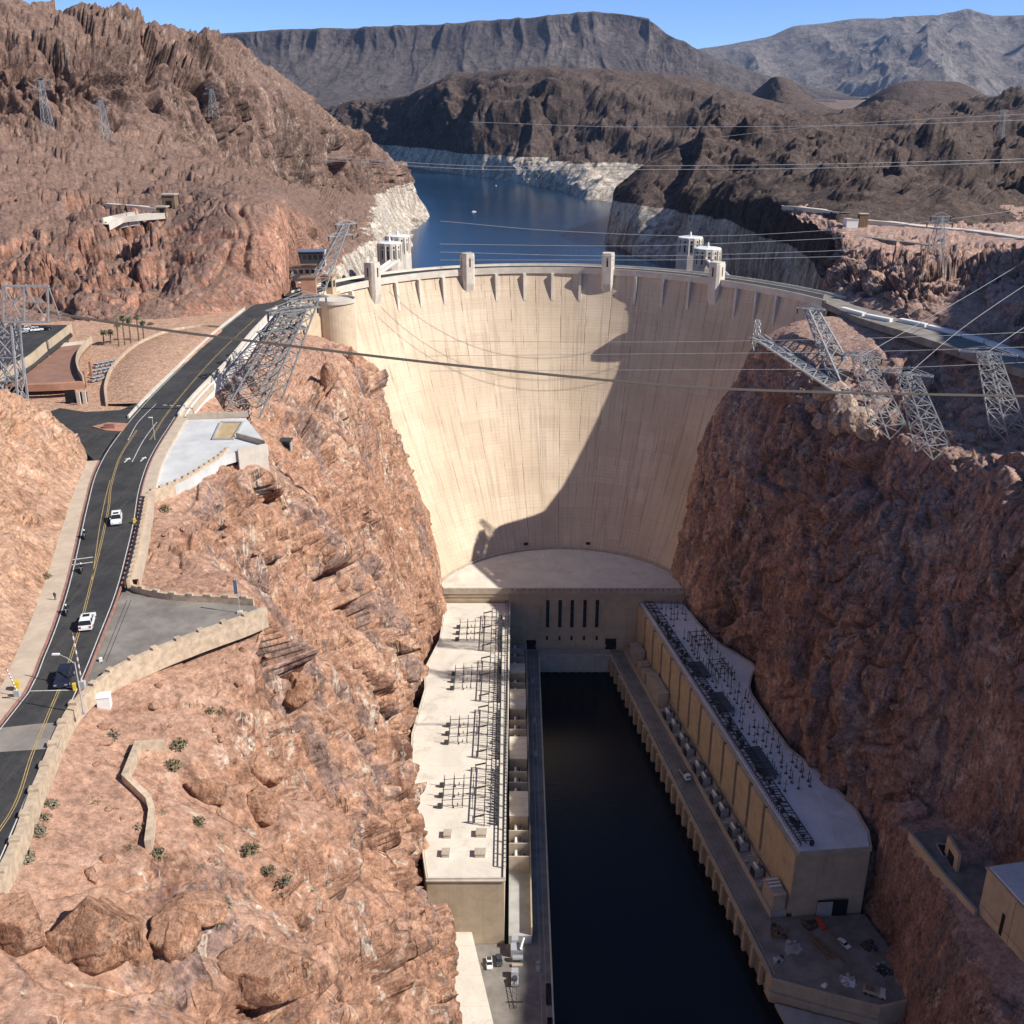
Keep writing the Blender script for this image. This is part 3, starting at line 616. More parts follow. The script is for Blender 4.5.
# low cones and mounds on the plain behind
def mound(pts, y, depth, mat, A, L, seed, zb=None):
    """hill whose skyline passes through the pixels pts at distance y"""
    g = []
    for px_, py_ in pts:
        t = Y(px_, py_, y); b = 150 if zb is None else zb
        g.append([(t[0]*0.98, y-depth, b), (t[0]*0.99, y-depth*0.45, b+(t[2]-b)*0.5), t, (t[0]*1.02, y+depth, b)])
    loft('hill', np.swapaxes(np.array(g), 0, 1), mat, [0.2, 1, 0.6, 0.4], hills(L, A, seed), px=1.3)
mound([(735, 112), (752, 100), (768, 82), (776, 77), (788, 80), (802, 90), (820, 104), (840, 112)], 3600, 500, M['rock_dark'], 14, 260, 5, 240)
mound([(840, 118), (862, 107), (880, 93), (898, 84), (925, 81), (955, 82), (978, 92), (1000, 104), (1030, 112)], 3400, 420, M['rock_dark'], 8, 220, 6, 220)
mound([(560, 104), (600, 92), (650, 84), (700, 90), (740, 96), (800, 104)], 4200, 500, M['rock_far'], 14, 300, 9, 250)
# flat-topped mesa and the far range
ms = [(120, 60), (190, 45), (206, 38), (222, 33), (300, 29), (400, 26), (470, 22), (520, 18), (560, 15), (600, 12.5), (628, 14), (652, 21), (668, 33), (684, 43), (720, 60), (770, 78), (840, 92)]
g = []
for k, (a, b) in enumerate(ms):
    y = 8600; top = Y(a, b, y); cap = 0.3 if 206 <= a <= 668 else 0.12
    foot = Y(a, 100, y-1500); h = top[2]-foot[2]
    cap_h = 150 if 206 <= a <= 660 else 30
    g.append([Y(a, 108, 5200), foot, (top[0], y-700, foot[2]+h*0.28), (top[0], y-260, max(foot[2]+h*0.4, top[2]-cap_h)), (top[0], y-150, top[2]-12), (top[0]*1.03, y+300, top[2]+2), (top[0]*1.2, y+2500, foot[2])])
def disp_mesa(P, N):
    d = ridge_mf(warp(P, 700, 200, 2)*np.array((1/430, 1/1600, 1/2600)), 7, 4)*0.5+ridge_mf(warp(P, 300, 60, 5)*np.array((1/150, 1/600, 1/900)), 6, 14)*0.5
    return N*np.array((1, 1, 0.2))*(d*105)[:, None]+np.array((0, 0, 1.0))*(fbm(P/420, 5, 9)*14)[:, None]
loft('mesa', np.swapaxes(np.array(g), 0, 1), M['rock_mesa'], [0.15, 0.5, 1, 0.9, 0.7, 0.15, 0.3], disp_mesa, px=1.0, floor=40)
mt = [(560, 70), (640, 58), (690, 46), (715, 42), (740, 38), (770, 32), (798, 22), (830, 20), (858, 18), (890, 20), (920, 17), (960, 16), (1000, 15), (1040, 14), (1100, 18), (1250, 30)]
g = []
for k, (a, b) in enumerate(mt):
    y = 15500; top = Y(a, b+2, y); foot = Y(a, 104, 10500)
    g.append([Y(a, 109, 7000), foot, (top[0]*0.88, 12200, foot[2]+(top[2]-foot[2])*0.3), (top[0]*0.95, 13800, foot[2]+(top[2]-foot[2])*0.66), top, (top[0]*1.15, 18500, foot[2])])
def disp_mtn(P, N):
    d = ridge_mf(warp(P, 2500, 500, 3)/2900, 8, 14)*0.9+ridge_mf(P/900, 7, 5)*0.25
    return np.array((0, 0, 1.0))*(d*380)[:, None]
loft('mountain', np.swapaxes(np.array(g), 0, 1), M['rock_mtn'], [0.05, 0.35, 1.0, 1, 0.12, 0.5], disp_mtn, px=1.0, floor=40)
# desert plain out to the horizon, and a lower sheet under everything
xs = np.linspace(-26000, 26000, 260); ys = np.concatenate([np.linspace(2900, 9000, 120), np.linspace(9300, 42000, 60)])
Xg, Yg = np.meshgrid(xs, ys); zz = 205+np.clip((Yg-2900)/5500, 0, 1)*110+np.clip((Yg-8000)/30000, 0, 1)*150
Pg = np.stack([Xg, Yg, zz], -1); Pg[..., 2] += (fbm(Pg.reshape(-1, 3)/900, 5, 70)*22).reshape(Xg.shape)
tag(grid_mesh('ground', Pg, M['desert'], True), kind='structure')
B = MB(); B.sheet([(-26000, -3000, -12), (-26000, 42000, -12)], [(26000, -3000, -12), (26000, 42000, -12)]); struct(B, 'ground', M['desert'])
# mountain outside the frame to the right that keeps the right-hand side in shade
def q_a(q, a): return (a*0.956+q*0.292, -a*0.292+q*0.956)
prof = [(-40, 230), (60, 240), (150, 256), (250, 286), (334, 314), (390, 336), (430, 350), (488, 355), (541, 355), (560, 300), (620, 240), (700, 200)]
g = []
for q, z in prof:
    row = []
    for a, f in ((205, 0.0), (230, 0.55), (250, 1.0), (330, 1.04), (520, 0.0)):
        x, y = q_a(q, a); row.append((x, y, 150+(z-150)*f))
    g.append(row)
loft('hill', np.swapaxes(np.array(g), 0, 1), M['rock_right'], [0.1, 0.3, 0.25, 1, 0.5], rock(40, 9, 0.4, 0.6, 33), px=4, floor=200)
# water
B = MB(); th = np.linspace(-1.15, 1.15, 25); B.sheet([(37+150*math.sin(a), 479+150*math.cos(a), 130) for a in th], [(37+2600*math.sin(a*0.62), 479+3000*math.cos(a*0.62), 130) for a in th]); struct(B, 'lake', M['lake'])
B = MB(); B.sheet([(-20, -200, 0), (-20, 470, 0)], [(150, -200, 0), (150, 470, 0)]); struct(B, 'river', M['river'])
# ================================================================ the dam
crest_px = [(-104.5, 498), (-100, 515), (-91.4, 533.8), (-73.3, 563.2), (-52, 588.2), (-24.2, 601.5), (16.3, 608.5), (56.1, 597.5), (73.9, 588.9), (106.8, 573.3), (118.6, 560.2), (134.5, 532), (150, 503), (158, 480), (163, 460)]
CT = (30.0, 478.0)
_ang = np.array([math.atan2(x-CT[0], y-CT[1]) for x, y in crest_px]); _rad = np.array([math.hypot(x-CT[0], y-CT[1]) for x, y in crest_px])
_pf = np.polyfit(_ang, _rad, 5)
def dam_pt(th, z, dr=0.0):
    """point of the downstream face at arc angle th and height z, moved dr outwards (upstream)"""
    t = (179.0-z)/136.0; p = max(t, 0)**1.28 if t <= 1 else 1+(t-1)*1.0
    rt = np.polyval(_pf, th); cx = CT[0]*(1-p)+26*p; cy = CT[1]*(1-p)+444.5*p; r = rt*(1-p)+68*p+dr
    return (cx+r*math.sin(th), cy+r*math.cos(th), z)
TH0, TH1 = -1.26, 1.42
dam = thing('dam', 'huge curved tan concrete dam wall spanning the canyon', 'dam', (27, 479, 0))
ths = np.linspace(TH0, TH1, 330); zs = np.concatenate([np.linspace(-6, 176.6, 150)])
Pd = np.array([[dam_pt(a, z) for a in ths] for z in zs])
arc = np.concatenate([[0], np.cumsum(np.linalg.norm(np.diff(Pd[-1], axis=0), axis=1))])
uv = np.zeros(Pd.shape[:2]+(2,)); uv[..., 0] = arc[None, :]; uv[..., 1] = zs[:, None]
face = grid_mesh('face', Pd-np.array((27, 479, 0)), M['dam'], True, False, uv); face.parent = dam
def ring(mb, z0, z1, d0, d1, a0=TH0, a1=TH1, n=160, zf=None):
    """curved slab along the crest between radial offsets d0 (inner) and d1 and heights z0, z1"""
    an = np.linspace(a0, a1, n); vs = []
    for a in an:
        i = dam_pt(a, 179, d0); o = dam_pt(a, 179, d1)
        vs += [(i[0], i[1], z0), (o[0], o[1], z0), (o[0], o[1], z1), (i[0], i[1], z1)]
    fs = []
    for k in range(n-1):
        for q in range(4): fs.append((4*k+q, 4*k+(q+1) % 4, 4*k+4+(q+1) % 4, 4*k+4+q))
    fs += [(0, 3, 2, 1), (4*n-4, 4*n-3, 4*n-2, 4*n-1)]
    mb.add(vs, fs); return mb
ring(MB(), 100, 176.55, 1.5, 14).build('upstream_wall', M['concrete'], dam)
ring(MB(), 176.6, 179.0, -1.6, 15).build('crest_slab', M['concrete_pale'], dam)
ring(MB(), 179.004, 179.05, 0.9, 12.5).build('crest_road', M['asphalt'], dam)
ring(MB(), 179.0, 180.15, -1.5, -1.0).build('parapet', M['concrete_pale'], dam)
ring(MB(), 179.0, 180.15, 14.2, 14.7).build('parapet', M['concrete_pale'], dam)
def ang_at(px, py): x, y, z = Z(px, py, 180); return math.atan2(x-CT[0], y-CT[1])
t_ang = [ang_at(377, 280), ang_at(470, 270), ang_at(607, 270), ang_at(716, 279)]
piers = []
for a, b, n in ((t_ang[0], t_ang[1], 3), (t_ang[1], t_ang[2], 4), (t_ang[2], t_ang[3], 3)):
    piers += [a+(b-a)*(k+1)/(n+1) for k in range(n)]
st = t_ang[1]-t_ang[0]; piers += [t_ang[0]-st*0.3, t_ang[0]-st*0.62, t_ang[3]+st*0.27, t_ang[3]+st*0.52, t_ang[3]+st*0.78]
for a in piers:                                              # tapering crest piers under the overhanging walk
    w = 1.6/134; mb = MB()
    q = [dam_pt(a-w/2, 176.6, 0.6), dam_pt(a+w/2, 176.6, 0.6), dam_pt(a+w/2, 176.6, -2.6), dam_pt(a-w/2, 176.6, -2.6)]
    b = [dam_pt(a-w/2, 162, 1.0), dam_pt(a+w/2, 162, 1.0), dam_pt(a+w/2, 162, -0.25), dam_pt(a-w/2, 162, -0.25)]
    mb.add(b+q, [(0, 1, 2, 3), (7, 6, 5, 4), (0, 4, 5, 1), (1, 5, 6, 2), (2, 6, 7, 3), (3, 7, 4, 0)]); mb.build('pier', M['concrete_pale'], dam)
for a in t_ang:                                              # elevator and utility towers with a rounded shaft
    x, y, z = dam_pt(a, 178, -1.0); mb = MB(); ca, sa = math.cos(-a), math.sin(-a)
    def L(u, v, zz): return (x+u*math.cos(a)-v*-math.sin(a)*1.0, y-u*math.sin(a)+v*math.cos(a), zz)
    outl = [(-3.4, 3.2), (3.4, 3.2), (3.4, -2.2), (2.2, -3.6), (-2.2, -3.6), (-3.4, -2.2)]
    ring_ = lambda zz, k=1.0, dv=0.0: [L(u*k, v*k+dv, zz) for u, v in outl]
    rows = [ring_(152, 0.8, 5.6), ring_(164, 0.96, 1.5), ring_(172, 1.0, 0.0), ring_(188.2, 1.0), ring_(188.2, 0.93), ring_(189.2, 0.93)]
    vs = [p for r in rows for p in r]; n = 6
    fs = [(j*n+k, j*n+(k+1) % n, (j+1)*n+(k+1) % n, (j+1)*n+k) for j in range(5) for k in range(n)]+[tuple(range(n))[::-1], tuple(range(5*n, 6*n))]
    mb.add(vs, fs); tw = mb.build('tower', M['concrete_pale'], dam)
    for (u0, v0), (u1, v1) in zip(outl, outl[1:]+outl[:1]):
        mu, mv = (u0+u1)/2, (v0+v1)/2; nl = math.hypot(u1-u0, v1-v0)
        if nl < 2.5: continue
        nu, nv = (v1-v0)/nl, -(u1-u0)/nl; du, dv = (u1-u0)/nl*0.45, (v1-v0)/nl*0.45
        nu, nv = -nu, -nv
        if nu*mu+nv*mv < 0: nu, nv = -nu, -nv
        e = 0.02
        wb = MB(); wb.add([L(mu-du+nu*e, mv-dv+nv*e, 181.6), L(mu+du+nu*e, mv+dv+nv*e, 181.6), L(mu+du+nu*e, mv+dv+nv*e, 186.6), L(mu-du+nu*e, mv-dv+nv*e, 186.6)], [(0, 1, 2, 3)]); wb.build('window', M['dark'], tw)
# rounded lookout and side wall at the left end
ax = [dam_pt(-1.10, 178.4), (-84, 512, 0), (-90, 497.5, 0), (-95, 493, 0), (-100, 485, 0), (-104, 474, 0), (-107, 462, 0), (-110, 450, 0)]
mb = MB(); mb.prism([(p[0], p[1]) for p in ax]+[(-122, 450), (-122, 545), (-100, 545)], 140, 178.42); mb.build('abutment_wall', M['concrete_dam'], dam)
c = (-86.5, 503, 0); mb = MB(); mb.lathe((c[0], c[1], 0), [(9.5, 145), (9.5, 178.5)], 40); mb.build('lookout_base', M['concrete_dam'], dam)
mb = MB(); mb.lathe((c[0], c[1], 0), [(10.2, 178.5), (10.2, 179.2)], 40); mb.build('lookout_floor', M['concrete_pale'], dam)
mb = MB(); mb.wall([(c[0]+9.9*math.cos(t), c[1]+9.9*math.sin(t), 179.2) for t in np.linspace(-2.6, 1.6, 36)], 0.5, 1.1); mb.build('parapet', M['concrete_pale'], dam)
mb = MB()
for a in (t_ang[1]+0.16, t_ang[2]+0.02):
    q = dam_pt(a, 45.5, -0.12); mb.box((q[0], q[1]-0.2, 43.05), (2.2, 0.5, 3.2), -a)
mb.build('door', M['dark'], dam)
# crest lamp posts are tiny; intake towers behind the dam
def intake(x, y, zt, w, label, rz=0.0):
    t = thing('intake_tower', label, 'intake tower', (x, y, 128), 'intake towers standing in the lake behind the dam'); n = 12
    mb = MB(); mb.lathe((x, y, 128), [(w*0.54, -6), (w*0.54, zt-128-11), (w*0.5, zt-128-11), (w*0.5, zt-128)], n, 0, rz); mb.build('shaft', M['concrete_pale'], t)
    mb = MB()
    for k in range(n):
        a = rz+2*math.pi*k/n; mb.box((x+w*0.5*math.cos(a), y+w*0.5*math.sin(a), 122), (0.9, 1.2, zt-122-.5), a)
    mb.build('buttress_fins', M['concrete_pale'], t)
    for k in range(n):
        a = rz+2*math.pi*(k+0.5)/n; r = w*0.5*math.cos(math.pi/n)+0.03
        if math.sin(a) > 0.5: continue
        for z0, h in ((zt-9.0, 5.2), (zt-2.9, 1.4)):
            mb = MB(); mb.box((x+r*math.cos(a), y+r*math.sin(a), z0), (0.1, w*0.06, h), a); mb.build('window', M['dark'], t)
    mb = MB(); mb.lathe((x, y, zt), [(w*0.505, 0), (w*0.505, 0.35), (w*0.42, 0.7), (w*0.2, 0.8)], n, 0, rz); mb.lathe((x, y, zt+.8), [(0.8, 0), (0.6, 2.2), (0.3, 3.0)], 8); mb.build('roof', M['white'], t)
    return t
def at_top(px, py, y): return Y(px, py, y)
for px_, py_, yy, w, lb in ((397.5, 236, 690, 16, 'tall white intake tower behind the other at the left lake shore'), (389.5, 243, 655, 15, 'nearer white intake tower with dark side windows by the left lake shore'),
                            (690.5, 237.5, 705, 16.5, 'white intake tower farther out behind the right end of the dam'), (708.0, 248.5, 655, 16.5, 'white intake tower closest to the crest at the right end of the dam')):
    p = at_top(px_, py_, yy); intake(p[0], p[1], p[2], w, lb, 0.2)
def footbridge(a, b, label):
    t = thing('footbridge', label, 'footbridge', (a[0], a[1], a[2]-1)); mb = MB(); mb.bar(a, b, 4.5, 0.9); mb.build('deck', M['concrete_pale'], t)
    mb = MB(); d = np.array(b)-np.array(a); n = np.array((-d[1], d[0], 0)); n = n/np.linalg.norm(n)*2.1
    for s in (1, -1): mb.wall([tuple(np.array(a)+n*s+(0, 0, 0.45)), tuple(np.array(b)+n*s+(0, 0, 0.45))], 0.3, 1.1)
    mb.build('railing', M['white'], t)
    mb = MB()
    for f in (0.3, 0.7): q = np.array(a)+d*f; mb.box((q[0], q[1], 110), (3, 2.5, q[2]-110.5))
    mb.build('support', M['concrete'], t)
for (px_, py_, yy), th, lb in (((708, 262, 648)), t_ang[3]-0.03, 'pale footbridge from the dam crest to the right intake towers'), (((394, 268, 640)), t_ang[0]+0.1, 'pale footbridge from the dam crest to the left intake towers'):
    p = Y(px_, py_, yy); e = dam_pt(th, 179, 14.8); footbridge((e[0], e[1], 178.4), (p[0], p[1], 178.2), lb)
# ================================================================ power station in the canyon
def off(poly, d):
    """plan polygon pushed outward by d"""
    n = len(poly); A = sum(poly[i][0]*poly[(i+1) % n][1]-poly[(i+1) % n][0]*poly[i][1] for i in range(n)); sg = 1 if A > 0 else -1; out = []
    for i in range(n):
        a, b, c2 = np.array(poly[i-1]), np.array(poly[i]), np.array(poly[(i+1) % n]); d1 = b-a; d2 = c2-b
        n1 = np.array((d1[1], -d1[0]))/np.linalg.norm(d1)*sg; n2 = np.array((d2[1], -d2[0]))/np.linalg.norm(d2)*sg
        m = n1+n2; m = m/max(m@m/2, 0.5); out.append(tuple(b+m*d))
    return out
# --- central block
FY = 461.0
back = [(26+67*math.sin(t), 444.5+67*math.cos(t)) for t in np.linspace(1.30, -1.28, 26)]
cen = [(-39, FY), (88, FY)]+back
ph = thing('powerhouse', 'tan central powerhouse block with white curved roof at the foot of the dam', 'powerhouse', (27, FY, 0))
MB().prism(cen, -4, 40.6).build('wall', M['concrete_wall'], ph)
mb = MB(); mb.prism([(-39, FY-0.5), (88.5, FY-0.5)]+back, 40.6, 42.6); mb.build('cornice', M['concrete'], ph)
rf = MB().prism([(-38.2, FY+0.3), (87.6, FY+0.3)]+[(26+66.3*math.sin(t), 444.5+66.3*math.cos(t)) for t in np.linspace(1.30, -1.28, 26)], 42.6, 43.0).build('roof', M['roof_white'], ph)
mb = MB(); mb.wall([(x, y, 42.6) for x, y in [(26+67*math.sin(t), 444.5+67*math.cos(t)) for t in np.linspace(1.32, -1.3, 30)]], 0.8, 1.3)
mb.wall([(-39, FY-0.1, 42.6), (88.5, FY-0.1, 42.6)], 0.8, 1.1); mb.build('parapet', M['concrete'], ph)
mb = MB()
for k in range(30): mb.box((0+k*2.9, FY-0.66, 42.65), (0.35, 0.3, 0.9))
mb.build('railing_posts', M['steel_dark'], ph)
for xw in (18, 24.2, 30.3, 36.7, 42.9):
    fr = MB()
    for xx in (xw-1.05, xw+1.05): fr.box((xx, FY-0.12, 21.3), (0.35, 0.3, 16.2))
    f = fr.build('window', M['concrete'], ph)
    pn = MB(); pn.box((xw, FY-0.03, 21.6), (1.75, 0.1, 15.4)); g = pn.build('pane', M['glass'], f)
    ms_ = MB()
    for k in range(4): ms_.box((xw, FY-0.1, 24.2+k*3.1), (1.74, 0.1, 0.22))
    ms_.build('glazing_bar', M['steel_dark'], f)
for xw in (17.8, 24.2, 30.3, 36.7, 43.1):
    w_ = MB(); w_.box((xw, FY-0.04, 14.2), (1.1, 0.12, 2.4)); w_.build('window', M['dark'], ph)
for x0, x1, z0, z1 in ((7.3, 12.3, 9.0, 14.3), (47.6, 53.2, 9.0, 15.2)):
    d_ = MB(); d_.box(((x0+x1)/2, FY-0.04, z0), (x1-x0, 0.12, z1-z0)); d_.build('door', M['dark'], ph)
mb = MB()
for xx in list(range(14, 48, 6)): mb.box((xx+0.9, FY-0.1, 16.5), (0.6, 0.22, 23.9))
for xx in (13.0, 47.0): mb.box((xx, FY-0.14, 9), (1.0, 0.3, 31.4))
mb.build('pilaster', M['concrete_wall'], ph)
mb = MB(); mb.box((30, FY-0.3, 10.6), (36, 0.62, 1.0)); mb.box((30.5, FY-0.2, 39.0), (126, 0.42, 0.5)); mb.build('ledge', M['concrete'], ph)
# terrace in front of the block and its wall down to the water
tr = MB(); tr.prism([(13, FY-0.2), (13, 453.6), (51.2, 453.6), (49.8, FY-0.2)], -4, 9.0); tr.build('terrace', M['concrete_grey'], ph)
mb = MB(); mb.wall([(13.2, 453.8, 9), (51, 453.8, 9)], 0.5, 1.0)
for k in range(9): mb.box((16+k*4.1, 453.45, -1), (0.8, 0.5, 8.4))
mb.build('river_parapet', M['concrete_wall'], ph)
# --- left wing
wl = [(-1.2, 459.5), (-33.4, 459.5), (-33.4, 421.6), (-38.4, 394.3), (-36.9, 377.7), (-39.4, 344.1), (-37.0, 309.1), (-31.6, 287), (-27.4, 263), (-2.6, 263)]
lw = thing('powerhouse_wing', 'sunlit powerhouse wing with white roof under the left cliff', 'powerhouse', (-18, 360, 0), 'long powerhouse wings on both river banks')
MB().prism(wl, -4, 35.2).build('wall', M['concrete_wall'], lw)
MB().prism(off(wl, 0.5), 35.2, 35.8).build('cornice', M['concrete_pale'], lw)
MB().prism(off(wl, -0.4), 35.8, 36.0).build('roof', M['roof_white'], lw)
mb = MB(); pw = off(wl, 0.1); mb.wall([(p[0], p[1], 35.8) for p in pw[1:]+[pw[0]]], 0.6, 0.9); mb.build('parapet', M['concrete_pale'], lw)
for k, (x, y) in enumerate(((-22, 284), (-10.5, 284.5), (-22, 274.5), (-10.6, 274.5))):
    mb = MB(); mb.box((x, y, 36.0), (2.4 if k % 2 == 0 else 3.4, 3.0, 1.3)); mb.box((x, y, 37.3), (2.7 if k % 2 == 0 else 3.7, 3.3, 0.2))
    single(mb, 'roof_hatch', M['concrete'], ('small' if k % 2 == 0 else 'larger')+' tan roof box in the row '+('farther from' if k < 2 else 'nearest')+' the wing end wall', 'roof hatch', 'tan boxes at the end of the white roof')
RK = random.Random(3)
def rack(yc, L, label):
    """outdoor switchgear: a double gantry along the roof edge and cross frames reaching inward"""
    t = thing('switchgear_rack', label, 'switchgear', (-5.5, yc, 36), 'dark steel switchgear racks on the white roof')
    mb = MB(); y0, y1 = yc-L/2, yc+L/2
    for x in (-7.6, -9.6):
        mb.bar((x, y0, 41), (x, y1, 41), 0.28, 0.36)
        for y in np.linspace(y0, y1, 5): mb.bar((x, y, 36), (x, y, 41.2), 0.3)
    for y in np.linspace(y0, y1, 9): mb.bar((-9.6, y, 41), (-7.6, y, 41), 0.2)
    mb.build('gantry', M['steel_dark'], t)
    for y in (y0+1, y1-1, yc+1):
        mb = MB(); mb.bar((-9.6, y, 40), (-13.6, y, 39), 0.35, 0.5); mb.bar((-13.6, y, 36), (-13.6, y, 39.4), 0.3); mb.build('bracket', M['steel_dark'], t)
    mb = MB()
    for y in (yc-6, yc, yc+6):
        mb.bar((-9.6, y, 40.4), (-25, y, 39.2), 0.16); 
        for x in (-14, -17.5, -21, -24.6):
            mb.bar((x, y, 36), (x, y, 39.6), 0.2); mb.cyl((x, y, 39.6), (x, y, 41.2), 0.16, 0.1, 6)
        mb.box((-25.6, y, 36), (1.6, 1.4, 1.5)); mb.bar((-19.3, y-0.8, 37.4), (-19.3, y+0.8, 37.4), 0.3)
    for x in (-14, -17.5, -21.2): mb.bar((x, yc-6, 39.4), (x, yc+8+RK.random()*3, 39.4), 0.14)
    mb.build('busbars', M['steel_dark'], t)
    mb = MB()
    for y in np.arange(y0+0.6, y1, 1.55):
        mb.cyl((-7.4, y, 40.6), (-4.6, y+RK.uniform(-.4, .4), 39.2+RK.uniform(-1, .4)), 0.12, 0.12, 5); mb.box((-5.2, y, 36), (1.0, 0.8, RK.uniform(1.4, 3.0)))
        if RK.random() < .6: mb.cyl((-6.3, y+.3, 36), (-6.3, y+.3, 38.6), 0.22, 0.12, 6)
    mb.build('insulators', M['steel_dark'], t)
for yc, L, lb in ((427, 34, 'switchgear rack nearest the central block, where tower shadow falls'), (384, 33, 'second switchgear rack from the central block on the white roof'), (344, 33, 'third switchgear rack from the central block, with clear white roof beside it'), (305, 32, 'switchgear rack closest to the tan end wall with four roof boxes')):
    rack(yc, L, lb)
mb = MB()
for x in (-1.9, -3.2): mb.bar((x, 268, 38.6), (x, 457, 38.6), 0.3, 0.3)
for y in np.arange(268, 457.5, 2.1): mb.bar((-1.9, y, 38.6), (-3.2, y, 38.6), 0.2); 
for y in np.arange(268, 457.5, 6.3): mb.bar((-1.9, y, 36), (-1.9, y, 38.6), 0.25); mb.bar((-3.2, y, 36), (-3.2, y, 38.6), 0.25)
single(mb, 'cable_tray', M['steel_dark'], 'long dark steel cable tray along the river edge of the white roof', 'cable tray')
# --- right wing, in a frame running down the river: s along, d towards the river
def RW(s, d, z=None):
    x, y = 63.5+0.1706*s-0.985*d, 463-0.985*s-0.1706*d
    return (x, y) if z is None else (x, y, z)
RZ = math.atan2(-0.985, 0.1706)
wr = [RW(3, 0), RW(190.5, 0)]+[Z(a, b, 36)[:2] for a, b in ((871, 848), (868, 832), (857, 812), (842, 795), (822, 774), (803, 760), (788, 748), (775, 730), (763, 712), (752, 696), (749, 688), (751, 677), (756, 667), (748, 661), (735, 653), (722, 646), (710, 636), (697, 622), (690, 612))]+[(86, 459)]
rw = thing('powerhouse_wing', 'shaded powerhouse wing with grey roof and tall panelled river wall under the right cliff', 'powerhouse', (92, 370, 0), 'long powerhouse wings on both river banks')
MB().prism(wr, -4, 35.0).build('wall', M['concrete_wall'], rw)
MB().prism(off(wr, 0.45), 35.0, 35.6).build('cornice', M['concrete'], rw)
MB().prism(off(wr, -0.4), 35.6, 36.0).build('roof', M['roof_grey'], rw)
mb = MB(); pw = off(wr, 0.1); mb.wall([(p[0], p[1], 35.6) for p in pw[1:-1]], 0.6, 0.9); mb.build('parapet', M['concrete'], rw)
for k in range(13):
    s0, s1 = 5+k*13.35, 5+(k+1)*13.35-2.2
    if k == 12: s1 = 190.4
    mb = MB(); a, b = RW(s0, 0.02), RW(s1, 0.02); c2, d2 = RW(s1, 1.3), RW(s0, 1.3); mb.prism([a, b, c2, d2], 15, 34.9); mb.build('panel', M['concrete_wall'], rw)
    if k < 12:
        mb = MB(); mb.prism([RW(s1+0.25, 0.02), RW(s0+13.1, 0.02), RW(s0+13.1, 0.2), RW(s1+0.25, 0.2)], 16, 34.2); mb.build('recess_window', M['glass'], rw)
mb = MB(); mb.prism([RW(3, 0.02), RW(190.4, 0.02), RW(190.4, 1.8), RW(3, 1.8)], 10.5, 15); mb.build('plinth', M['concrete_wall'], rw)
mb = MB(); u = np.array((119.8-96, 276.6-275.4)); mb.prism([(104.3, 275.55), (104.3, 275.3), (114.9, 275.8), (114.9, 276.1)], 9.01, 15.6); 
dr = mb.build('door', M['dark'], rw); mb = MB(); mb.prism([(104.3, 275.28), (104.3, 275.16), (109.6, 275.42), (109.6, 275.55)], 9.0, 15.2); mb.build('shutter', M['concrete_grey'], dr)
# clutter strip along the inner edge of the roof, and the forest of insulator posts
mb = MB()
for s in np.arange(6, 188, 1.5):
    h = RK.uniform(1.0, 2.6)
    mb.bar(RW(s, -1.5, 36+h), RW(s+RK.uniform(-1, 1), -6.2, 36+RK.uniform(.8, 2.2)), 0.22); mb.bar(RW(s, -1.5, 36), RW(s, -1.5, 36+h), 0.22)
    if RK.random() < 0.5: p = RW(s, -RK.uniform(2.5, 6), 36); mb.box(p, (RK.uniform(.7, 1.6), RK.uniform(.7, 1.6), RK.uniform(.6, 1.8)), RZ)
for d in (-1.5, -3.4, -6.2): mb.bar(RW(6, d, 37.4), RW(188, d, 37.4), 0.3)
single(mb, 'cable_tray', M['steel_dark'], 'cluttered dark cable racks along the river edge of the shaded grey roof', 'cable tray')
pmb = MB(); pmb.box((0, 0, 0), (1.0, 1.0, 0.35)); pmb.bar((0, 0, .3), (0, 0, 3.4), 0.2); pmb.cyl((0, 0, 3.4), (0, 0, 5.2), 0.2, 0.1, 6); pmb.bar((-0.9, 0, 3.3), (0.9, 0, 3.3), 0.15); pmb.bar((0, 0, 1), (0.7, 0, 0.3), 0.15)
POST_L = 'dark insulator post standing among others on the shaded grey roof'
post0 = None
for s0, s1, n, d0, d1 in ((12, 30, 10, 9, 17), (42, 62, 16, 10, 20), (66, 86, 17, 9, 19), (92, 112, 16, 9, 18), (118, 136, 15, 9, 17), (142, 158, 18, 9, 19)):
    for k in range(n):
        s = s0+(s1-s0)*(k//3)/(max(1, (n-1)//3))+RK.uniform(-.9, .9); d = d0+(d1-d0)*(k % 3)/2+RK.uniform(-.7, .7); p = RW(s, -d, 36.0)
        if post0 is None: post0 = single(pmb, 'insulator_post', M['post_grey'], POST_L, 'insulator post', 'insulator posts on the grey roof', base=(0, 0, 0)); o = post0; o.location = p
        else: o = dup(post0, p, RK.uniform(0, 3))
for s0, lb in ((46, 'dark pipe frame over equipment on the grey roof beside the cliff notch'), (72, 'dark pipe frame among insulator posts past the notch of the grey roof')):
    mb = MB()
    for i in range(4):
        for j in range(2):
            p = RW(s0+i*4, -11-j*6, 36); mb.bar(p, (p[0], p[1], 41.5), 0.25)
    for j in range(2): mb.bar(RW(s0-1, -11-j*6, 41.3), RW(s0+13, -11-j*6, 41.3), 0.3)
    for i in range(4): mb.bar(RW(s0+i*4, -10, 41.3), RW(s0+i*4, -18.5, 41.3), 0.22)
    single(mb, 'pipe_frame', M['steel_dark'], lb, 'steel frame')
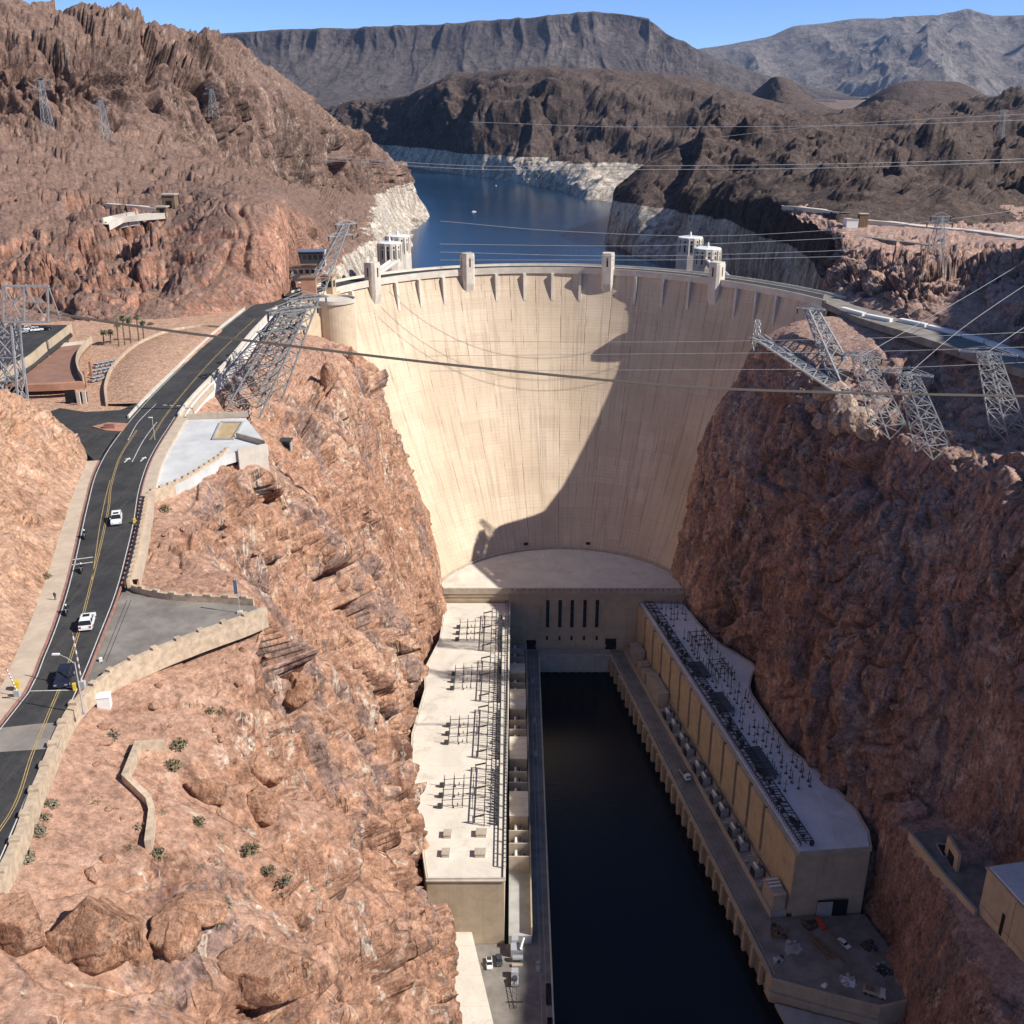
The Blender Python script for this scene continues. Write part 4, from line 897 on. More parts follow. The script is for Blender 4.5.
for s0, s1, lb in ((66, 78, 'dark grating deck on the grey roof, nearest the cliff notch'), (92, 106, 'dark grating deck halfway down the grey roof edge'), (132, 150, 'longest dark grating deck towards the end of the grey roof')):
    mb = MB(); mb.prism([RW(s0, -4), RW(s1, -4), RW(s1, -10), RW(s0, -10)], 36.9, 37.1)
    for s in np.arange(s0, s1+.1, 2): mb.bar(RW(s, -4, 37.3), RW(s, -10, 37.3), .25); mb.bar(RW(s, -4.2, 36), RW(s, -4.2, 37), .25); mb.bar(RW(s, -9.8, 36), RW(s, -9.8, 37), .25)
    single(mb, 'grating_deck', M['post_grey'], lb, 'grating', 'grating decks on the grey roof')
# --- transformers and their bays
def transformer(label, group):
    t = thing('transformer', label, 'transformer', (0, 0, 0), group)
    mb = MB(); mb.box((0, 0, 0.25), (3.2, 3.0, 3.2)); mb.box((0, 0, 3.45), (2.6, 2.4, 0.3)); mb.build('tank', M['steel'], t)
    for sx in (2.0, -2.0):
        mb = MB(); mb.box((sx*.88, 0, 0.9), (0.2, 2.9, 1.9))
        for k in range(7): mb.box((sx, -1.35+k*0.45, 0.5), (0.7, 0.16, 2.7))
        mb.build('cooling_fins', M['steel_dark'], t)
    mb = MB(); mb.cyl((-0.9, -1.5, 4.6), (-0.9, 1.5, 4.6), 0.5, n=10); mb.bar((-0.9, -1, 3.7), (-0.9, -1, 4.2), .2); mb.bar((-0.9, 1, 3.7), (-0.9, 1, 4.2), .2); mb.build('oil_tank', M['white'], t)
    for k in (-1, 0, 1): mb = MB(); mb.cyl((0.6, k*0.9, 3.7), (0.9, k*1.1, 5.4), 0.28, 0.14, 8); mb.build('bushing', M['steel_dark'], t)
    return t
tl = transformer('grey transformer in an open bay between tan fire walls, left river bank', 'transformers on the left terrace')
first = True
platform = thing('transformer_terrace', 'tan terrace of open bays and blocks along the left wing', 'terrace', (3, 360, 0))
mb = MB(); mb.prism([(-1.1, 263), (6.6, 263), (7.4, 459), (-1.0, 459)], -4, 12.4); mb.build('floor', M['concrete_grey'], platform)
mb = MB(); mb.wall([(6.5, 263.2, 12.4), (7.2, 455, 12.4)], 0.5, 3.4); mb.build('front_wall', M['concrete_wall'], platform)
ybay = 452.0
for kind, ln in (('o', 8), ('o', 8), ('o', 8), ('b', 9), ('o', 7), ('o', 7), ('b', 17), ('o', 7), ('o', 7), ('o', 7), ('b', 16), ('o', 7), ('o', 7), ('o', 7), ('b', 15), ('o', 7), ('o', 7), ('o', 7)):
    y0, y1 = ybay-ln, ybay; ybay -= ln
    if y0 < 264: break
    x1 = 6.1
    if kind == 'b':
        mb = MB(); mb.box((2.6, (y0+y1)/2, 12.4), (7.0, ln-0.4, 7.2)); b = mb.build('block', M['concrete_wall'], platform)
        mb = MB(); mb.box((2.6, (y0+y1)/2, 19.6), (7.2, ln-0.2, 0.3)); 
        for yy in np.arange(y0+2.5, y1-1, 4): mb.box((2.6, yy, 19.9), (6.2, 0.15, 0.12))
        mb.build('roof', M['concrete_pale'], b)
    else:
        mb = MB(); mb.box((2.5, y0, 12.4), (7.2, 0.5, 6.4)); mb.build('fire_wall', M['concrete'], platform)
        loc = (2.3, (y0+y1)/2, 12.4)
        if first: tl.location = loc; first = False
        else: dup(tl, loc)
# left river deck with rails, a long narrow road below the terrace
dk = MB(); dk.prism([(7.45, 459.5), (6.7, 263), (-16.5, 262.6), (-12, 200), (-9, 120), (12.6, 120), (12.9, 240), (13.9, 452), (13, 460)], -4, 9.0); struct(dk, 'pavement', M['asphalt_old'])
mb = MB(); mb.wall([(13.6, 453, 9), (12.65, 240, 9), (12.35, 125, 9)], 0.5, 0.35); single(mb, 'kerb', M['concrete_pale'], 'pale concrete kerb along the river edge of the left deck', 'kerb')
mb = MB()
for x0, x1 in ((9.3, 9.0), (10.9, 10.6)): mb.sheet([(x0, 455, 9.012), (x1, 230, 9.012)], [(x0+0.14, 455, 9.012), (x1+0.14, 230, 9.012)])
struct(mb, 'crane_rail', M['steel'])
for k, (x, y, h, lb) in enumerate(((9.9, 428, 1.0, 'pale box on the shaded left river deck, nearest the powerhouse door'), (10.2, 394, 1.2, 'pair of pale crates halfway along the shaded left river deck'), (10.2, 368, 1.2, 'pale crates on the left river deck beside the second terrace block'), (8.3, 252, 1.1, 'low grey crate row by the deck edge'))):
    mb = MB(); mb.box((x, y, 9), (1.3, 1.6, h)); mb.box((x, y+2.2, 9), (1.2, 1.2, h*0.8)); mb.box((x, y, 9+h), (1.4, 1.7, 0.08)); single(mb, 'crate', M['concrete_grey'], lb, 'crate')
for y0, y1, lb in ((246, 238, 'dark open hatch at the deck edge beside the white drilling rig'), (233, 224, 'dark open hatch at the very edge of the left deck, nearest the camera')):
    mb = MB(); mb.wall([(10.8, y0, 9), (10.7, y1, 9), (12.1, y1, 9), (12.2, y0, 9), (10.8, y0, 9)], 0.2, 0.5); mb.sheet([(10.8, y0, 9.02), (10.7, y1, 9.02)], [(12.2, y0, 9.02), (12.1, y1, 9.02)], 0); single(mb, 'hatch', M['dark'], lb, 'hatch')
# valve gear in front of the end of the terrace
t = thing('pump_unit', 'white pump unit with pipes at the open end of the left terrace', 'pump', (1.6, 256.5, 9))
mb = MB(); mb.box((1.6, 258.5, 9), (4, 3, 3.2)); mb.box((1.0, 261, 9), (2.2, 2, 4.4)); mb.build('housing', M['silver'], t)
mb = MB(); mb.cyl((0.2, 255.5, 10.6), (3.6, 255.5, 10.6), 0.9, n=12); mb.cyl((2.6, 257, 12.4), (3.8, 260.6, 13.8), 0.5, n=10); mb.build('pipe', M['steel'], t)
mb = MB(); mb.box((1.8, 253.4, 9), (3.6, 1.0, 0.8)); mb.build('base', M['concrete'], t)
# long white-roofed shed squeezed under the left cliff
t = thing('shed', 'long low shed with bright white roof squeezed under the left cliff', 'shed', (-13, 245, 9))
pl = [(-18.6, 264.0), (-13.8, 264.2), (-5.6, 226), (-4.8, 216), (-17, 216)]
MB().prism(pl, 9, 13.6).build('wall', M['concrete'], t); MB().prism(off(pl, 0.25), 13.6, 14.0).build('roof', M['roof_white'], t)
# drilling rig / boom machine on the deck
t = thing('drill_rig', 'white truck-mounted drilling rig with lattice mast lying over the sunlit deck', 'drill rig', (0.9, 246, 9))
mb = MB(); mb.box((0.9, 249.3, 9.7), (2.4, 2.2, 1.9), taper=0.9); mb.box((0.9, 246.4, 9.6), (2.3, 3.4, 0.9)); mb.build('body', M['silver'], t)
mb = MB(); mb.cyl((0.9, 246.6, 10.5), (0.9, 246.6, 11.4), 0.9, n=12); mb.build('drum', M['steel_dark'], t)
for sx in (-1, 1):
    for yy in (249.4, 247.2, 245.4): mb = MB(); mb.cyl((0.9+sx*0.95, yy, 9.5), (0.9+sx*1.25, yy, 9.5), 0.5, n=12); mb.build('wheel', M['tyre'], t)
mb = MB()
for sx in (-.6, .6): mb.bar((0.9+sx, 246, 11.3), (0.7+sx*1.1, 236.5, 9.6), 0.16)
for k in range(8): f = k/7; g2 = (k+1)/7 if k < 7 else 1; mb.bar((0.3, 246-9.5*f, 11.3-1.7*f), (1.4, 246-9.5*g2, 11.3-1.7*g2), 0.1)
mb.bar((-1.6, 239, 9.4), (3.4, 239, 9.4), 0.25); mb.build('mast', M['steel_dark'], t)
# --- right terrace, deck and river wall
tp = thing('transformer_terrace', 'shaded terrace of equipment and sheds along the right wing', 'terrace', (72, 370, 0))
mb = MB(); mb.prism([RW(4, 1.85), RW(190, 1.85), RW(190, 7.6), RW(4, 7.6)], -4, 11.4); mb.build('floor', M['concrete_grey'], tp)
mb = MB(); mb.wall([RW(4, 7.5, 11.4), RW(190, 7.5, 11.4)], 0.4, 0.6); mb.build('kerb', M['concrete_wall'], tp)
mb = MB(); mb.wall([RW(62, 2.5, 11.4), RW(188, 2.5, 11.4)], 0.4, 2.6); mb.build('back_wall', M['concrete'], tp)
tr0 = transformer('grey transformer among pipes and cabinets on the shaded right river terrace', 'transformers on the right terrace'); first = True
for s in (70, 79, 90, 98, 110, 118, 130, 138, 150, 158, 172):
    p = RW(s, 5.1, 11.4)
    if first: tr0.location = p; tr0.rotation_euler = (0, 0, RZ+math.pi/2); first = False
    else: dup(tr0, p, RZ+math.pi/2)
for s in (65, 74.5, 84.5, 94, 104, 114, 124, 134, 144, 154, 165, 178):
    mb = MB()
    for q in range(3): mb.bar(RW(s+q*1.1, 2.9, 15), RW(s+q*1.1, 6.6, 14.2), 0.25)
    mb.box(RW(s, 6.5, 11.4), (1.0, 1.2, RK.uniform(1.2, 2.4)), RZ); mb.bar(RW(s, 3, 11.4), RW(s, 3, 15), .3)
    single(mb, 'pipework', M['steel'], 'grey pipe rack and cabinet standing between right-bank transformers', 'pipework', 'pipe racks on the right terrace')
for s0, s1, h, lb in ((13, 22.5, 7.5, 'tan ribbed shed nearest the central powerhouse on the right terrace'), (26, 31, 4.6, 'small low shed between the two large ribbed sheds'), (33, 38, 4.6, 'small flat shed touching the larger ribbed shed on the right terrace'), (41, 60, 7.0, 'long ribbed shed with pale door panel on the right terrace'), (181, 189.5, 6.5, 'square tan shed with three white pipes on top at the terrace end')):
    t = thing('shed', lb, 'shed', RW((s0+s1)/2, 4.6, 11.4)); mb = MB(); mb.prism([RW(s0, 2.4), RW(s1, 2.4), RW(s1, 7.0), RW(s0, 7.0)], 11.4, 11.4+h); mb.build('wall', M['concrete_wall'], t)
    mb = MB(); mb.prism([RW(s0-.2, 2.3), RW(s1+.2, 2.3), RW(s1+.2, 7.2), RW(s0-.2, 7.2)], 11.4+h, 11.7+h)
    for s in np.arange(s0+1, s1, 2): mb.prism([RW(s, 2.3), RW(s+.3, 2.3), RW(s+.3, 7.2), RW(s, 7.2)], 11.7+h, 11.9+h)
    mb.build('roof', M['concrete'], t)
    if h > 5: mb = MB(); mb.prism([RW(s0+1.2, 7.02), RW(s1-1.2, 7.02), RW(s1-1.2, 7.12), RW(s0+1.2, 7.12)], 12, 11.4+h*0.7); mb.build('door', M['concrete_grey'], t)
    if s0 > 180:
        for q in range(3): mb = MB(); mb.cyl(RW(s0+1.5+q*1.6, 2.6, 12.2+h), RW(s0+1.5+q*1.6, 6.8, 12.2+h), 0.35, n=8); mb.build('pipe', M['white'], t)
dk = MB(); dk.prism([RW(4, 7.65), RW(190.3, 7.65), RW(190.3, 1.0), (96.5, 274.6), (121.5, 276.4), (124.5, 262), (123, 240), (113.5, 237.3), (83, 248.2), (82.4, 252), (50.3, 453.5), (50.0, 460)], -6, 9.0); struct(dk, 'pavement', M['asphalt_old'])
qw = thing('quay_wall', 'tan buttressed river wall below the right deck road', 'quay wall', (68, 350, 0))
mb = MB(); mb.wall([(50.3, 453.0, 8.0), (82.6, 250.5, 8.0)], 0.9, 1.6); mb.build('coping', M['concrete_wall'], qw)
e0, e1 = np.array((50.3, 453.0)), np.array((82.4, 252.0)); de = (e1-e0)/np.linalg.norm(e1-e0); ne = np.array((de[1], -de[0])); az_ = math.atan2(de[1], de[0])
if ne[0] > 0: ne = -ne
for k in range(28):
    p = e0+de*(3+k*7.3)+ne*0.55; mb = MB(); mb.box((p[0], p[1], -4), (1.7, 1.3, 12.4), az_); mb.build('buttress', M['concrete_wall'], qw)
pf = thing('platform_wall', 'curved tan retaining wall at the end of the right-hand work yard', 'retaining wall', (98, 243, 0))
mb = MB(); mb.wall([(82.3, 252, -5), (82.8, 248, -5), (98, 242.4, -5), (113.5, 237.2, -5), (123, 239.6, -5)], 0.8, 14.5); mb.build('wall', M['concrete_wall'], pf)
mb = MB(); mb.wall([(81.6, 251, 4), (82.2, 247, 4), (97.8, 241.4, 4), (113.5, 236.2, 4)], 0.8, 0.6); mb.build('ledge', M['concrete'], pf)
lp = MB(); lp.prism([(84, 246), (86, 236), (112, 226), (128, 230), (125, 238), (113.4, 236.0), (97.8, 241.2)], -6, 1.2); struct(lp, 'pavement', M['concrete_grey'])
mb = MB(); mb.wall([(52.0, 452.5, 9.0), (84.2, 250, 9.0)], 0.25, 0.25); single(mb, 'kerb', M['concrete_wall'], 'thin tan kerb along the river edge of the right deck', 'kerb')
mb = MB()
for d in (9.6, 11.2): mb.sheet([RW(6, d, 9.012), RW(186, d, 9.012)], [RW(6, d+.14, 9.012), RW(186, d+.14, 9.012)])
struct(mb, 'crane_rail', M['steel_dark'])
# valve house and ledge road on the lower right cliff
vh = thing('valve_house', 'tan concrete valve house with grey roof clinging to the lower right cliff', 'valve house', (140, 226, 40))
v0 = [Z(990, 864, 66)[:2], Z(978, 922, 44)[:2], Z(1090, 960, 66)[:2]]
c0 = Z(988, 866, 66); c1 = Z(1046, 930, 66); dirn = np.array((c1[0]-c0[0], c1[1]-c0[1])); dirn /= np.linalg.norm(dirn); nrm = np.array((-dirn[1], dirn[0])); nrm = nrm if nrm[0] > 0 else -nrm
def VP(s, d, z=None):
    q = np.array(c0[:2])+dirn*s+nrm*d; return (q[0], q[1]) if z is None else (q[0], q[1], z)
MB().prism([VP(0, 0), VP(46, 0), VP(46, 24), VP(0, 24)], 14, 65).build('wall', M['concrete_wall'], vh)
MB().prism([VP(-.4, -.4), VP(46.4, -.4), VP(46.4, 24.4), VP(-.4, 24.4)], 65, 65.5).build('cornice', M['concrete_wall'], vh)
MB().prism([VP(.4, .4), VP(45.6, .4), VP(45.6, 23.6), VP(.4, 23.6)], 65.5, 66).build('roof', M['roof_grey'], vh)
mb = MB(); mb.prism([VP(9.2, 0.02), VP(10.4, 0.02), VP(10.4, -.12), VP(9.2, -.12)], 50, 57.5); mb.build('window', M['dark'], vh)
mb = MB(); n = 14; pts = []
for r in (2.9, 1.7):
    for k in range(n):
        a = math.radians(200+k*100/(n-1)); pts.append((r*math.cos(a), r*math.sin(a)))
vs = [VP(11.2+u, -.06, 48.5+v) for u, v in pts]+[VP(11.2+u, -.14, 48.5+v) for u, v in pts]
mb.add(vs, [(2*n+k, 2*n+k+1, 3*n+k+1, 3*n+k) for k in range(n-1)]+[(k, k+1, 2*n+k+1, 2*n+k) for k in range(n-1)]); mb.build('vent', M['dark'], vh)
mb = MB(); mb.prism([VP(13, 0.0), VP(13.12, 0.0), VP(13.12, -.03), VP(13, -.03)], 20, 64.8); mb.prism([VP(0.4, 0.0), VP(45, 0.0), VP(45, -.03), VP(.4, -.03)], 52.4, 52.52); mb.build('joint', M['steel_dark'], vh)
LZ = 50
rr = [Z(911, 834, LZ), Z(930, 858, LZ), Z(950, 882, LZ), Z(977, 912, LZ)]; rl = [Z(948, 832, LZ), Z(958, 858, LZ), Z(982, 884, LZ), Z(1000, 905, LZ)]
mb = MB(); mb.sheet(rr, [(p[0]+5, p[1]+4, LZ) for p in rl]); struct(mb, 'road', M['asphalt_old'])
t = thing('retaining_wall', 'tan wall holding up the ledge road on the right cliff', 'retaining wall', (134, 252, 30)); mb = MB(); mb.wall([(p[0]-.3, p[1], 30) for p in rr], 1.0, 20.9); mb.build('wall', M['concrete_wall'], t)
t = thing('tunnel_portal', 'tan tunnel mouth with dark opening beside the ledge road', 'tunnel', Z(956, 850, LZ)); a = Z(946, 852, LZ); b = Z(957, 872, LZ)
mb = MB(); mb.wall([a, b], 1.0, 6.5); mb.build('headwall', M['concrete_wall'], t)
mb = MB(); da = np.array(b)-np.array(a); mb.wall([tuple(np.array(a)+da*.3+(-.6, 0, 0.02)), tuple(np.array(a)+da*.75+(-.6, 0, 0.02))], 0.15, 3.6); mb.build('opening', M['dark'], t)
t = thing('ramp_guard', 'dark pit with pale kerb in front of the tunnel mouth on the ledge road', 'pit', Z(944, 850, LZ))
q = [Z(936, 844, LZ+.02), Z(947, 845, LZ+.02), Z(953, 855, LZ+.02), Z(943, 857, LZ+.02)]; mb = MB(); mb.add(q, [(0, 1, 2, 3)]); mb.build('pit', M['dark'], t); mb = MB(); mb.wall(q+[q[0]], 0.35, 0.4); mb.build('kerb', M['concrete'], t)
# ================================================================ roads, walls, pavements
bpy.context.view_layer.update()
_DG = bpy.context.evaluated_depsgraph_get()
from mathutils import Vector
_GROUND = [o for o in bpy.data.objects if o.type == 'MESH' and o.name.split('.')[0] in ('terrain', 'hill')]
def _cast(o, d):
    best = None
    for ob in _GROUND:
        ok, loc, nor, _ = ob.ray_cast(Vector(o), Vector(d))
        if ok and (best is None or (loc-Vector(o)).length < (best[0]-Vector(o)).length): best = (loc, nor)
    return best
def hit(px, py):
    """where the terrain is seen at this pixel"""
    r = _cast((0, 0, H), Vector(ray(px, py)).normalized()); return tuple(r[0]) if r else None
def gz(x, y, default=0.0):
    r = _cast((x, y, 600), (0, 0, -1)); return r[0].z if r else default
RZv = 180.0
def G(pts, z=RZv): return [Z(a, b, z) for a, b in pts]
def slab(mb, Lp, Rp, t=2.0):
    n = len(Lp); lo = lambda P: [(p[0], p[1], p[2]-t) for p in P]
    mb.sheet(Lp, Rp); mb.sheet(lo(Lp), Lp); mb.sheet(Rp, lo(Rp)); return mb
def dz(P, d): return [(p[0], p[1], p[2]+d) for p in P]
def shift(P, d):
    """polyline moved sideways in plan"""
    p = np.array(P, float); out = []
    for i in range(len(p)):
        a, b = p[max(i-1, 0)], p[min(i+1, len(p)-1)]; v = b-a; n = np.array((v[1], -v[0], 0)); n /= np.linalg.norm(n[:2]); out.append(tuple(p[i]+n*d))
    return out
def resamp(P, n=60):
    p = np.array(P, float); d = np.concatenate([[0], np.cumsum(np.linalg.norm(np.diff(p, axis=0), axis=1))]); return [tuple(x) for x in pchip(d, p, np.linspace(0, d[-1], n))]
rr_px = [(82, 682), (101, 635), (116, 597), (129, 550), (135, 524), (141, 488), (152, 457), (170, 427), (188, 401), (223, 365), (255, 328), (274, 309)]
rl_px = [(28, 691), (40, 663), (52, 634), (66, 591), (74, 559), (86, 505), (96, 470), (110, 445), (146, 401), (176, 371), (226, 325), (249, 307)]
near_r = [(-57, 40, RZv), (-60.2, 80, RZv), Z(2, 862, RZv), Z(40, 772, RZv)]; near_l = [(-70.5, 40, RZv), (-73.5, 80, RZv), (-76, 104, RZv), (-77.8, 122, RZv)]
RR = resamp(near_r+G(rr_px)+[(-108, 500, RZv-.6), (-101, 533, 179.1)], 90); RL = resamp(near_l+G(rl_px)+[(-120, 500, RZv-.6), (-112, 542, 179.1)], 90)
mb = slab(MB(), RL, RR); struct(mb, 'road', M['asphalt'])
def mid(f): return [tuple(np.array(a)*(1-f)+np.array(b)*f) for a, b in zip(RL, RR)]
def stripe(mb, P, w, z=0.008, i0=0, i1=None, dash=None):
    P = P[i0:i1]
    if dash:
        P = resamp(P, 400); d = np.concatenate([[0], np.cumsum(np.linalg.norm(np.diff(np.array(P), axis=0), axis=1))]); s = 0
        while s < d[-1]:
            k = [p for p, q in zip(P, d) if s <= q <= s+dash[0]]
            if len(k) > 1: mb.sheet(dz(shift(k, -w/2), z), dz(shift(k, w/2), z))
            s += dash[0]+dash[1]
    else: mb.sheet(dz(shift(P, -w/2), z), dz(shift(P, w/2), z))
mb = MB(); stripe(mb, mid(.035), .16); stripe(mb, mid(.965), .16)
LT = resamp(G([(128, 440), (140, 420), (156, 404)]), 20); stripe(mb, LT, .18)
LM = resamp(G([(132, 462), (145, 438), (157, 422)]), 20); stripe(mb, LM, .18)
stripe(mb, resamp(G([(163, 405), (183, 406)]), 8), .5, dash=(1.3, 1.0)); stripe(mb, resamp(G([(64, 566), (93, 562)]), 8), .35); stripe(mb, resamp(G([(63, 561), (93, 557)]), 8), .35)
stripe(mb, resamp(G([(30, 691), (76, 690)]), 6), .2, 0.012)
for a in ((127, 460), (143, 459)):                            # turn arrows
    p = np.array(Z(*a, RZv)); mb.add([tuple(p+(-.2, -2, .008)), tuple(p+(.2, -2, .008)), tuple(p+(.2, .6, .008)), tuple(p+(-.2, .6, .008)), tuple(p+(-.9, .6, .008)), tuple(p+(.9, .6, .008)), tuple(p+(0, 2, .008))], [(0, 1, 2, 3), (4, 5, 6)])
struct(mb, 'road_marking', M['marking_white'])
mb = MB(); cl = G([(33, 752), (47, 718), (62, 682), (78, 634), (86, 604), (92, 580), (97, 560), (104, 530), (109, 505), (110, 492), (113, 478), (121, 455), (137, 430)])
base = [(-63.8, 40, RZv), (-66.9, 80, RZv), Z(5, 822, RZv)]; CL = resamp(base+cl, 120); stripe(mb, shift(CL, -.17), .13); stripe(mb, shift(CL, .17), .13)
C2l = resamp(G([(92, 580), (96, 552), (100, 525), (105, 500), (110, 480)]), 30); stripe(mb, C2l, .14)
CU = resamp(G([(150, 440), (166, 415), (190, 385), (222, 350), (255, 319)]), 40); stripe(mb, shift(CU, -.17), .13); stripe(mb, shift(CU, .17), .13)
struct(mb, 'road_marking', M['marking_yellow'])
mb = MB(); a, b = mid(.0), mid(1.0); k0 = min(range(90), key=lambda i: abs(RL[i][1]-121)); k1 = min(range(90), key=lambda i: abs(RL[i][1]-129))
mb.sheet(dz(G([(-25, 762), (0, 752), (30, 750), (58, 748)]), .005), dz(G([(-20, 735), (0, 728), (35, 724), (66, 722)]), .005)); struct(mb, 'road_patch', M['asphalt_old'])
# kerbs and pavements beside the road
mb = MB(); i1 = min(range(90), key=lambda i: abs(RL[i][1]-262)); LK = shift(RL[:i1], -.35); mb.wall(dz(LK, -.3), .3, .47); 
single(mb, 'kerb', M['curb_red'], 'faded red kerb between the road and the foot of the orange knoll', 'kerb')
mb = MB(); mb.wall(dz(shift(RR[:52], .35), -.3), .3, .47); single(mb, 'kerb', M['curb_red'], 'faded red kerb on the canyon side of the curving road', 'kerb')
mb = MB(); lo = shift(RL[:i1], -.5); wd = np.linspace(1, 1, len(lo)); out = shift(RL[:i1], -4.6)
slab(mb, dz(out, .12), dz(lo, .12)); struct(mb, 'pavement', M['pavement_tan'])
mb = MB(); j0 = min(range(90), key=lambda i: abs(RR[i][1]-184)); j1 = min(range(90), key=lambda i: abs(RR[i][1]-345)); seg = RR[j0:j1]; slab(mb, dz(shift(seg, .5), .12), dz(shift(seg, 3.4), .12)); struct(mb, 'pavement', M['pavement_tan'])
def crenel(name, P, w, h, label, group=None, step=2.8, mat='stone', drop=0.0):
    t = thing(name, label, 'stone wall', tuple(P[len(P)//2]), group); mb = MB(); mb.wall(dz(P, -drop), w, h+drop); mb.build('wall', M[mat], t)
    q = resamp(P, 200); d = np.concatenate([[0], np.cumsum(np.linalg.norm(np.diff(np.array(q), axis=0), axis=1))]); mb = MB(); s = 0.4
    while s < d[-1]-.5:
        i = int(np.searchsorted(d, s)); a, b = q[max(i-1, 0)], q[min(i+1, len(q)-1)]; mb.box((q[i][0], q[i][1], q[i][2]+h), (1.1, w*1.15, .42), math.atan2(b[1]-a[1], b[0]-a[0])); s += step
    c = mb.build('coping_blocks', M[mat], t); return t
crenel('parapet_wall', resamp(G([(148, 497), (143, 525), (137, 555), (129, 588)], 180.1), 20), .6, 1.15, 'dark-shadowed toothed stone wall beside the road above the lower car park', step=2.4)
crenel('parapet_wall', resamp(G([(129, 589), (147, 595), (176, 600), (215, 602), (254, 604)], 179), 20), .7, 1.3, 'low toothed stone wall along the back of the grey car park', step=3.6, drop=4)
crenel('parapet_wall', resamp([(-57.5, 40, 179.2), (-59.6, 70, 179.2)]+G([(-14, 905), (0, 882), (40, 786), (76, 708), (92, 692)], 179.2), 40), 1.2, 1.1, 'long cream stone wall beside the road at the bottom of the picture', step=5.5, drop=2.0)
crenel('parapet_wall', resamp(G([(92, 692), (112, 676), (150, 657), (200, 637), (250, 619), (266, 612)], 178.9), 30), .9, 1.2, 'stone retaining wall holding up the front edge of the grey car park', step=4.5, drop=3.0)
crenel('parapet_wall', resamp(G([(151, 494), (165, 489), (185, 480), (205, 468), (222, 456), (228, 450)], 179.2), 20), .6, .9, 'low curved wall along the front of the white concrete slab', step=2.6, drop=3.5)
# grey car park
mb = MB(); pk = G([(80, 696), (98, 650), (114, 610), (124, 587), (136, 590), (150, 597), (254, 606), (261, 611), (200, 633), (150, 652), (114, 669), (94, 686)], 179.0); mb.prism([p[:2] for p in pk], 177.5, 179.0); struct(mb, 'pavement', M['asphalt_old'])
mb = MB(); stripe(mb, G([(101, 664), (127, 600)], 179.0), .12); stripe(mb, G([(106, 662), (131, 600)], 179.0), .12); struct(mb, 'road_marking', M['asphalt'])
# white concrete slab with a sand-filled bay and its big front wall
mb = MB(); sl = G([(150, 493), (160, 470), (176, 432), (187, 420), (246, 418), (268, 446), (240, 451), (226, 455), (205, 470), (178, 484)], 179.3); mb.prism([p[:2] for p in sl], 176.5, 179.3)
t = thing('concrete_apron', 'white concrete apron with a sand-filled bay beside the road', 'apron', sl[5]); mb.build('slab', M['concrete_grey_light'] if 'concrete_grey_light' in M else M['roof_grey'], t)
mb = MB(); q = G([(221, 423), (243, 423), (233, 440), (213, 440)], 179.31); mb.add(q, [(0, 1, 2, 3)]); mb.build('sand_bay', M['sand'] if 'sand' in M else M['wood'], t)
mb = MB(); mb.wall(q+[q[0]], .6, .5); mb.build('bay_kerb', M['concrete_grey'], t)
for q_, h_ in (([(187, 420), (248, 417)], 1.8), ([(237, 438), (266, 446)], 1.6)): mb = MB(); mb.wall(G(q_, 179.3), .5, h_); mb.build('side_wall', M['concrete'], t)
mb = MB(); a, b = Z(238, 452, 179.3), Z(267, 446.5, 179.3); mb.wall([(a[0], a[1]-.3, 166), (b[0], b[1]-.3, 166)], .8, 14.2); mb.build('front_wall', M['concrete_pale'], t)
h = hit(286, 448) or (-70, 270, 170)
t = thing('shed', 'small dark open-fronted shed on the cliff edge beside the white apron', 'shed', h); mb = MB(); mb.box((h[0]-1.6, h[1]+1, h[2]-1.5), (.3, 3, 4)); mb.box((h[0]+1.6, h[1]+1, h[2]-1.5), (.3, 3, 4)); mb.box((h[0], h[1]+2.4, h[2]-1.5), (3.2, .3, 4)); mb.build('wall', M['concrete_grey'], t)
mb = MB(); mb.box((h[0], h[1]+.8, h[2]+2.5), (4.2, 4, .35)); mb.build('roof', M['steel_dark'], t)
# retaining wall on the slope at the bottom
pts = [hit(a, b) for a, b in ((166, 749), (139, 750), (126, 783), (150, 806), (153, 818), (149, 850))]
t = thing('retaining_wall', 'angled tan retaining wall on the reddish slope below the road', 'retaining wall', pts[2]); mb = MB(); mb.wall([(p[0], p[1], p[2]-2.5) for p in pts], .9, 4.2); mb.build('wall', M['stone'], t)
# junction, island, planted half circle
mb = MB(); J = G([(118, 432), (104, 452), (98, 464), (60, 428), (40, 415), (60, 408), (86, 412), (120, 410), (148, 399)], 180.0); mb.add(dz(J, .004), [tuple(range(len(J)))]); struct(mb, 'road', M['asphalt'])
mb = MB(); I = G([(92, 427), (108, 423), (128, 424), (122, 432), (106, 431)], 180.0); mb.prism([p[:2] for p in I], 179, 180.22); t = single(mb, 'traffic_island', M['brick_red'], 'small red paved traffic island at the road junction', 'traffic island')
h0 = Z(110, 428, 180.2); mb = MB(); mb.box((h0[0], h0[1], 180.2), (3.4, 1.4, .8)); mb.box((h0[0], h0[1], 181.0), (3.0, 1.0, .5)); single(mb, 'planter', M['curb_red'], 'dark red planter on the paved traffic island', 'planter')
mb = MB(); S = resamp(G([(107, 404), (106, 386), (116, 364), (136, 346), (165, 333), (205, 327), (224, 328)], 179.0), 40); In = resamp(G([(146, 403), (150, 396), (160, 386), (172, 374), (188, 362), (206, 346), (226, 330)], 179.9), 40)
n = 12; rows = [[tuple(np.array(a)*(1-f)+np.array(b)*f+np.array((0, 0, 2.0*math.sin(math.pi*f)*math.sin(math.pi*k/39)**.6))) for k, (a, b) in enumerate(zip(S, In))] for f in np.linspace(0, 1, n)]
for r0, r1 in zip(rows[:-1], rows[1:]): mb.sheet(r0, r1)
struct(mb, 'terrain', M['rock_near'])
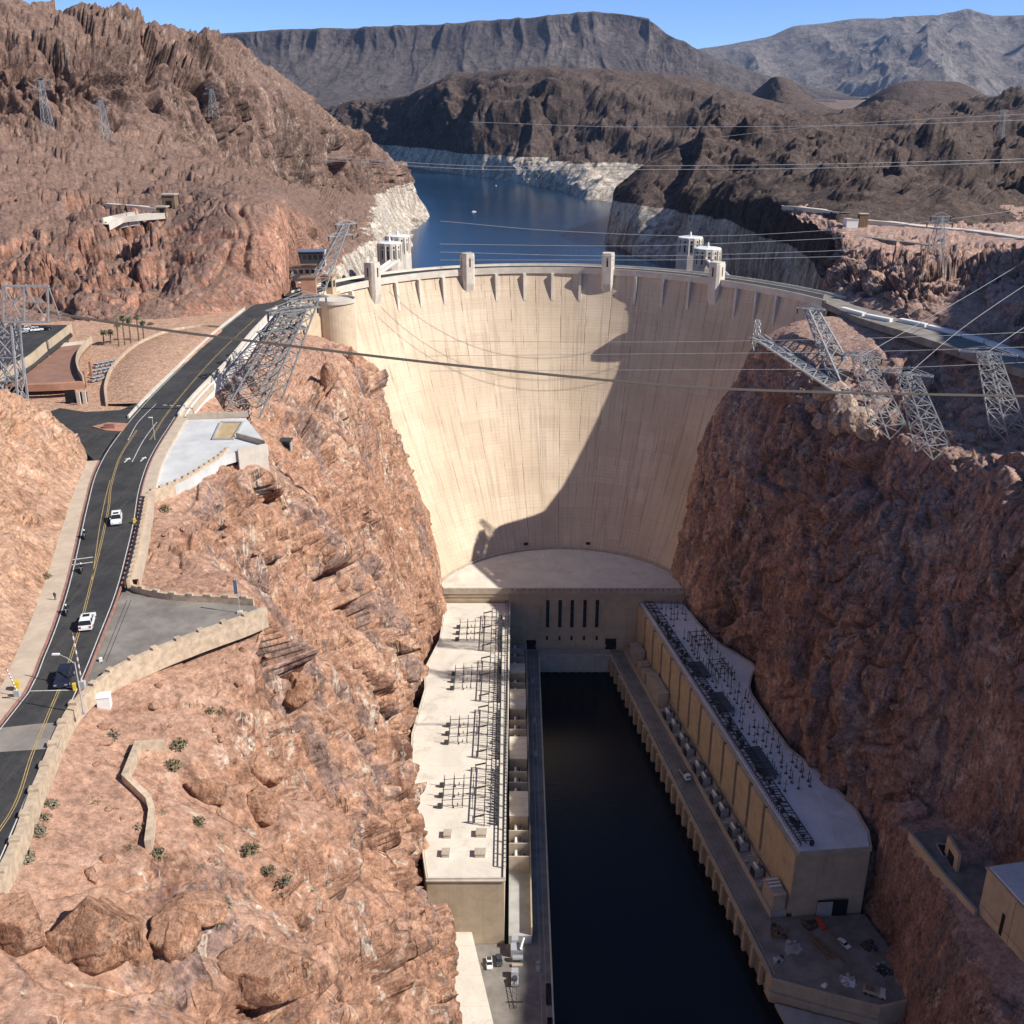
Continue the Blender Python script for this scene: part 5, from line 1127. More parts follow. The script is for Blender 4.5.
mb = MB(); mb.wall(dz(S, -2), .8, 3.0); single(mb, 'garden_wall', M['stone'], 'curved stone wall round the red half-circle slope by the road', 'stone wall')
mb = MB(); mb.wall(dz(shift(RL[i1+6:78], -.6), -.6), .5, 1.5); single(mb, 'parapet_wall', M['concrete_pale'], 'pale wall on the uphill side of the road towards the dam', 'stone wall')
mb = MB(); j2 = min(range(90), key=lambda i: abs(RR[i][1]-300)); mb.wall(dz(shift(RR[j2:80], .8), -5), .6, 6.2); single(mb, 'parapet_wall', M['concrete_pale'], 'white parapet wall on the canyon side of the road towards the dam', 'stone wall')
mb = MB(); mb.wall(dz(shift(RR[j2:78], 2.6), -5), .4, 5.4); single(mb, 'parapet_wall', M['white'], 'second lower white wall running beside the parapet towards the dam', 'stone wall')
# road at the right end of the dam
NR = resamp(G([(822, 302), (838, 309), (850, 315), (877, 324), (907, 333), (952, 348), (1003, 364), (1035, 374), (1120, 405)], 179.0), 60); FR = resamp(G([(824, 294), (840, 300), (852, 305), (882, 313), (917, 322), (962, 335), (1012, 349), (1042, 359), (1125, 385)], 179.0), 60)
struct(slab(MB(), dz(NR, .3), dz(FR, .3), 3), 'road', M['asphalt_old'])
for k, (a, b) in enumerate((((842, 310), (864, 316)), ((866, 317), (891, 322)), ((900, 321.5), (926, 327)), ((928, 328), (962, 336)), ((964, 337), (985, 343)), ((987, 344), (1006, 350)), ((1008, 351), (1032, 360)))):
    w = ['first', 'second', 'third', 'fourth', 'fifth', 'sixth', 'last'][k]; p = G([a, b], 179.3); mb = MB(); mb.wall(p, 2.2, 1.3); mb.wall(dz(p, 1.3), 2.5, .15); single(mb, 'barrier_wall', M['white'], '%s white barrier segment counted from the dam along the right-hand road' % w, 'barrier', 'white barrier segments on the right-hand road')
# pale road on the terrace above
P = [hit(a, b) for a, b in ((782, 207), (800, 206), (825, 209), (850, 212))]; P = [p for p in P if p]
def ribbon_on(ground_px, w, mat, name='road', lift=.9):
    P = [hit(a, b) for a, b in ground_px]; P = resamp([p for p in P if p], 40); mb = MB(); slab(mb, dz(shift(P, -w/2), lift), dz(shift(P, w/2), lift), 3); struct(mb, name, M[mat]); return P
ribbon_on([(866, 221), (890, 223), (930, 228), (975, 232), (1030, 240)], 7, 'concrete_pale'); ribbon_on([(846, 214), (825, 211), (800, 208), (785, 207)], 5, 'concrete_pale'); ribbon_on([(836, 236), (880, 240), (930, 246)], 4, 'asphalt_old')
# ledge road on the left hillside
ribbon_on([(104, 226), (118, 219), (140, 216), (166, 214)], 6, 'concrete_pale'); ribbon_on([(108, 205), (135, 207), (160, 210)], 4, 'concrete_pale')
for (a, b), w, hh, lb in (((171, 208), 7, 9, 'dark brown hut on the ledge of the left hillside'), ((163, 213), 5, 5, 'small dark portal hut lowest on the hillside ledge road')):
    p = hit(a, b); t = thing('hut', lb, 'hut', p); mb = MB(); mb.box((p[0], p[1], p[2]-2), (w, w, hh)); mb.build('wall', M['wood'], t); mb = MB(); mb.box((p[0], p[1], p[2]-2+hh), (w+1, w+1, .6)); mb.build('roof', M['concrete'], t); mb = MB(); mb.box((p[0]+.3, p[1]-w/2-.06, p[2]), (w*.4, .2, hh*.45)); mb.build('door', M['dark'], t)
P = [hit(a, b) for a, b in ((103, 224), (112, 222), (125, 219), (138, 217))]; mb = MB(); mb.wall(dz(P, -4), 1.0, 7); single(mb, 'retaining_wall', M['concrete_pale'], 'pale retaining wall under the ledge road on the left hillside', 'retaining wall')
# ================================================================ transmission towers and lines
def lattice(base, top, bw, tw, n, leg=0.42, br=0.22, rot=0.0):
    """members of a four-legged leaning lattice between a base square and a top square"""
    ca, sa = math.cos(rot), math.sin(rot); base = np.array(base, float); top = np.array(top, float)
    def cn(f, i):
        c = base*(1-f)+top*f; w = (bw*(1-f)+tw*f)/2; x, y = ((-w, -w), (w, -w), (w, w), (-w, w))[i % 4]; return c+np.array((x*ca-y*sa, x*sa+y*ca, 0))
    mb = MB(); fs = [1-(1-k/n)**1.25 for k in range(n+1)] if bw > tw*1.3 else [k/n for k in range(n+1)]
    for i in range(4): mb.bar(cn(0, i), cn(1, i), leg)
    for a, b in zip(fs[:-1], fs[1:]):
        for i in range(4):
            mb.bar(cn(a, i), cn(b, i+1), br); mb.bar(cn(a, i+1), cn(b, i), br); mb.bar(cn(b, i), cn(b, i+1), br)
    return mb, cn
def tower(label, base, top, bw, tw, n=6, arms=((1.0, 9),), arm_dir=(0.9, -0.43), group='leaning lattice towers', leg=.42, br=.22, rot=.3, name='transmission_tower', mat='steel'):
    t = thing(name, label, 'pylon', base, group); mb, cn = lattice(base, top, bw, tw, n, leg, br, rot); mb.build('lattice_body', M[mat], t)
    d = np.array((arm_dir[0], arm_dir[1], 0)); q = np.array((-d[1], d[0], 0)); tips = []
    for f, L in arms:
        c = np.array(base)*(1-f)+np.array(top)*f; mb = MB(); a, b = c-d*L, c+d*L
        for s in (-1, 1):
            mb.bar(a+q*s*tw*.3, b+q*s*tw*.3, br*1.4); mb.bar(a+q*s*tw*.3, c+q*s*tw*.3+(0, 0, 2.2), br); mb.bar(b+q*s*tw*.3, c+q*s*tw*.3+(0, 0, 2.2), br)
        for k in range(9):
            g = -1+k/4; p0 = c+d*L*g; mb.bar(p0+q*tw*.3, p0-q*tw*.3, br); mb.bar(p0+q*tw*.3, p0+d*L*.25-q*tw*.3, br) if k < 8 else None
        mb.build('crossarm', M[mat], t); tips += [a, b]
    for p in tips: mb = MB(); mb.cyl(p, p-np.array((0, 0, 2.4)), .3, .3, 6); mb.build('insulator', M['steel_dark'], t)
    return tips
def base_at(px, py, z):
    h = hit(px, py); return (h[0], h[1], h[2]-1.0) if h else Z(px, py, z)
def top_at(px, py, y): return Y(px, py, y)
b = base_at(936, 452, 158); tower('leaning steel tower second from the right edge, over the shaded cliff top', b, top_at(908, 374, b[1]-4), 9.5, 5, 7, ((1.0, 8),))
b = base_at(1012, 438, 168); tower('leaning steel tower cut by the right edge of the picture', b, top_at(988, 353, b[1]-4), 9, 5, 7, ((1.0, 9),))
b = base_at(893, 432, 158); tower('tall leaning steel tower between the boom and the shaded towers', b, top_at(862, 356, b[1]-6), 10, 5.5, 7, ((1.0, 7),))
b = base_at(846, 380, 163); tower('narrow leaning steel tower nearest the right end of the dam', b, top_at(811, 309, 462), 9, 4.6, 7, ((1.0, 6),), leg=.6, br=.34)
b = base_at(880, 412, 158); tp_ = top_at(762, 340, 465); tower('long steel boom tower tilted far out over the right cliff edge', b, tp_, 8.5, 5, 12, ((1.0, 7), (0.82, 7)), (0.5, -.86), rot=.1, leg=.75, br=.45)
h = hit(757, 350); 
if h: tower('short pale lattice mast at the very edge of the right cliff', (h[0], h[1]+2, h[2]-1), top_at(758, 320, h[1]+2), 3.4, 2, 4, (), leg=.25, br=.14)
# left bank
b = base_at(238, 412, 168); tower('wide steel lattice tower beside the road, nearest of the dense left group', b, top_at(293, 309, b[1]+8), 13, 8, 8, ((1.0, 9), (.8, 8)), (.8, .6), mat='steel_dark2', leg=.5, br=.27)
b = base_at(262, 396, 168); tower('wide steel lattice tower behind, nearer the canyon rim in the dense left group', b, top_at(306, 298, b[1]+8), 11, 7, 8, ((1.0, 8),), (.8, .6), mat='steel_dark2', leg=.5, br=.27, rot=.6)
b = base_at(226, 385, 172); tower('lattice tower half hidden at the road side of the dense left group', b, top_at(286, 313, b[1]+10), 10, 6, 7, ((1.0, 7),), (.8, .6), mat='steel_dark2', leg=.45, br=.25, rot=.1)
b = (-101, 522, 178); tower('tall slender lattice tower rising past the left end of the dam crest', b, top_at(346, 224, 530), 9, 3, 9, ((1.0, 6), (.84, 7)), (.75, .66), mat='steel')
# big steel portal at the left edge
t = thing('transmission_tower', 'big grey steel portal tower at the left edge in front of the garage', 'pylon', (-158, 300, 178), 'leaning lattice towers')
yb = 296.0; pb = lambda x, y, yy=yb: np.array(Y(x, y, yy))
mb = MB()
for dy in (0, 5.0):
    yy = yb+dy
    mb.bar(pb(3, 286, yy), pb(49, 286, yy), .55); mb.bar(pb(3, 322, yy), pb(49, 322, yy), .55); mb.bar(pb(3, 300, yy), pb(49, 303, yy), .3)
    for x in (3, 24, 48): mb.bar(pb(x, 286, yy), pb(x, 322, yy), .5)
    for x0, x1 in ((3, 24), (24, 48)): mb.bar(pb(x0, 286, yy), pb(x1, 322, yy), .28); mb.bar(pb(x1, 286, yy), pb(x0, 322, yy), .28)
    mb.bar(pb(49, 288, yy), pb(60, 318, yy), .25); mb.bar(pb(49, 322, yy), pb(62, 314, yy), .25)
for x, y in ((3, 286), (49, 286), (3, 322), (49, 322), (24, 286), (24, 322)): mb.bar(pb(x, y), pb(x, y, yb+5), .4)
mb.build('crossarm', M['steel'], t)
mb, cn = lattice((*pb(6, 384)[:2], 177), tuple(pb(3, 322)+(0, 2.5, 0)), 7, 4.4, 5, .55, .28); mb.bar(pb(20, 322), pb(24, 384), .4); mb.build('lattice_body', M['steel'], t)
# far pylons
for (bx, by), hgt, lb in (((48, 128), 30, 'pale far pylon highest on the left hillside scree'), ((106, 140), 26, 'pale far pylon right of another on the left hillside'), ((214, 116), 20, 'small far pylon on the cliff band of the left hill'), ((936, 250), 16, 'pylon on the terrace above the right-hand rock cliff'), ((1000, 138), 26, 'far pylon on the dark hills near the right edge')):
    h = hit(bx, by)
    if not h: continue
    tower(lb, (h[0], h[1], h[2]-1), (h[0], h[1], h[2]+hgt), 6.5, 2.2, 6, ((1.0, 5), (.82, 6.5)), (1, 0.1), 'far pylons', leg=.26, br=.13, rot=.78)
# overhead lines, one object each
def line(px_pts, ys, r, label, sag=0.0, group='overhead power lines', mat='cable', name='power_line'):
    K = [np.array(Y(a, b, y)) for (a, b), y in zip(px_pts, ys)]; P = np.array(resamp(K, 60)) if len(K) > 2 else np.array([K[0]*(1-f)+K[1]*f for f in np.linspace(0, 1, 60)])
    f = np.linspace(0, 1, 60); P[:, 2] -= sag*4*f*(1-f); mb = MB(); k = 5; vs = []; 
    for i in range(60):
        d = P[min(i+1, 59)]-P[max(i-1, 0)]; d /= np.linalg.norm(d); x = np.cross(d, (0, 0, 1)); x /= np.linalg.norm(x); y = np.cross(x, d)
        vs += [tuple(P[i]+r*(x*math.cos(2*math.pi*j/k)+y*math.sin(2*math.pi*j/k))) for j in range(k)]
    mb.add(vs, [(i*k+j, i*k+(j+1) % k, (i+1)*k+(j+1) % k, (i+1)*k+j) for i in range(59) for j in range(k)])
    if name is None: return mb
    return single(mb, name, M[mat], label, 'power line', group)
line([(318, 157), (512, 166.5), (760, 165), (1060, 158)], [800]*4, .2, 'upper of the close pair of pale wires high over the lake'); line([(318, 160), (512, 170), (760, 169), (1060, 161)], [790]*4, .2, 'lower of the close pair of pale wires high over the lake')
line([(470, 122), (640, 127), (820, 126), (1060, 119)], [820]*4, .16, 'faint topmost wire crossing the dark hills'); line([(720, 137), (820, 126), (1060, 112)], [840]*3, .14, 'faint wire joining the topmost wire over the dark hills')
line([(440, 221), (560, 231), (700, 236), (860, 228), (1060, 205)], [600]*5, .13, 'wire over the lake just under the far shoreline'); line([(440, 244), (620, 246), (800, 240), (1060, 222)], [560]*4, .13, 'wire over the lake grazing the right intake tower roofs')
line([(440, 252), (620, 256), (800, 252), (1060, 235)], [550]*4, .13, 'pale wire low over the lake behind the intake towers'); line([(440, 260), (640, 260), (820, 257), (1060, 246)], [545]*4, .13, 'wire closest above the dam crest')
line([(430, 341), (640, 342), (840, 339), (1060, 331)], [360]*4, .075, 'uppermost of three straight wires over the dam face'); line([(430, 356), (640, 354), (840, 352), (1060, 346)], [355]*4, .075, 'middle one of three straight wires over the dam face'); line([(430, 371), (640, 370), (840, 369), (1060, 361)], [350]*4, .075, 'lowest of three straight wires over the dam face')
line([(908, 374), (960, 330), (1060, 262)], [325, 360, 420], .09, 'dark wire rising from the second leaning tower to the right edge'); line([(988, 352), (1020, 330), (1070, 300)], [290, 310, 340], .09, 'dark wire rising from the edge tower to the right'); line([(862, 356), (960, 300), (1060, 240)], [340, 400, 470], .09, 'dark wire rising from the middle leaning tower across the rock cliff')
line([(205, 345), (235, 385), (205, 420)], [400, 380, 330], .1, 'slack dark wire hanging beside the dense left lattice group')
t = thing('cableway', 'thick dark cableway rope strung across the whole canyon', 'cable', Y(512, 371, 300))
for k in range(5):
    mb = line([(20, 306), (65, 315), (300, 347), (512, 371), (740, 389.5), (1060, 397)], [300+k*.1]*6, .1, None, name=None)
    mb.v = [(a, b_, c_+(k-2)*.15) for a, b_, c_ in mb.v]; mb.build('rope', M['cable_dark'], t)
h = hit(57, 322) or (-150, 330, 180)
# ================================================================ vehicles, people, small buildings, plants
def prism_y(mb, prof, y0, y1, m=0, ytop=None):
    """side profile (x, z) extruded across the width"""
    n = len(prof); k = ytop or 1.0; zm = max(p[1] for p in prof); z0 = min(p[1] for p in prof)
    sc = lambda z, y: y*(1-(1-k)*(z-z0)/max(zm-z0, .01))
    vs = [(x, sc(z, y0), z) for x, z in prof]+[(x, sc(z, y1), z) for x, z in prof]
    return mb.add(vs, [tuple(range(n)), tuple(range(n, 2*n))[::-1]]+[(i, n+i, n+(i+1) % n, (i+1) % n) for i in range(n)], m)
def car(label, paint, loc, heading, kind='suv', group=None, sc_=1.0):
    """heading: angle of the nose; built at the origin along +x"""
    t = thing({'suv': 'car', 'sedan': 'car', 'pickup': 'pickup_truck'}[kind], label, {'suv': 'car', 'sedan': 'car', 'pickup': 'pickup truck'}[kind], (0, 0, 0), group)
    Lh, W_ = (2.45, .95)
    hood = {'suv': 1.08, 'sedan': .9, 'pickup': 1.1}[kind]
    mb = MB(); prism_y(mb, [(-Lh, .38), (Lh-.1, .38), (Lh, .6), (Lh-.1, hood-.12), (1.1, hood), (-Lh+.08, hood+.02), (-Lh, .7)], -W_, W_); mb.build('body', M[paint], t)
    top = {'suv': 1.78, 'sedan': 1.45, 'pickup': 1.82}[kind]; back = {'suv': -2.2, 'sedan': -1.5, 'pickup': -.6}[kind]
    mb = MB(); prism_y(mb, [(back-.1, hood), (1.15, hood), (.45, top-.06), (back+.35, top-.06)], -W_*.93, W_*.93, ytop=.86); cb = mb.build('windows', M['glass'], t)
    mb = MB(); prism_y(mb, [(back+.3, top-.06), (.5, top-.06), (.42, top), (back+.4, top)], -W_*.82, W_*.82); mb.build('roof', M[paint], t)
    for x in (.45, -.55, back+.32):
        mb = MB(); 
        for s in (-1, 1): mb.bar((x+.12, s*W_*.9, hood), (x, s*W_*.82, top-.05), .1)
        mb.build('pillar', M[paint], t)
    if kind == 'suv':
        mb = MB(); mb.box((-.2, 0, top), (.9, 1.0, .03)); mb.build('sunroof', M['glass'], t)
    if kind == 'pickup':
        mb = MB(); mb.box((-1.55, 0, hood-.32), (1.6, 1.55, .36)); mb.build('cargo_bed', M['steel_dark'], t)
    for x in (-1.45, 1.5):
        for s in (-1, 1):
            mb = MB(); mb.cyl((x, s*.72, .36), (x, s*.98, .36), .36, n=14); w = mb.build('wheel', M['tyre'], t); mb = MB(); mb.cyl((x, s*.97, .36), (x, s*1.0, .36), .2, n=10); mb.build('rim', M['silver'], w)
    for s in (-1, 1):
        mb = MB(); mb.box((Lh-.08, s*.7, .66), (.12, .36, .18)); mb.build('headlight', M['silver'], t); mb = MB(); mb.box((-Lh+.02, s*.72, .72), (.12, .3, .26)); mb.build('tail_light', M['red'], t)
        mb = MB(); mb.box((.85, s*(W_+.1), hood), (.14, .2, .16)); mb.build('mirror', M[paint], t)
    t.location = loc; t.rotation_euler = (0, 0, heading); t.scale = (sc_, sc_, sc_); return t
def along(px, z, ahead):
    """place on the road at pixel px, nose towards pixel ahead"""
    a, b = Z(*px, z), Z(*ahead, z); return a, math.atan2(b[1]-a[1], b[0]-a[0])
p, hd = along((117, 522), RZv+.01, (113, 560)); c_up = car('white car driving towards the camera on the upper stretch of road', 'white', p, hd, 'suv', sc_=1.18)
p, hd = along((88, 625), RZv+.01, (100, 585)); c_lo = car('white boxy car heading away below two motorcycles on the road', 'white', p, hd, 'suv', sc_=1.18)
p, hd = along((65, 681), RZv+.01, (45, 730)); c_dk = car('dark blue car coming down the road beside the street lamp', 'navy', p, hd, 'suv', sc_=1.18)
p, hd = along((489, 962), 9.01, (487, 985)); p = (-7.3, 254, 9.01); pk0 = car('white pickup truck parked beside the long white shed on the deck', 'white', p, math.radians(-86), 'pickup')
p = (-4.2, 255.3, 9.01); car('dark grey pickup truck parked next to the white one on the deck', 'steel_dark', p, math.radians(-84), 'pickup')
p = (110.0, 262.5, 9.01); car('white car parked in the shaded yard in front of the wing door', 'white', p, math.radians(-60), 'sedan')
# yard vehicles and clutter on the right platform
def truck(label, loc, hd, cab, bed):
    t = thing('truck', label, 'truck', (0, 0, 0)); mb = MB(); prism_y(mb, [(1.4, .6), (3.3, .6), (3.4, 1.4), (3.0, 2.6), (1.4, 2.7)], -1.15, 1.15); mb.build('cab', M[cab], t)
    mb = MB(); mb.box((3.1, 0, 1.7), (.35, 2.0, .7)); mb.build('windscreen', M['glass'], t); mb = MB(); mb.box((-1.2, 0, .8), (5.0, 2.3, .4)); mb.box((-1.2, 1.1, 1.2), (5, .1, .8)); mb.box((-1.2, -1.1, 1.2), (5, .1, .8)); mb.build('flatbed', M[bed], t)
    mb = MB(); mb.box((-1.6, 0, 1.2), (2.6, 1.6, 1.1)); mb.build('load', M['wood'], t)
    for x in (2.4, -1.0, -2.6):
        for s in (-1, 1): mb = MB(); mb.cyl((x, s*.8, .5), (x, s*1.15, .5), .5, n=12); mb.build('wheel', M['tyre'], t)
    t.location = loc; t.rotation_euler = (0, 0, hd); return t
truck('cream flatbed truck at the near corner of the shaded yard', (113.5, 242, 9.01), math.radians(-25), 'concrete_pale', 'concrete')
truck('small white utility truck parked on the right deck road', RW(109, 10.6, 9.01), RZ+.1, 'white', 'silver')
t = thing('crane_boom', 'long red and orange crane boom lying by the wing door', 'crane boom', (104.8, 268, 9))
mb = MB(); mb.bar((103.9, 273.4, 9.9), (105.4, 268.5, 9.9), 1.3, 1.3); mb.build('base', M['red'], t); mb = MB(); mb.bar((104.6, 273.6, 10.7), (108.9, 260.4, 9.9), .5); mb.build('jib', M['wood'], t)
for (a, b), lb in ((((100.5, 267), (108.2, 255)), 'long brown timber beam lying diagonally across the yard'), (((99.5, 266), (104.5, 256.5)), 'shorter brown timber beam left of the diagonal one'), (((98.6, 264.6), (103, 256)), 'brown beam edge of the sunken strip in the yard')):
    mb = MB(); mb.bar((a[0], a[1], 9.3), (b[0], b[1], 9.3), .6, .5); single(mb, 'timber_beam', M['wood'], lb, 'beam')
mb = MB(); mb.add([(100, 265.6, 9.01), (104.8, 256.6, 9.01), (107, 257.5, 9.01), (102.6, 266.2, 9.01)], [(0, 1, 2, 3)]); struct(mb, 'pavement', M['wood'])
def clutter(loc, label, seed, n, spread, mats, name, cat):
    r = random.Random(seed); t = thing(name, label, cat, loc)
    for m_ in mats:
        mb = MB(); mb.box((loc[0], loc[1], loc[2]), (spread*1.7, spread*1.7, .1 if m_ == mats[0] else .08), r.random()*3)
        for k in range(n):
            x, y = r.uniform(-spread, spread), r.uniform(-spread, spread); s = r.uniform(.4, 1.2); mb.box((loc[0]+x, loc[1]+y, loc[2]), (s, s*r.uniform(.6, 1.6), s*r.uniform(.5, 1.2)), r.uniform(0, 3))
        mb.build({'silver': 'motor', 'steel_dark': 'frame', 'white': 'cabinet', 'wood': 'crate', 'concrete': 'block'}.get(m_, 'frame'), M[m_], t)
    return t
clutter((86.9, 256, 9), 'white and dark hoisting machine at the river edge of the yard', 4, 5, 1.5, ('silver', 'steel_dark'), 'hoist', 'hoist')
clutter((98.5, 245.4, 9), 'small white cabinet with cables near the curved yard wall', 6, 2, .8, ('white',), 'cabinet', 'cabinet')
clutter((119.2, 252, 9), 'dark machinery parked against the cliff at the side of the yard', 8, 8, 2.6, ('steel_dark', 'steel'), 'machinery', 'machinery')
clutter((90, 268, 9), 'stacked timber and dark pallets outside the tan shed', 9, 9, 3.0, ('wood', 'steel_dark'), 'pallet_stack', 'pallets')
clutter((101, 271, 9), 'rusty pipes and drums outside the shaded wing wall', 21, 9, 2.4, ('steel_dark', 'wood'), 'drum_stack', 'drums')
clutter((92.5, 261, 9), 'grey cabinets and blocks in the middle of the shaded yard', 22, 7, 2.6, ('steel', 'concrete'), 'equipment', 'equipment')
clutter((107, 247, 9), 'white and tan blocks near the end of the curved yard wall', 23, 7, 2.2, ('white', 'concrete'), 'block_pile', 'blocks')
clutter((118, 262, 9), 'dark crates piled beside the cliff behind the white yard car', 24, 9, 2.4, ('steel_dark', 'wood'), 'crate_pile', 'crates')
clutter((117, 233, 1.2), 'grey container and gear on the low landing by the water', 12, 4, 2.2, ('silver', 'concrete'), 'container', 'container')
# parked cars
slots = [(98, 367), (103, 366), (108, 365), (113, 364), (96, 374), (101, 373), (106, 372), (111, 371), (95, 381), (100, 380)]
pcar = car('silver car parked in the close rows beside the curved garage wall', 'silver', Z(*slots[0], 178.4), math.radians(75), 'sedan', 'silver cars parked in rows beside the garage')
for s in slots[1:]: dup(pcar, Z(*s, 178.4))
for k, (s, pt, lb) in enumerate((((262, 296), 'white', 'white car first in the row parked under the cut cliff near the dam'), ((270, 293), 'silver', 'silver car second in the row parked under the cut cliff near the dam'), ((291, 289), 'white', 'white car parked nearest the brown block by the dam'), ((285, 293), 'black', 'black car parked between white ones by the dam'), ((297, 284), 'white', 'white car farthest along the lot behind the dam end'))):
    car(lb, pt, Z(*s, 178.6), math.radians(20), 'suv' if k % 2 else 'sedan')
for k, (s, pt, lb) in enumerate((((30, 330), 'white', 'white car on the garage roof deck behind the steel portal'), ((37, 331), 'white', 'second white car on the garage roof deck'), ((45, 330), 'black', 'black car at the right end of the garage roof deck'), ((22, 333), 'silver', 'silver car on the garage roof deck at the left'))):
    car(lb, pt, Z(*s, 184.4), math.radians(30), 'suv')
# motorcycles with riders
def skin_person(name, joints, edges, mat, levels=1):
    me = bpy.data.meshes.new(name); me.from_pydata([j[0] for j in joints], edges, []); o = bpy.data.objects.new(name, me); COL.objects.link(o)
    md = o.modifiers.new('s', 'SKIN'); sv = me.skin_vertices[0].data
    for k, j in enumerate(joints): sv[k].radius = (j[1], j[1]); sv[k].use_root = (k == 0)
    o.modifiers.new('d', 'SUBSURF').levels = levels; bpy.context.view_layer.update()
    m2 = bpy.data.meshes.new_from_object(o.evaluated_get(bpy.context.evaluated_depsgraph_get())); bpy.data.objects.remove(o); m2.materials.clear(); m2.materials.append(M[mat]); m2.name = name
    for pl in m2.polygons: pl.use_smooth = True
    return m2
_j = [((-.25, 0, .85), .17), ((-.18, 0, 1.1), .17), ((-.08, 0, 1.35), .18), ((-.03, 0, 1.5), .07), ((0, 0, 1.68), .12),
      ((.0, .2, 1.36), .075), ((.22, .3, 1.15), .06), ((.5, .28, 1.08), .05), ((.0, -.2, 1.36), .075), ((.22, -.3, 1.15), .06), ((.5, -.28, 1.08), .05),
      ((-.2, .14, .82), .11), ((.22, .24, .78), .09), ((.05, .24, .38), .07), ((.25, .25, .32), .06), ((-.2, -.14, .82), .11), ((.22, -.24, .78), .09), ((.05, -.24, .38), .07), ((.25, -.25, .32), .06)]
_e = [(0, 1), (1, 2), (2, 3), (3, 4), (2, 5), (5, 6), (6, 7), (2, 8), (8, 9), (9, 10), (0, 11), (11, 12), (12, 13), (13, 14), (0, 15), (15, 16), (16, 17), (17, 18)]
RID = skin_person('person', _j, _e, 'steel_dark')
mot = None
for k, (px_, ah, ml, rl) in enumerate((((85, 538), (80, 560), 'motorcycle farthest up the road, ridden past the white car', 'rider in dark clothes on the motorcycle farthest up the road'),
                                ((82, 572), (77, 592), 'motorcycle in the middle of the three, crossing the faint white lines', 'rider in dark clothes on the middle motorcycle of three'),
                                ((67, 614), (61, 640), 'motorcycle nearest the camera, left of the white boxy car', 'rider in dark clothes on the motorcycle nearest the camera'))):
    loc, hd = along(px_, RZv+.01, ah)
    if mot is None:
        mot = thing('motorcycle', ml, 'motorcycle', (0, 0, 0), 'motorcycles on the road')
        for x in (-.75, .75): mb = MB(); mb.cyl((x, -.07, .32), (x, .07, .32), .32, n=14); mb.build('wheel', M['tyre'], mot)
        mb = MB(); prism_y(mb, [(-.7, .6), (-.2, .35), (.4, .35), (.55, .8), (.2, 1.0), (-.1, .82), (-.8, .86)], -.17, .17); mb.build('body', M['black'], mot)
        mb = MB(); mb.bar((.55, 0, .5), (.42, 0, 1.05), .1); mb.bar((.42, -.34, 1.05), (.42, .34, 1.05), .06); mb.bar((.75, 0, .32), (.5, 0, .9), .1); mb.build('handlebar', M['steel'], mot)
        mb = MB(); mb.box((-.6, 0, .8), (.5, .7, .4)); mb.build('luggage', M['black'], mot); o = mot
    else: o = dup(mot, label=ml)
    o.location = loc; o.rotation_euler = (0, 0, hd); o.scale = (1.12,)*3
    r = bpy.data.objects.new('person', RID); COL.objects.link(r); r.location = loc; r.rotation_euler = (0, 0, hd); r.scale = (1.12,)*3; tag(r, rl, 'person', 'motorcycle riders')
    hm = MB(); hm.lathe((0, 0, 1.54), [(.05, 0), (.15, .06), (.17, .16), (.12, .27), (.02, .31)], 10); h_ = hm.build('helmet', M['white'], None, True); h_.parent = r
_j2 = [((0, 0, .92), .15), ((0, 0, 1.15), .14), ((0, 0, 1.4), .16), ((0, 0, 1.54), .06), ((0, 0, 1.7), .1), ((.2, 0, 1.42), .06), ((.25, 0, 1.12), .05), ((.24, .06, .88), .04), ((-.2, 0, 1.42), .06), ((-.25, 0, 1.12), .05), ((-.24, .06, .88), .04),
       ((.1, 0, .86), .1), ((.11, .02, .48), .075), ((.11, 0, .08), .06), ((.11, .16, .05), .045), ((-.1, 0, .86), .1), ((-.11, .02, .48), .075), ((-.11, 0, .08), .06), ((-.11, .16, .05), .045)]
_e2 = [(0, 1), (1, 2), (2, 3), (3, 4), (2, 5), (5, 6), (6, 7), (2, 8), (8, 9), (9, 10), (0, 11), (11, 12), (12, 13), (13, 14), (0, 15), (15, 16), (16, 17), (17, 18)]
PED = skin_person('person', _j2, _e2, 'steel_dark'); r = bpy.data.objects.new('person', PED); COL.objects.link(r); r.location = Z(55.5, 600, RZv+.13); tag(r, 'person in dark clothes standing on the pale pavement left of the road', 'person')
# street lamp, barrier gates, signs, boxes by the road
def lamp(px, label, hgt, arm, z=RZv):
    p = Z(*px, z); t = thing('street_lamp', label, 'street lamp', p); mb = MB(); mb.cyl(p, (p[0], p[1], z+hgt), .14, .08, 8); mb.box((p[0], p[1], z), (.5, .5, .5)); mb.build('pole', M['lamp_grey'], t)
    q = (p[0]+arm[0], p[1]+arm[1], z+hgt+.7); mb = MB(); mb.bar((p[0], p[1], z+hgt-.3), ((p[0]+q[0])/2, (p[1]+q[1])/2, z+hgt+.45), .1); mb.bar(((p[0]+q[0])/2, (p[1]+q[1])/2, z+hgt+.45), q, .1); mb.build('arm', M['lamp_grey'], t)
    mb = MB(); mb.box((q[0]+arm[0]*.12, q[1], z+hgt+.6), (1.1, .4, .2)); mb.build('lamp_head', M['white'], t)
lamp((84, 714), 'tall grey street lamp arching over the road beside the dark car', 9.2, (-2.9, 1.2))
lamp((240, 612), 'bare thin pole', 5.5, (0.01, 0.01), 179) if False else None
p = Z(240, 613, 179); t = thing('flag_sign', 'thin pole with a hanging blue banner at the tip of the grey car park', 'banner', p)
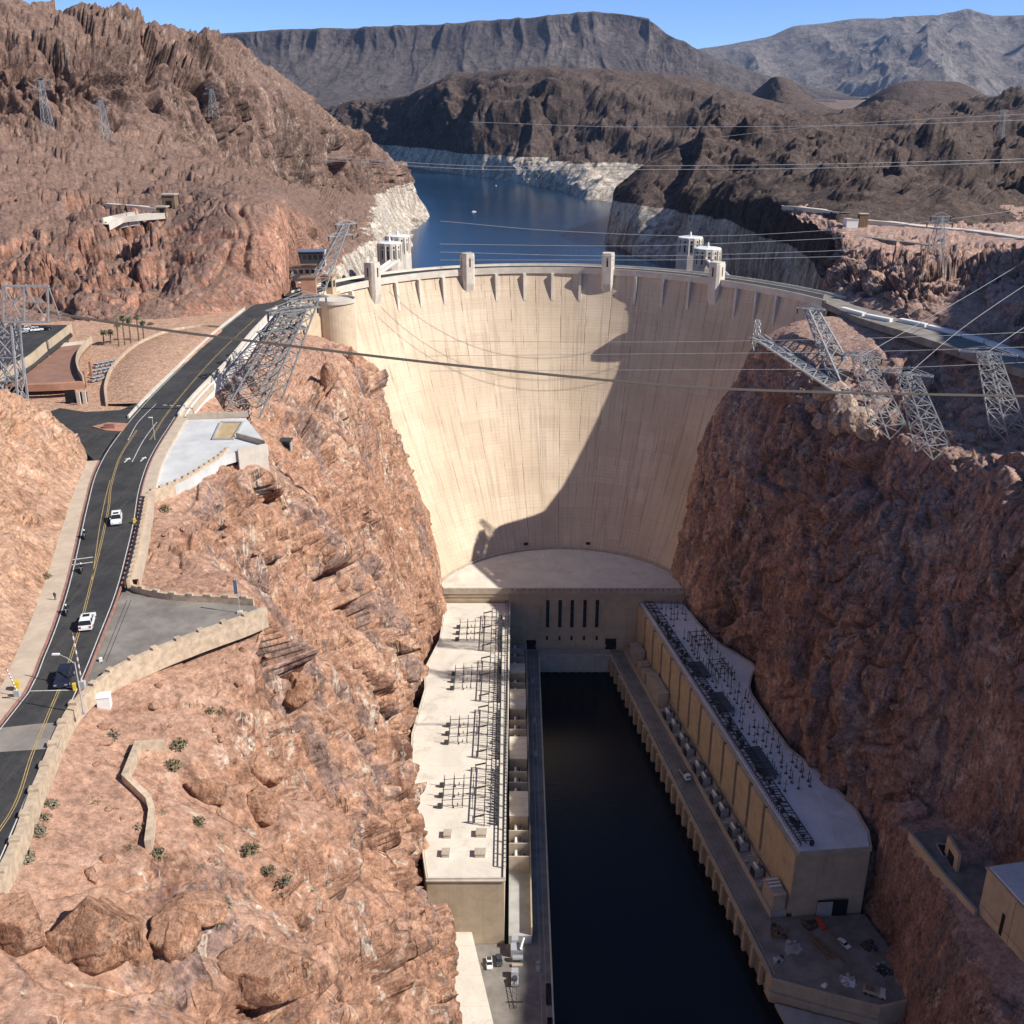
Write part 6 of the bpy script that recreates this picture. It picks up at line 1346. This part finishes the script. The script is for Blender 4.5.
mb = MB(); mb.cyl(p, (p[0], p[1], 186.2), .07, n=6); mb.build('pole', M['lamp_grey'], t); mb = MB(); mb.box((p[0]-.35, p[1], 183), (.7, .06, 2.8)); mb.build('banner', M['blue_roof'], t); mb = MB(); mb.box((p[0], p[1], 179), (.9, .9, .4)); mb.build('base', M['concrete_pale'], t)
def gate(px, up, label):
    p = Z(*px, RZv); t = thing('barrier_gate', label, 'barrier gate', p); mb = MB(); mb.box(p, (.9, .7, 1.3)); mb.build('cabinet', M['lamp_grey'], t); mb = MB(); mb2 = MB(); a = np.array((p[0], p[1], RZv+1.2)); b = a+np.array(up)
    mb.bar(a, b, .13)
    for k in range(0, 14, 2): mb2.bar(a+(b-a)*k/14, a+(b-a)*(k+1)/14, .16)
    arm = mb.build('arm', M['curb_red'], t); mb2.build('white_stripes', M['white'], arm)
gate((83, 688), (-.4, .6, 8.6), 'raised red and white striped barrier gate beside the street lamp'); gate((18, 697), (-1.2, .5, 3.8), 'short raised barrier gate on the left kerb opposite the lamp')
def box_on(px, z, d, mat, name, label, cat, lid=True):
    p = Z(*px, z); mb = MB(); mb.box(p, d, .3); 
    if lid: mb.box((p[0], p[1], p[2]+d[2]), (d[0]*1.06, d[1]*1.06, .12), .3)
    return single(mb, name, M[mat], label, cat)
h = hit(105, 706)
if h: mb = MB(); mb.box((h[0], h[1], h[2]-1), (2.0, 1.8, 3.0), .2); mb.box((h[0], h[1], h[2]+2.0), (2.2, 2.0, .15), .2); single(mb, 'utility_box', M['white'], 'white utility box behind the stone wall near the street lamp', 'utility box')
box_on((75, 690), RZv, (.5, .5, 1.1), 'yellow', 'bollard', 'small yellow post at the kerb beside the dark car', 'bollard'); box_on((135, 523), RZv+.12, (.6, .6, .9), 'yellow', 'hydrant', 'yellow hydrant on the red kerb beside the upper white car', 'hydrant')
box_on((18, 690), RZv+.12, (.7, .9, 1.5), 'yellow', 'signal_box', 'pale yellow signal box on the left pavement opposite the lamp', 'signal box'); box_on((101, 661), 179.0, (.5, .5, .5), 'white', 'bucket', 'small white bucket on the grey car park near its front wall', 'bucket'); box_on((13, 912), 178, (1.2, .8, 1.4), 'white', 'utility_box', 'small white box outside the wall at the bottom left corner', 'utility box')
for px_, lb in (((243, 398), 'thin lamp pole beside the road where it meets the lattice group'), ((155, 440), 'thin lamp pole at the road bend by the white apron')):
    p = Z(*px_, RZv); t = thing('street_lamp', lb, 'street lamp', p); mb = MB(); mb.cyl(p, (p[0], p[1], RZv+6.5), .1, .07, 6); mb.build('pole', M['lamp_grey'], t); mb = MB(); mb.box((p[0]-.4, p[1], RZv+6.5), (1.1, .35, .2)); mb.build('lamp_head', M['white'], t)
# parking garage at the left
gr = thing('parking_garage', 'tan open parking garage with curved red deck at the left edge', 'garage', Z(50, 365, 178))
zr = 182.6; deck = G([(-30, 386), (28, 384), (58, 383), (84, 381), (79, 372), (78, 364), (81, 355), (91, 344), (70, 345), (50, 347), (20, 360), (-30, 372)], zr)
mb = MB(); mb.prism([p[:2] for p in deck], zr-.8, zr); mb.build('red_deck', M['paving_red'], gr)
def pw(px, z, hh, w=.5, name='parapet', mat='brick_red', base=.4): mb = MB(); mb.wall(dz(resamp(G(px, z), 24), -base), w, hh+base); return mb.build(name, M[mat], gr)
pw([(84, 383), (79, 374), (77.5, 364), (81, 354), (92, 342)], zr, 2.4, .5, 'curved_parapet', 'concrete_wall'); pw([(28, 386), (58, 385), (84, 383)], zr, .6, 2.2, 'front_edge', 'brick_red', 1.6); pw([(58, 347), (90, 343)], zr, 1.2, .4, 'parapet', 'concrete_pale')
zu = 189.0; ud = G([(-60, 410), (24, 364), (71, 327), (60, 318), (10, 318), (-60, 330)], zu); mb = MB(); mb.prism([p[:2] for p in ud], zu-.7, zu)
zu2 = 184.2; 
mb = MB(); ud = G([(-60, 412), (24, 369), (72, 332), (66, 322), (20, 322), (-60, 330)], zu2+1.2); mb.prism([p[:2] for p in ud], zu2-.6, zu2); mb.build('upper_deck', M['asphalt'], gr)
pw([(-60, 412), (24, 369), (47, 351)], zu2, 3.4, .5, 'long_parapet', 'concrete_wall', .8); pw([(49, 349), (72, 331)], zu2, 3.0, .5, 'long_parapet', 'concrete_wall', .8)
for px_ in ((37, 364), (48, 356), (60, 347), (68, 341), (20, 377), (90, 365), (84, 374)):
    p = Z(*px_, 183); mb = MB(); mb.box((p[0], p[1], 177), (.8, .8, 7.2)); mb.build('column', M['brick_red'], gr)
p = [Z(66, 403, 178.4), Z(88, 402, 178.4)]; mb = MB(); mb.wall(p, .4, 3.4); mb.build('dark_opening', M['dark'], gr); 
for px_ in ((80, 404), (86, 403)): q = Z(*px_, 178.4); mb = MB(); mb.box((q[0], q[1]-.5, 178.3), (1.1, .6, 4.2)); mb.build('column', M['concrete_pale'], gr)
# buildings by the left end of the dam
def bld(px, z, d, rz, label, wall, roof, win=True, name='building', over=.5):
    p = Z(*px, z); t = thing(name, label, 'building', p); mb = MB(); mb.box((p[0], p[1], z-2), (d[0], d[1], d[2]+2), rz); mb.build('wall', M[wall], t); mb = MB(); mb.box((p[0], p[1], z+d[2]), (d[0]+over*2, d[1]+over*2, .5), rz); mb.build('roof', M[roof], t)
    if win:
        ca, sa = math.cos(rz), math.sin(rz); n = max(1, int(d[0]//3))
        for k in range(n):
            u = -d[0]/2+(k+.5)*d[0]/n; v = -d[1]/2-.03; mb = MB(); mb.box((p[0]+u*ca-v*sa, p[1]+u*sa+v*ca, z+d[2]*.35), (d[0]/n*.6, .1, d[2]*.4), rz); mb.build('window', M['glass'], t)
        m_ = max(1, int(d[1]//3))
        for k in range(m_):
            v = -d[1]/2+(k+.5)*d[1]/m_; u = d[0]/2+.03; mb = MB(); mb.box((p[0]+u*ca-v*sa, p[1]+u*sa+v*ca, z+d[2]*.35), (.1, d[1]/m_*.6, d[2]*.4), rz); mb.build('window', M['glass'], t)
    return t
bld((310, 299), 179, (7, 6, 10.5), .1, 'dark reddish brown block building at the left end of the dam', 'brick_red', 'wood', False); bld((329, 292), 179, (6, 5, 8), -.2, 'small tan tower with dark windows beside the dam lookout', 'concrete_wall', 'brick_red')
_b = hit(299, 270) or Z(299, 270, 178); bld((302, 276), _b[2], (15, 8, 5), .15, 'low tan roofed building under the cut cliff behind the dam end', 'concrete', 'wood'); _b = hit(303, 262); t = bld((303, 262), _b[2]+.5, (24, 10, 6), .1, 'long building with blue grey roof overlooking the lake', 'steel_dark', 'blue_roof')
_b = hit(319, 263); bld((319, 263), _b[2]+.5, (8, 8, 7), .1, 'white cube building joined to the blue roofed one', 'white', 'white'); bld((283, 293), 179, (4, 3, 3), .1, 'yellow ticket hut at the foot of the cut cliff', 'yellow', 'concrete', False, 'hut')
h = hit(862, 226)
if h:
    for dx, w_, hh, lb, mt in ((0, 5, 7, 'small dark tower hut beside the terrace road', 'wood'), (-7, 7, 4, 'low white tank shed left of the dark hut on the terrace', 'white')):
        t = thing('hut', lb, 'hut', (h[0]+dx, h[1], h[2])); mb = MB(); mb.box((h[0]+dx, h[1], h[2]-1), (w_, w_, hh+1)); mb.build('wall', M[mt], t); mb = MB(); mb.box((h[0]+dx, h[1], h[2]+hh), (w_+.6, w_+.6, .4)); mb.build('roof', M['concrete'], t)
# power pole by the cut cliff
h = Z(274, 292, 178.5); t = thing('utility_pole', 'tall thin dark pole standing in front of the red cut cliff', 'pole', h); mb = MB(); mb.cyl(h, (h[0], h[1], 222), .25, .15, 6); mb.build('pole', M['steel_dark'], t); mb = MB(); mb.box((h[0], h[1], 178), (1, 1, 5)); mb.build('cabinet', M['steel_dark'], t)
for (a, b), lb in (((284, 290), 'dark tunnel mouth low in the red cut cliff, right of the tall pole'),):
    q = Z(a, b, 178.5); mb = MB(); mb.box((q[0], q[1]+2.0, 178), (2.4, 1, 6)); mb.lathe((q[0], q[1]+2.0, 184), [(1.2, 0), (.9, .6), (.2, .9)], 8); single(mb, 'tunnel_mouth', M['dark'], lb, 'tunnel')
# boats on the lake
def boat(px, label, rz):
    p = Z(*px, 130); t = thing('boat', label, 'boat', (0, 0, 0)); mb = MB(); mb.prism([(-5, -1.6), (2.5, -1.6), (5.5, 0), (2.5, 1.6), (-5, 1.6)], 0, 1.3); mb.build('hull', M['white'], t); mb = MB(); mb.box((-1, 0, 1.3), (4, 2.4, 1.6), taper=.85); mb.build('cabin', M['silver'], t); mb = MB(); mb.box((-1, 0, 2.9), (4.4, 2.6, .15)); mb.build('canopy', M['white'], t); t.location = p; t.rotation_euler = (0, 0, rz); t.scale = (.6, .6, .6)
boat((474, 212), 'small white boat alone in the middle of the lake', .4); boat((496, 186), 'tiny white boat near the shaded far shore of the lake', 1.4)
# palms and bushes by the garage
rp = random.Random(5)
def palm(p, hgt, label):
    t = thing('palm_tree', label, 'palm tree', p, 'palms below the hillside'); mb = MB(); mb.cyl(p, (p[0]+.3, p[1], p[2]+hgt), .35, .25, 8); mb.build('trunk', M['bark'], t); mb = MB(); c = np.array((p[0]+.3, p[1], p[2]+hgt))
    for k in range(26):
        a = rp.uniform(0, 6.28); el = rp.uniform(-.7, 1.1); L_ = rp.uniform(1.5, 2.3); d = np.array((math.cos(a)*math.cos(el), math.sin(a)*math.cos(el), math.sin(el))); s = np.array((-math.sin(a), math.cos(a), 0))*.35; m1 = c+d*L_*.55+(0, 0, .3); e = c+d*L_-(0, 0, .8)
        mb.add([c-s*.3, c+s*.3, m1+s, m1-s, e], [(0, 1, 2, 3), (3, 2, 4)])
    mb.build('crown', M['palm'], t)
for k, (a, b, hg, lb) in enumerate(((119, 346, 8.5, 'leftmost tall palm below the hillside'), (125, 345, 10.5, 'tall palm standing between two others'), (131, 343, 9, 'palm just left of the densest green crown'), (139, 341, 9.5, 'palm with the densest green crown, by the wall'), (144, 340, 7, 'shorter palm on the right end of the palm group'), (104, 345, 5, 'small young palm near the garage corner'), (111, 343, 4.5, 'small young palm between the garage and tall palms'))): palm(Z(a, b, 178.4), hg, lb)
def leafball(n, r, seed, mat, name='shrub', flat=.7):
    q = random.Random(seed); mb = MB()
    for k in range(n):
        d = np.array([q.gauss(0, 1) for _ in range(3)]); d /= np.linalg.norm(d); c = d*r*q.uniform(.35, 1.0)*np.array((1, 1, flat)); c[2] = abs(c[2])*1.1; s = q.uniform(.1, .24)*r; u = np.array([q.gauss(0, 1) for _ in range(3)]); u /= np.linalg.norm(u); v = np.cross(u, d); v /= max(np.linalg.norm(v), .1)
        mb.add([c-u*s, c-v*s*.5, c+u*s, c+v*s*.5], [(0, 1, 2, 3)])
    me = mb; return me
SH = {}
shr = [((178, 745), 2.3, 0, 'dark green shrub beside the upper arm of the angled wall'), ((172, 766), 2.1, 0, 'grey green bush inside the bend of the angled wall'), ((198, 822), 1.7, 0, 'bright green bush under the overhanging boulder'), ((157, 855), 1.9, 0, 'dark bush at the lower end of the angled wall'), ((250, 850), 2.0, 0, 'dark bush right of centre below the boulders'), ((268, 871), 1.6, 0, 'bush beside the dry gully in the lower right of the slope'),
       ((210, 710), 1.5, 0, 'small shrub on the reddish slope under the car park'), ((219, 712), 1.3, 0, 'small shrub next to another under the car park'), ((164, 510), 2.2, 0, 'olive shrub below the white apron'), ((37, 832), 2.0, 1, 'pale sage bush against the outside of the road wall'), ((50, 805), 1.7, 1, 'pale bush beside the road wall, uppermost of its row'), ((25, 858), 1.8, 1, 'pale bush beside the road wall, lowest of its row'), ((112, 737), 1.6, 1, 'pale sage tuft under the white utility box'), ((130, 757), 1.5, 1, 'pale tuft left of the angled wall'), ((44, 818), 1.4, 1, 'small pale bush in the middle of the row by the road wall'), ((46, 577), 1.6, 0, 'dark shrub at the foot of the orange knoll by the pavement'), ((225, 905), 1.5, 1, 'pale grass tuft in the gully'), ((218, 925), 1.4, 1, 'pale grass tuft lower in the gully'), ((285, 880), 1.6, 1, 'pale grass tuft at the cliff break'), ((150, 325), 2.4, 0, 'round bush right of the palms'), ((135, 352), 1.5, 0, 'low bush at the garden wall under the palms')]
for k, ((a, b), r_, kind, lb) in enumerate(shr):
    h = hit(a, b)
    if not h: continue
    r_ *= .78; mb = leafball(200, r_, 30+k, None); mb.v = [(x+h[0], y+h[1], z+h[2]-.2) for x, y, z in mb.v]; t = thing('shrub', lb, 'shrub', h, 'desert shrubs'); mb.build('foliage', M['shrub_pale' if kind else 'shrub'], t)
    mb = MB()
    for q in range(4): mb.bar((h[0], h[1], h[2]-.4), (h[0]+rp.uniform(-.6, .6)*r_, h[1]+rp.uniform(-.6, .6)*r_, h[2]+r_*.6), .07)
    mb.build('stem', M['bark'], t)
# boulders
def boulder(px, sz, label, seed, sink=.4, rot=0.0, mat='rock_boulder'):
    """angular block: a sphere cut by random planes, then roughened"""
    h = hit(*px)
    if not h: return
    big = max(sz) > 3.5; n = 56 if big else 16; th = np.linspace(0, 2*np.pi, n*2); ph = np.linspace(0.02, np.pi-.02, n); T, Pp = np.meshgrid(th, ph)
    D = np.stack([np.cos(T)*np.sin(Pp), np.sin(T)*np.sin(Pp), np.cos(Pp)], -1).reshape(-1, 3); r_ = np.random.RandomState(seed); R_ = np.full(len(D), 1.12)
    for k in range(15 if big else 10):
        nn = r_.normal(size=3); nn /= np.linalg.norm(nn); c_ = D@nn; dd = r_.uniform(.66, .98); R_ = np.where(c_ > .05, np.minimum(R_, dd/np.maximum(c_, .05)), R_)
    Q = D*R_[:, None]*np.array(sz)/2; W_ = Q+seed*37.0; m_ = max(sz)
    if big: v, e = facets(W_/(m_*.3), seed, 1.5); Q = Q*(1+fbm(W_/(m_*.35), 6, seed, .55)*.05+v*.045-np.exp(-e*22)*.05)[:, None]
    ca, sa = math.cos(rot), math.sin(rot); Q = np.stack([Q[:, 0]*ca-Q[:, 1]*sa, Q[:, 0]*sa+Q[:, 1]*ca, Q[:, 2]], -1)
    Q = Q.reshape(n, 2*n, 3); Q[:, -1] = Q[:, 0]
    o = grid_mesh('boulder', Q, M[mat], big, True); o.location = (h[0], h[1], h[2]+sz[2]*(.5-sink)); tag(o, label, 'boulder', 'boulders on the slope')
boulder((92, 945), (12.5, 9, 11), 'largest rounded boulder with a dark front at the bottom left', 3, .4); boulder((18, 938), (8, 7, 9), 'boulder cut by the left edge at the bottom of the picture', 5, .4)
boulder((175, 940), (8, 6, 6.5), 'middle sized boulder right of the largest one', 7, .45); boulder((136, 955), (4, 4, 4), 'cracked boulder wedged between two larger ones', 9, .45); boulder((208, 795), (9, 5, 5), 'wide boulder overhanging a dark hollow by the angled wall', 12, .3)
boulder((262, 810), (7, 6, 6), 'rounded boulder right of the hollow, in the upper slope', 14, .45); boulder((258, 770), (9, 8, 6), 'pale boulder above the rounded one on the slope', 15, .5); boulder((300, 690), (9, 8, 8), 'boulder on the cliff edge under the car park', 17, .5); boulder((190, 910), (9, 7, 5), 'flat boulder behind the middle sized one', 19, .55)
boulder((262, 975), (14, 9, 10), 'large dark fractured boulder at the bottom centre of the slope', 21, .5); boulder((330, 380), (7, 8, 12), 'tall rounded rock knob standing before the dam face', 23, .4, mat='rock_left'); boulder((352, 362), (4, 5, 12), 'thin rock spike standing out against the dam face', 25, .45, mat='rock_left')
rb = random.Random(9)
for k, (px_, sz) in enumerate((((832, 398), (17, 15, 13)), ((846, 412), (14, 13, 12)), ((815, 408), (12, 12, 9)), ((858, 424), (15, 13, 12)), ((838, 428), (12, 11, 10)), ((870, 436), (11, 10, 9)), ((822, 424), (9, 9, 8)))):  # outcrops added to make a sunlit patch, helped by their pale colour
    boulder(px_, tuple(q*.9 for q in sz), ['large pale sunlit outcrop below the boom tower', 'second pale outcrop right of the largest one', 'flat pale outcrop at the left of the sunlit group', 'pale outcrop beside the tower feet', 'pale outcrop hanging over the shaded cliff', 'smallest pale outcrop at the shadow edge', 'small pale outcrop on the lower left of the sunlit group'][k], 60+k, .35, k*.7, 'rock_sunlit')
for k in range(40):
    px_ = rb.choice([(rb.uniform(90, 220), rb.uniform(720, 880)), (rb.uniform(150, 320), rb.uniform(640, 760)), (rb.uniform(160, 260), rb.uniform(500, 590))]); s_ = rb.uniform(.5, 1.5)**1.3; boulder(px_, (s_*1.4, s_, s_*.8), 'small loose rock scattered on the reddish slope below the road', 100+k, .4, rb.uniform(0, 3), 'rock_left')

for k in range(34):                                           # dry grass and dead scrub in the gullies
    px_ = rb.choice([(rb.gauss(232, 14), rb.uniform(830, 1000)), (rb.gauss(285, 12), rb.uniform(850, 1000)), (rb.uniform(150, 250), rb.gauss(835, 14)), (rb.uniform(90, 140), rb.uniform(730, 860)), (rb.uniform(165, 260), rb.uniform(500, 590))])
    h = hit(*px_)
    if not h: continue
    r_ = rb.uniform(.4, 1.0); mb = leafball(60, r_, 300+k, None, flat=.6); mb.v = [(x+h[0], y+h[1], z+h[2]-.1) for x, y, z in mb.v]; t = thing('dry_shrub', 'small dry tuft of pale scrub on the reddish rock slope', 'shrub', h, 'dry scrub tufts'); mb.build('foliage', M['shrub_pale' if k % 3 else 'shrub'], t)
# ================================================================ camera, sky, sun
cam = bpy.data.cameras.new('camera'); cam.sensor_width = 36; cam.lens = 36; cam.clip_start = 1; cam.clip_end = 80000
co = bpy.data.objects.new('camera', cam); COL.objects.link(co); co.location = (0, 0, H); co.rotation_euler = (math.pi/2-PITCH, 0, 0); SC.camera = co
w = bpy.data.worlds.new('World'); SC.world = w; w.use_nodes = True
bg = w.node_tree.nodes['Background']; sky = w.node_tree.nodes.new('ShaderNodeTexSky'); sky.sky_type = 'NISHITA'; sky.sun_disc = False
sky.sun_elevation = SUN_EL; az = math.atan2(TO_SUN[0], TO_SUN[1]); sky.sun_rotation = az
sky.altitude = 1200; sky.air_density = 0.4; sky.dust_density = 0.0; sky.ozone_density = 5.0
w.node_tree.links.new(sky.outputs[0], bg.inputs[0]); bg.inputs[1].default_value = SKY_STRENGTH
sun = bpy.data.lights.new('sun', 'SUN'); sun.energy = SUN_STRENGTH; sun.angle = R(0.53); sun.color = (1, 0.95, 0.87)
so = bpy.data.objects.new('sun', sun); COL.objects.link(so); so.location = (300, -100, 600)
so.rotation_euler = (math.pi/2-SUN_EL, 0, math.atan2(TO_SUN[1], TO_SUN[0])+math.pi/2)
if HAZE:
    B = MB(); B.box((0, 8500, -14), (54000, 26000, 1560)); m = bpy.data.materials.new('haze'); m.use_nodes = True; n = m.node_tree
    n.nodes.remove(n.nodes['Principled BSDF']); v = n.nodes.new('ShaderNodeVolumePrincipled'); v.inputs['Color'].default_value = (0.42, 0.62, 1.0, 1); v.inputs['Density'].default_value = HAZE
    v.inputs['Anisotropy'].default_value = 0.2; n.links.new(v.outputs[0], n.nodes['Material Output'].inputs['Volume'])
    tag(B.build('haze', m), kind='stuff')
vs = SC.view_settings; vs.view_transform = 'Standard'; vs.look = 'None'; vs.exposure = EXPOSURE; vs.gamma = 1; vs.use_curve_mapping = False
SC.render.engine = 'CYCLES'; cy = SC.cycles; cy.max_bounces = 5; cy.diffuse_bounces = 3; cy.glossy_bounces = 2; cy.transmission_bounces = 2; cy.volume_bounces = 0
cy.use_denoising = True; cy.use_adaptive_sampling = True; cy.adaptive_threshold = 0.02; cy.sample_clamp_indirect = 6
try: cy.denoiser = 'OPENIMAGEDENOISE'; cy.denoising_input_passes = 'RGB_ALBEDO_NORMAL'
except Exception: pass
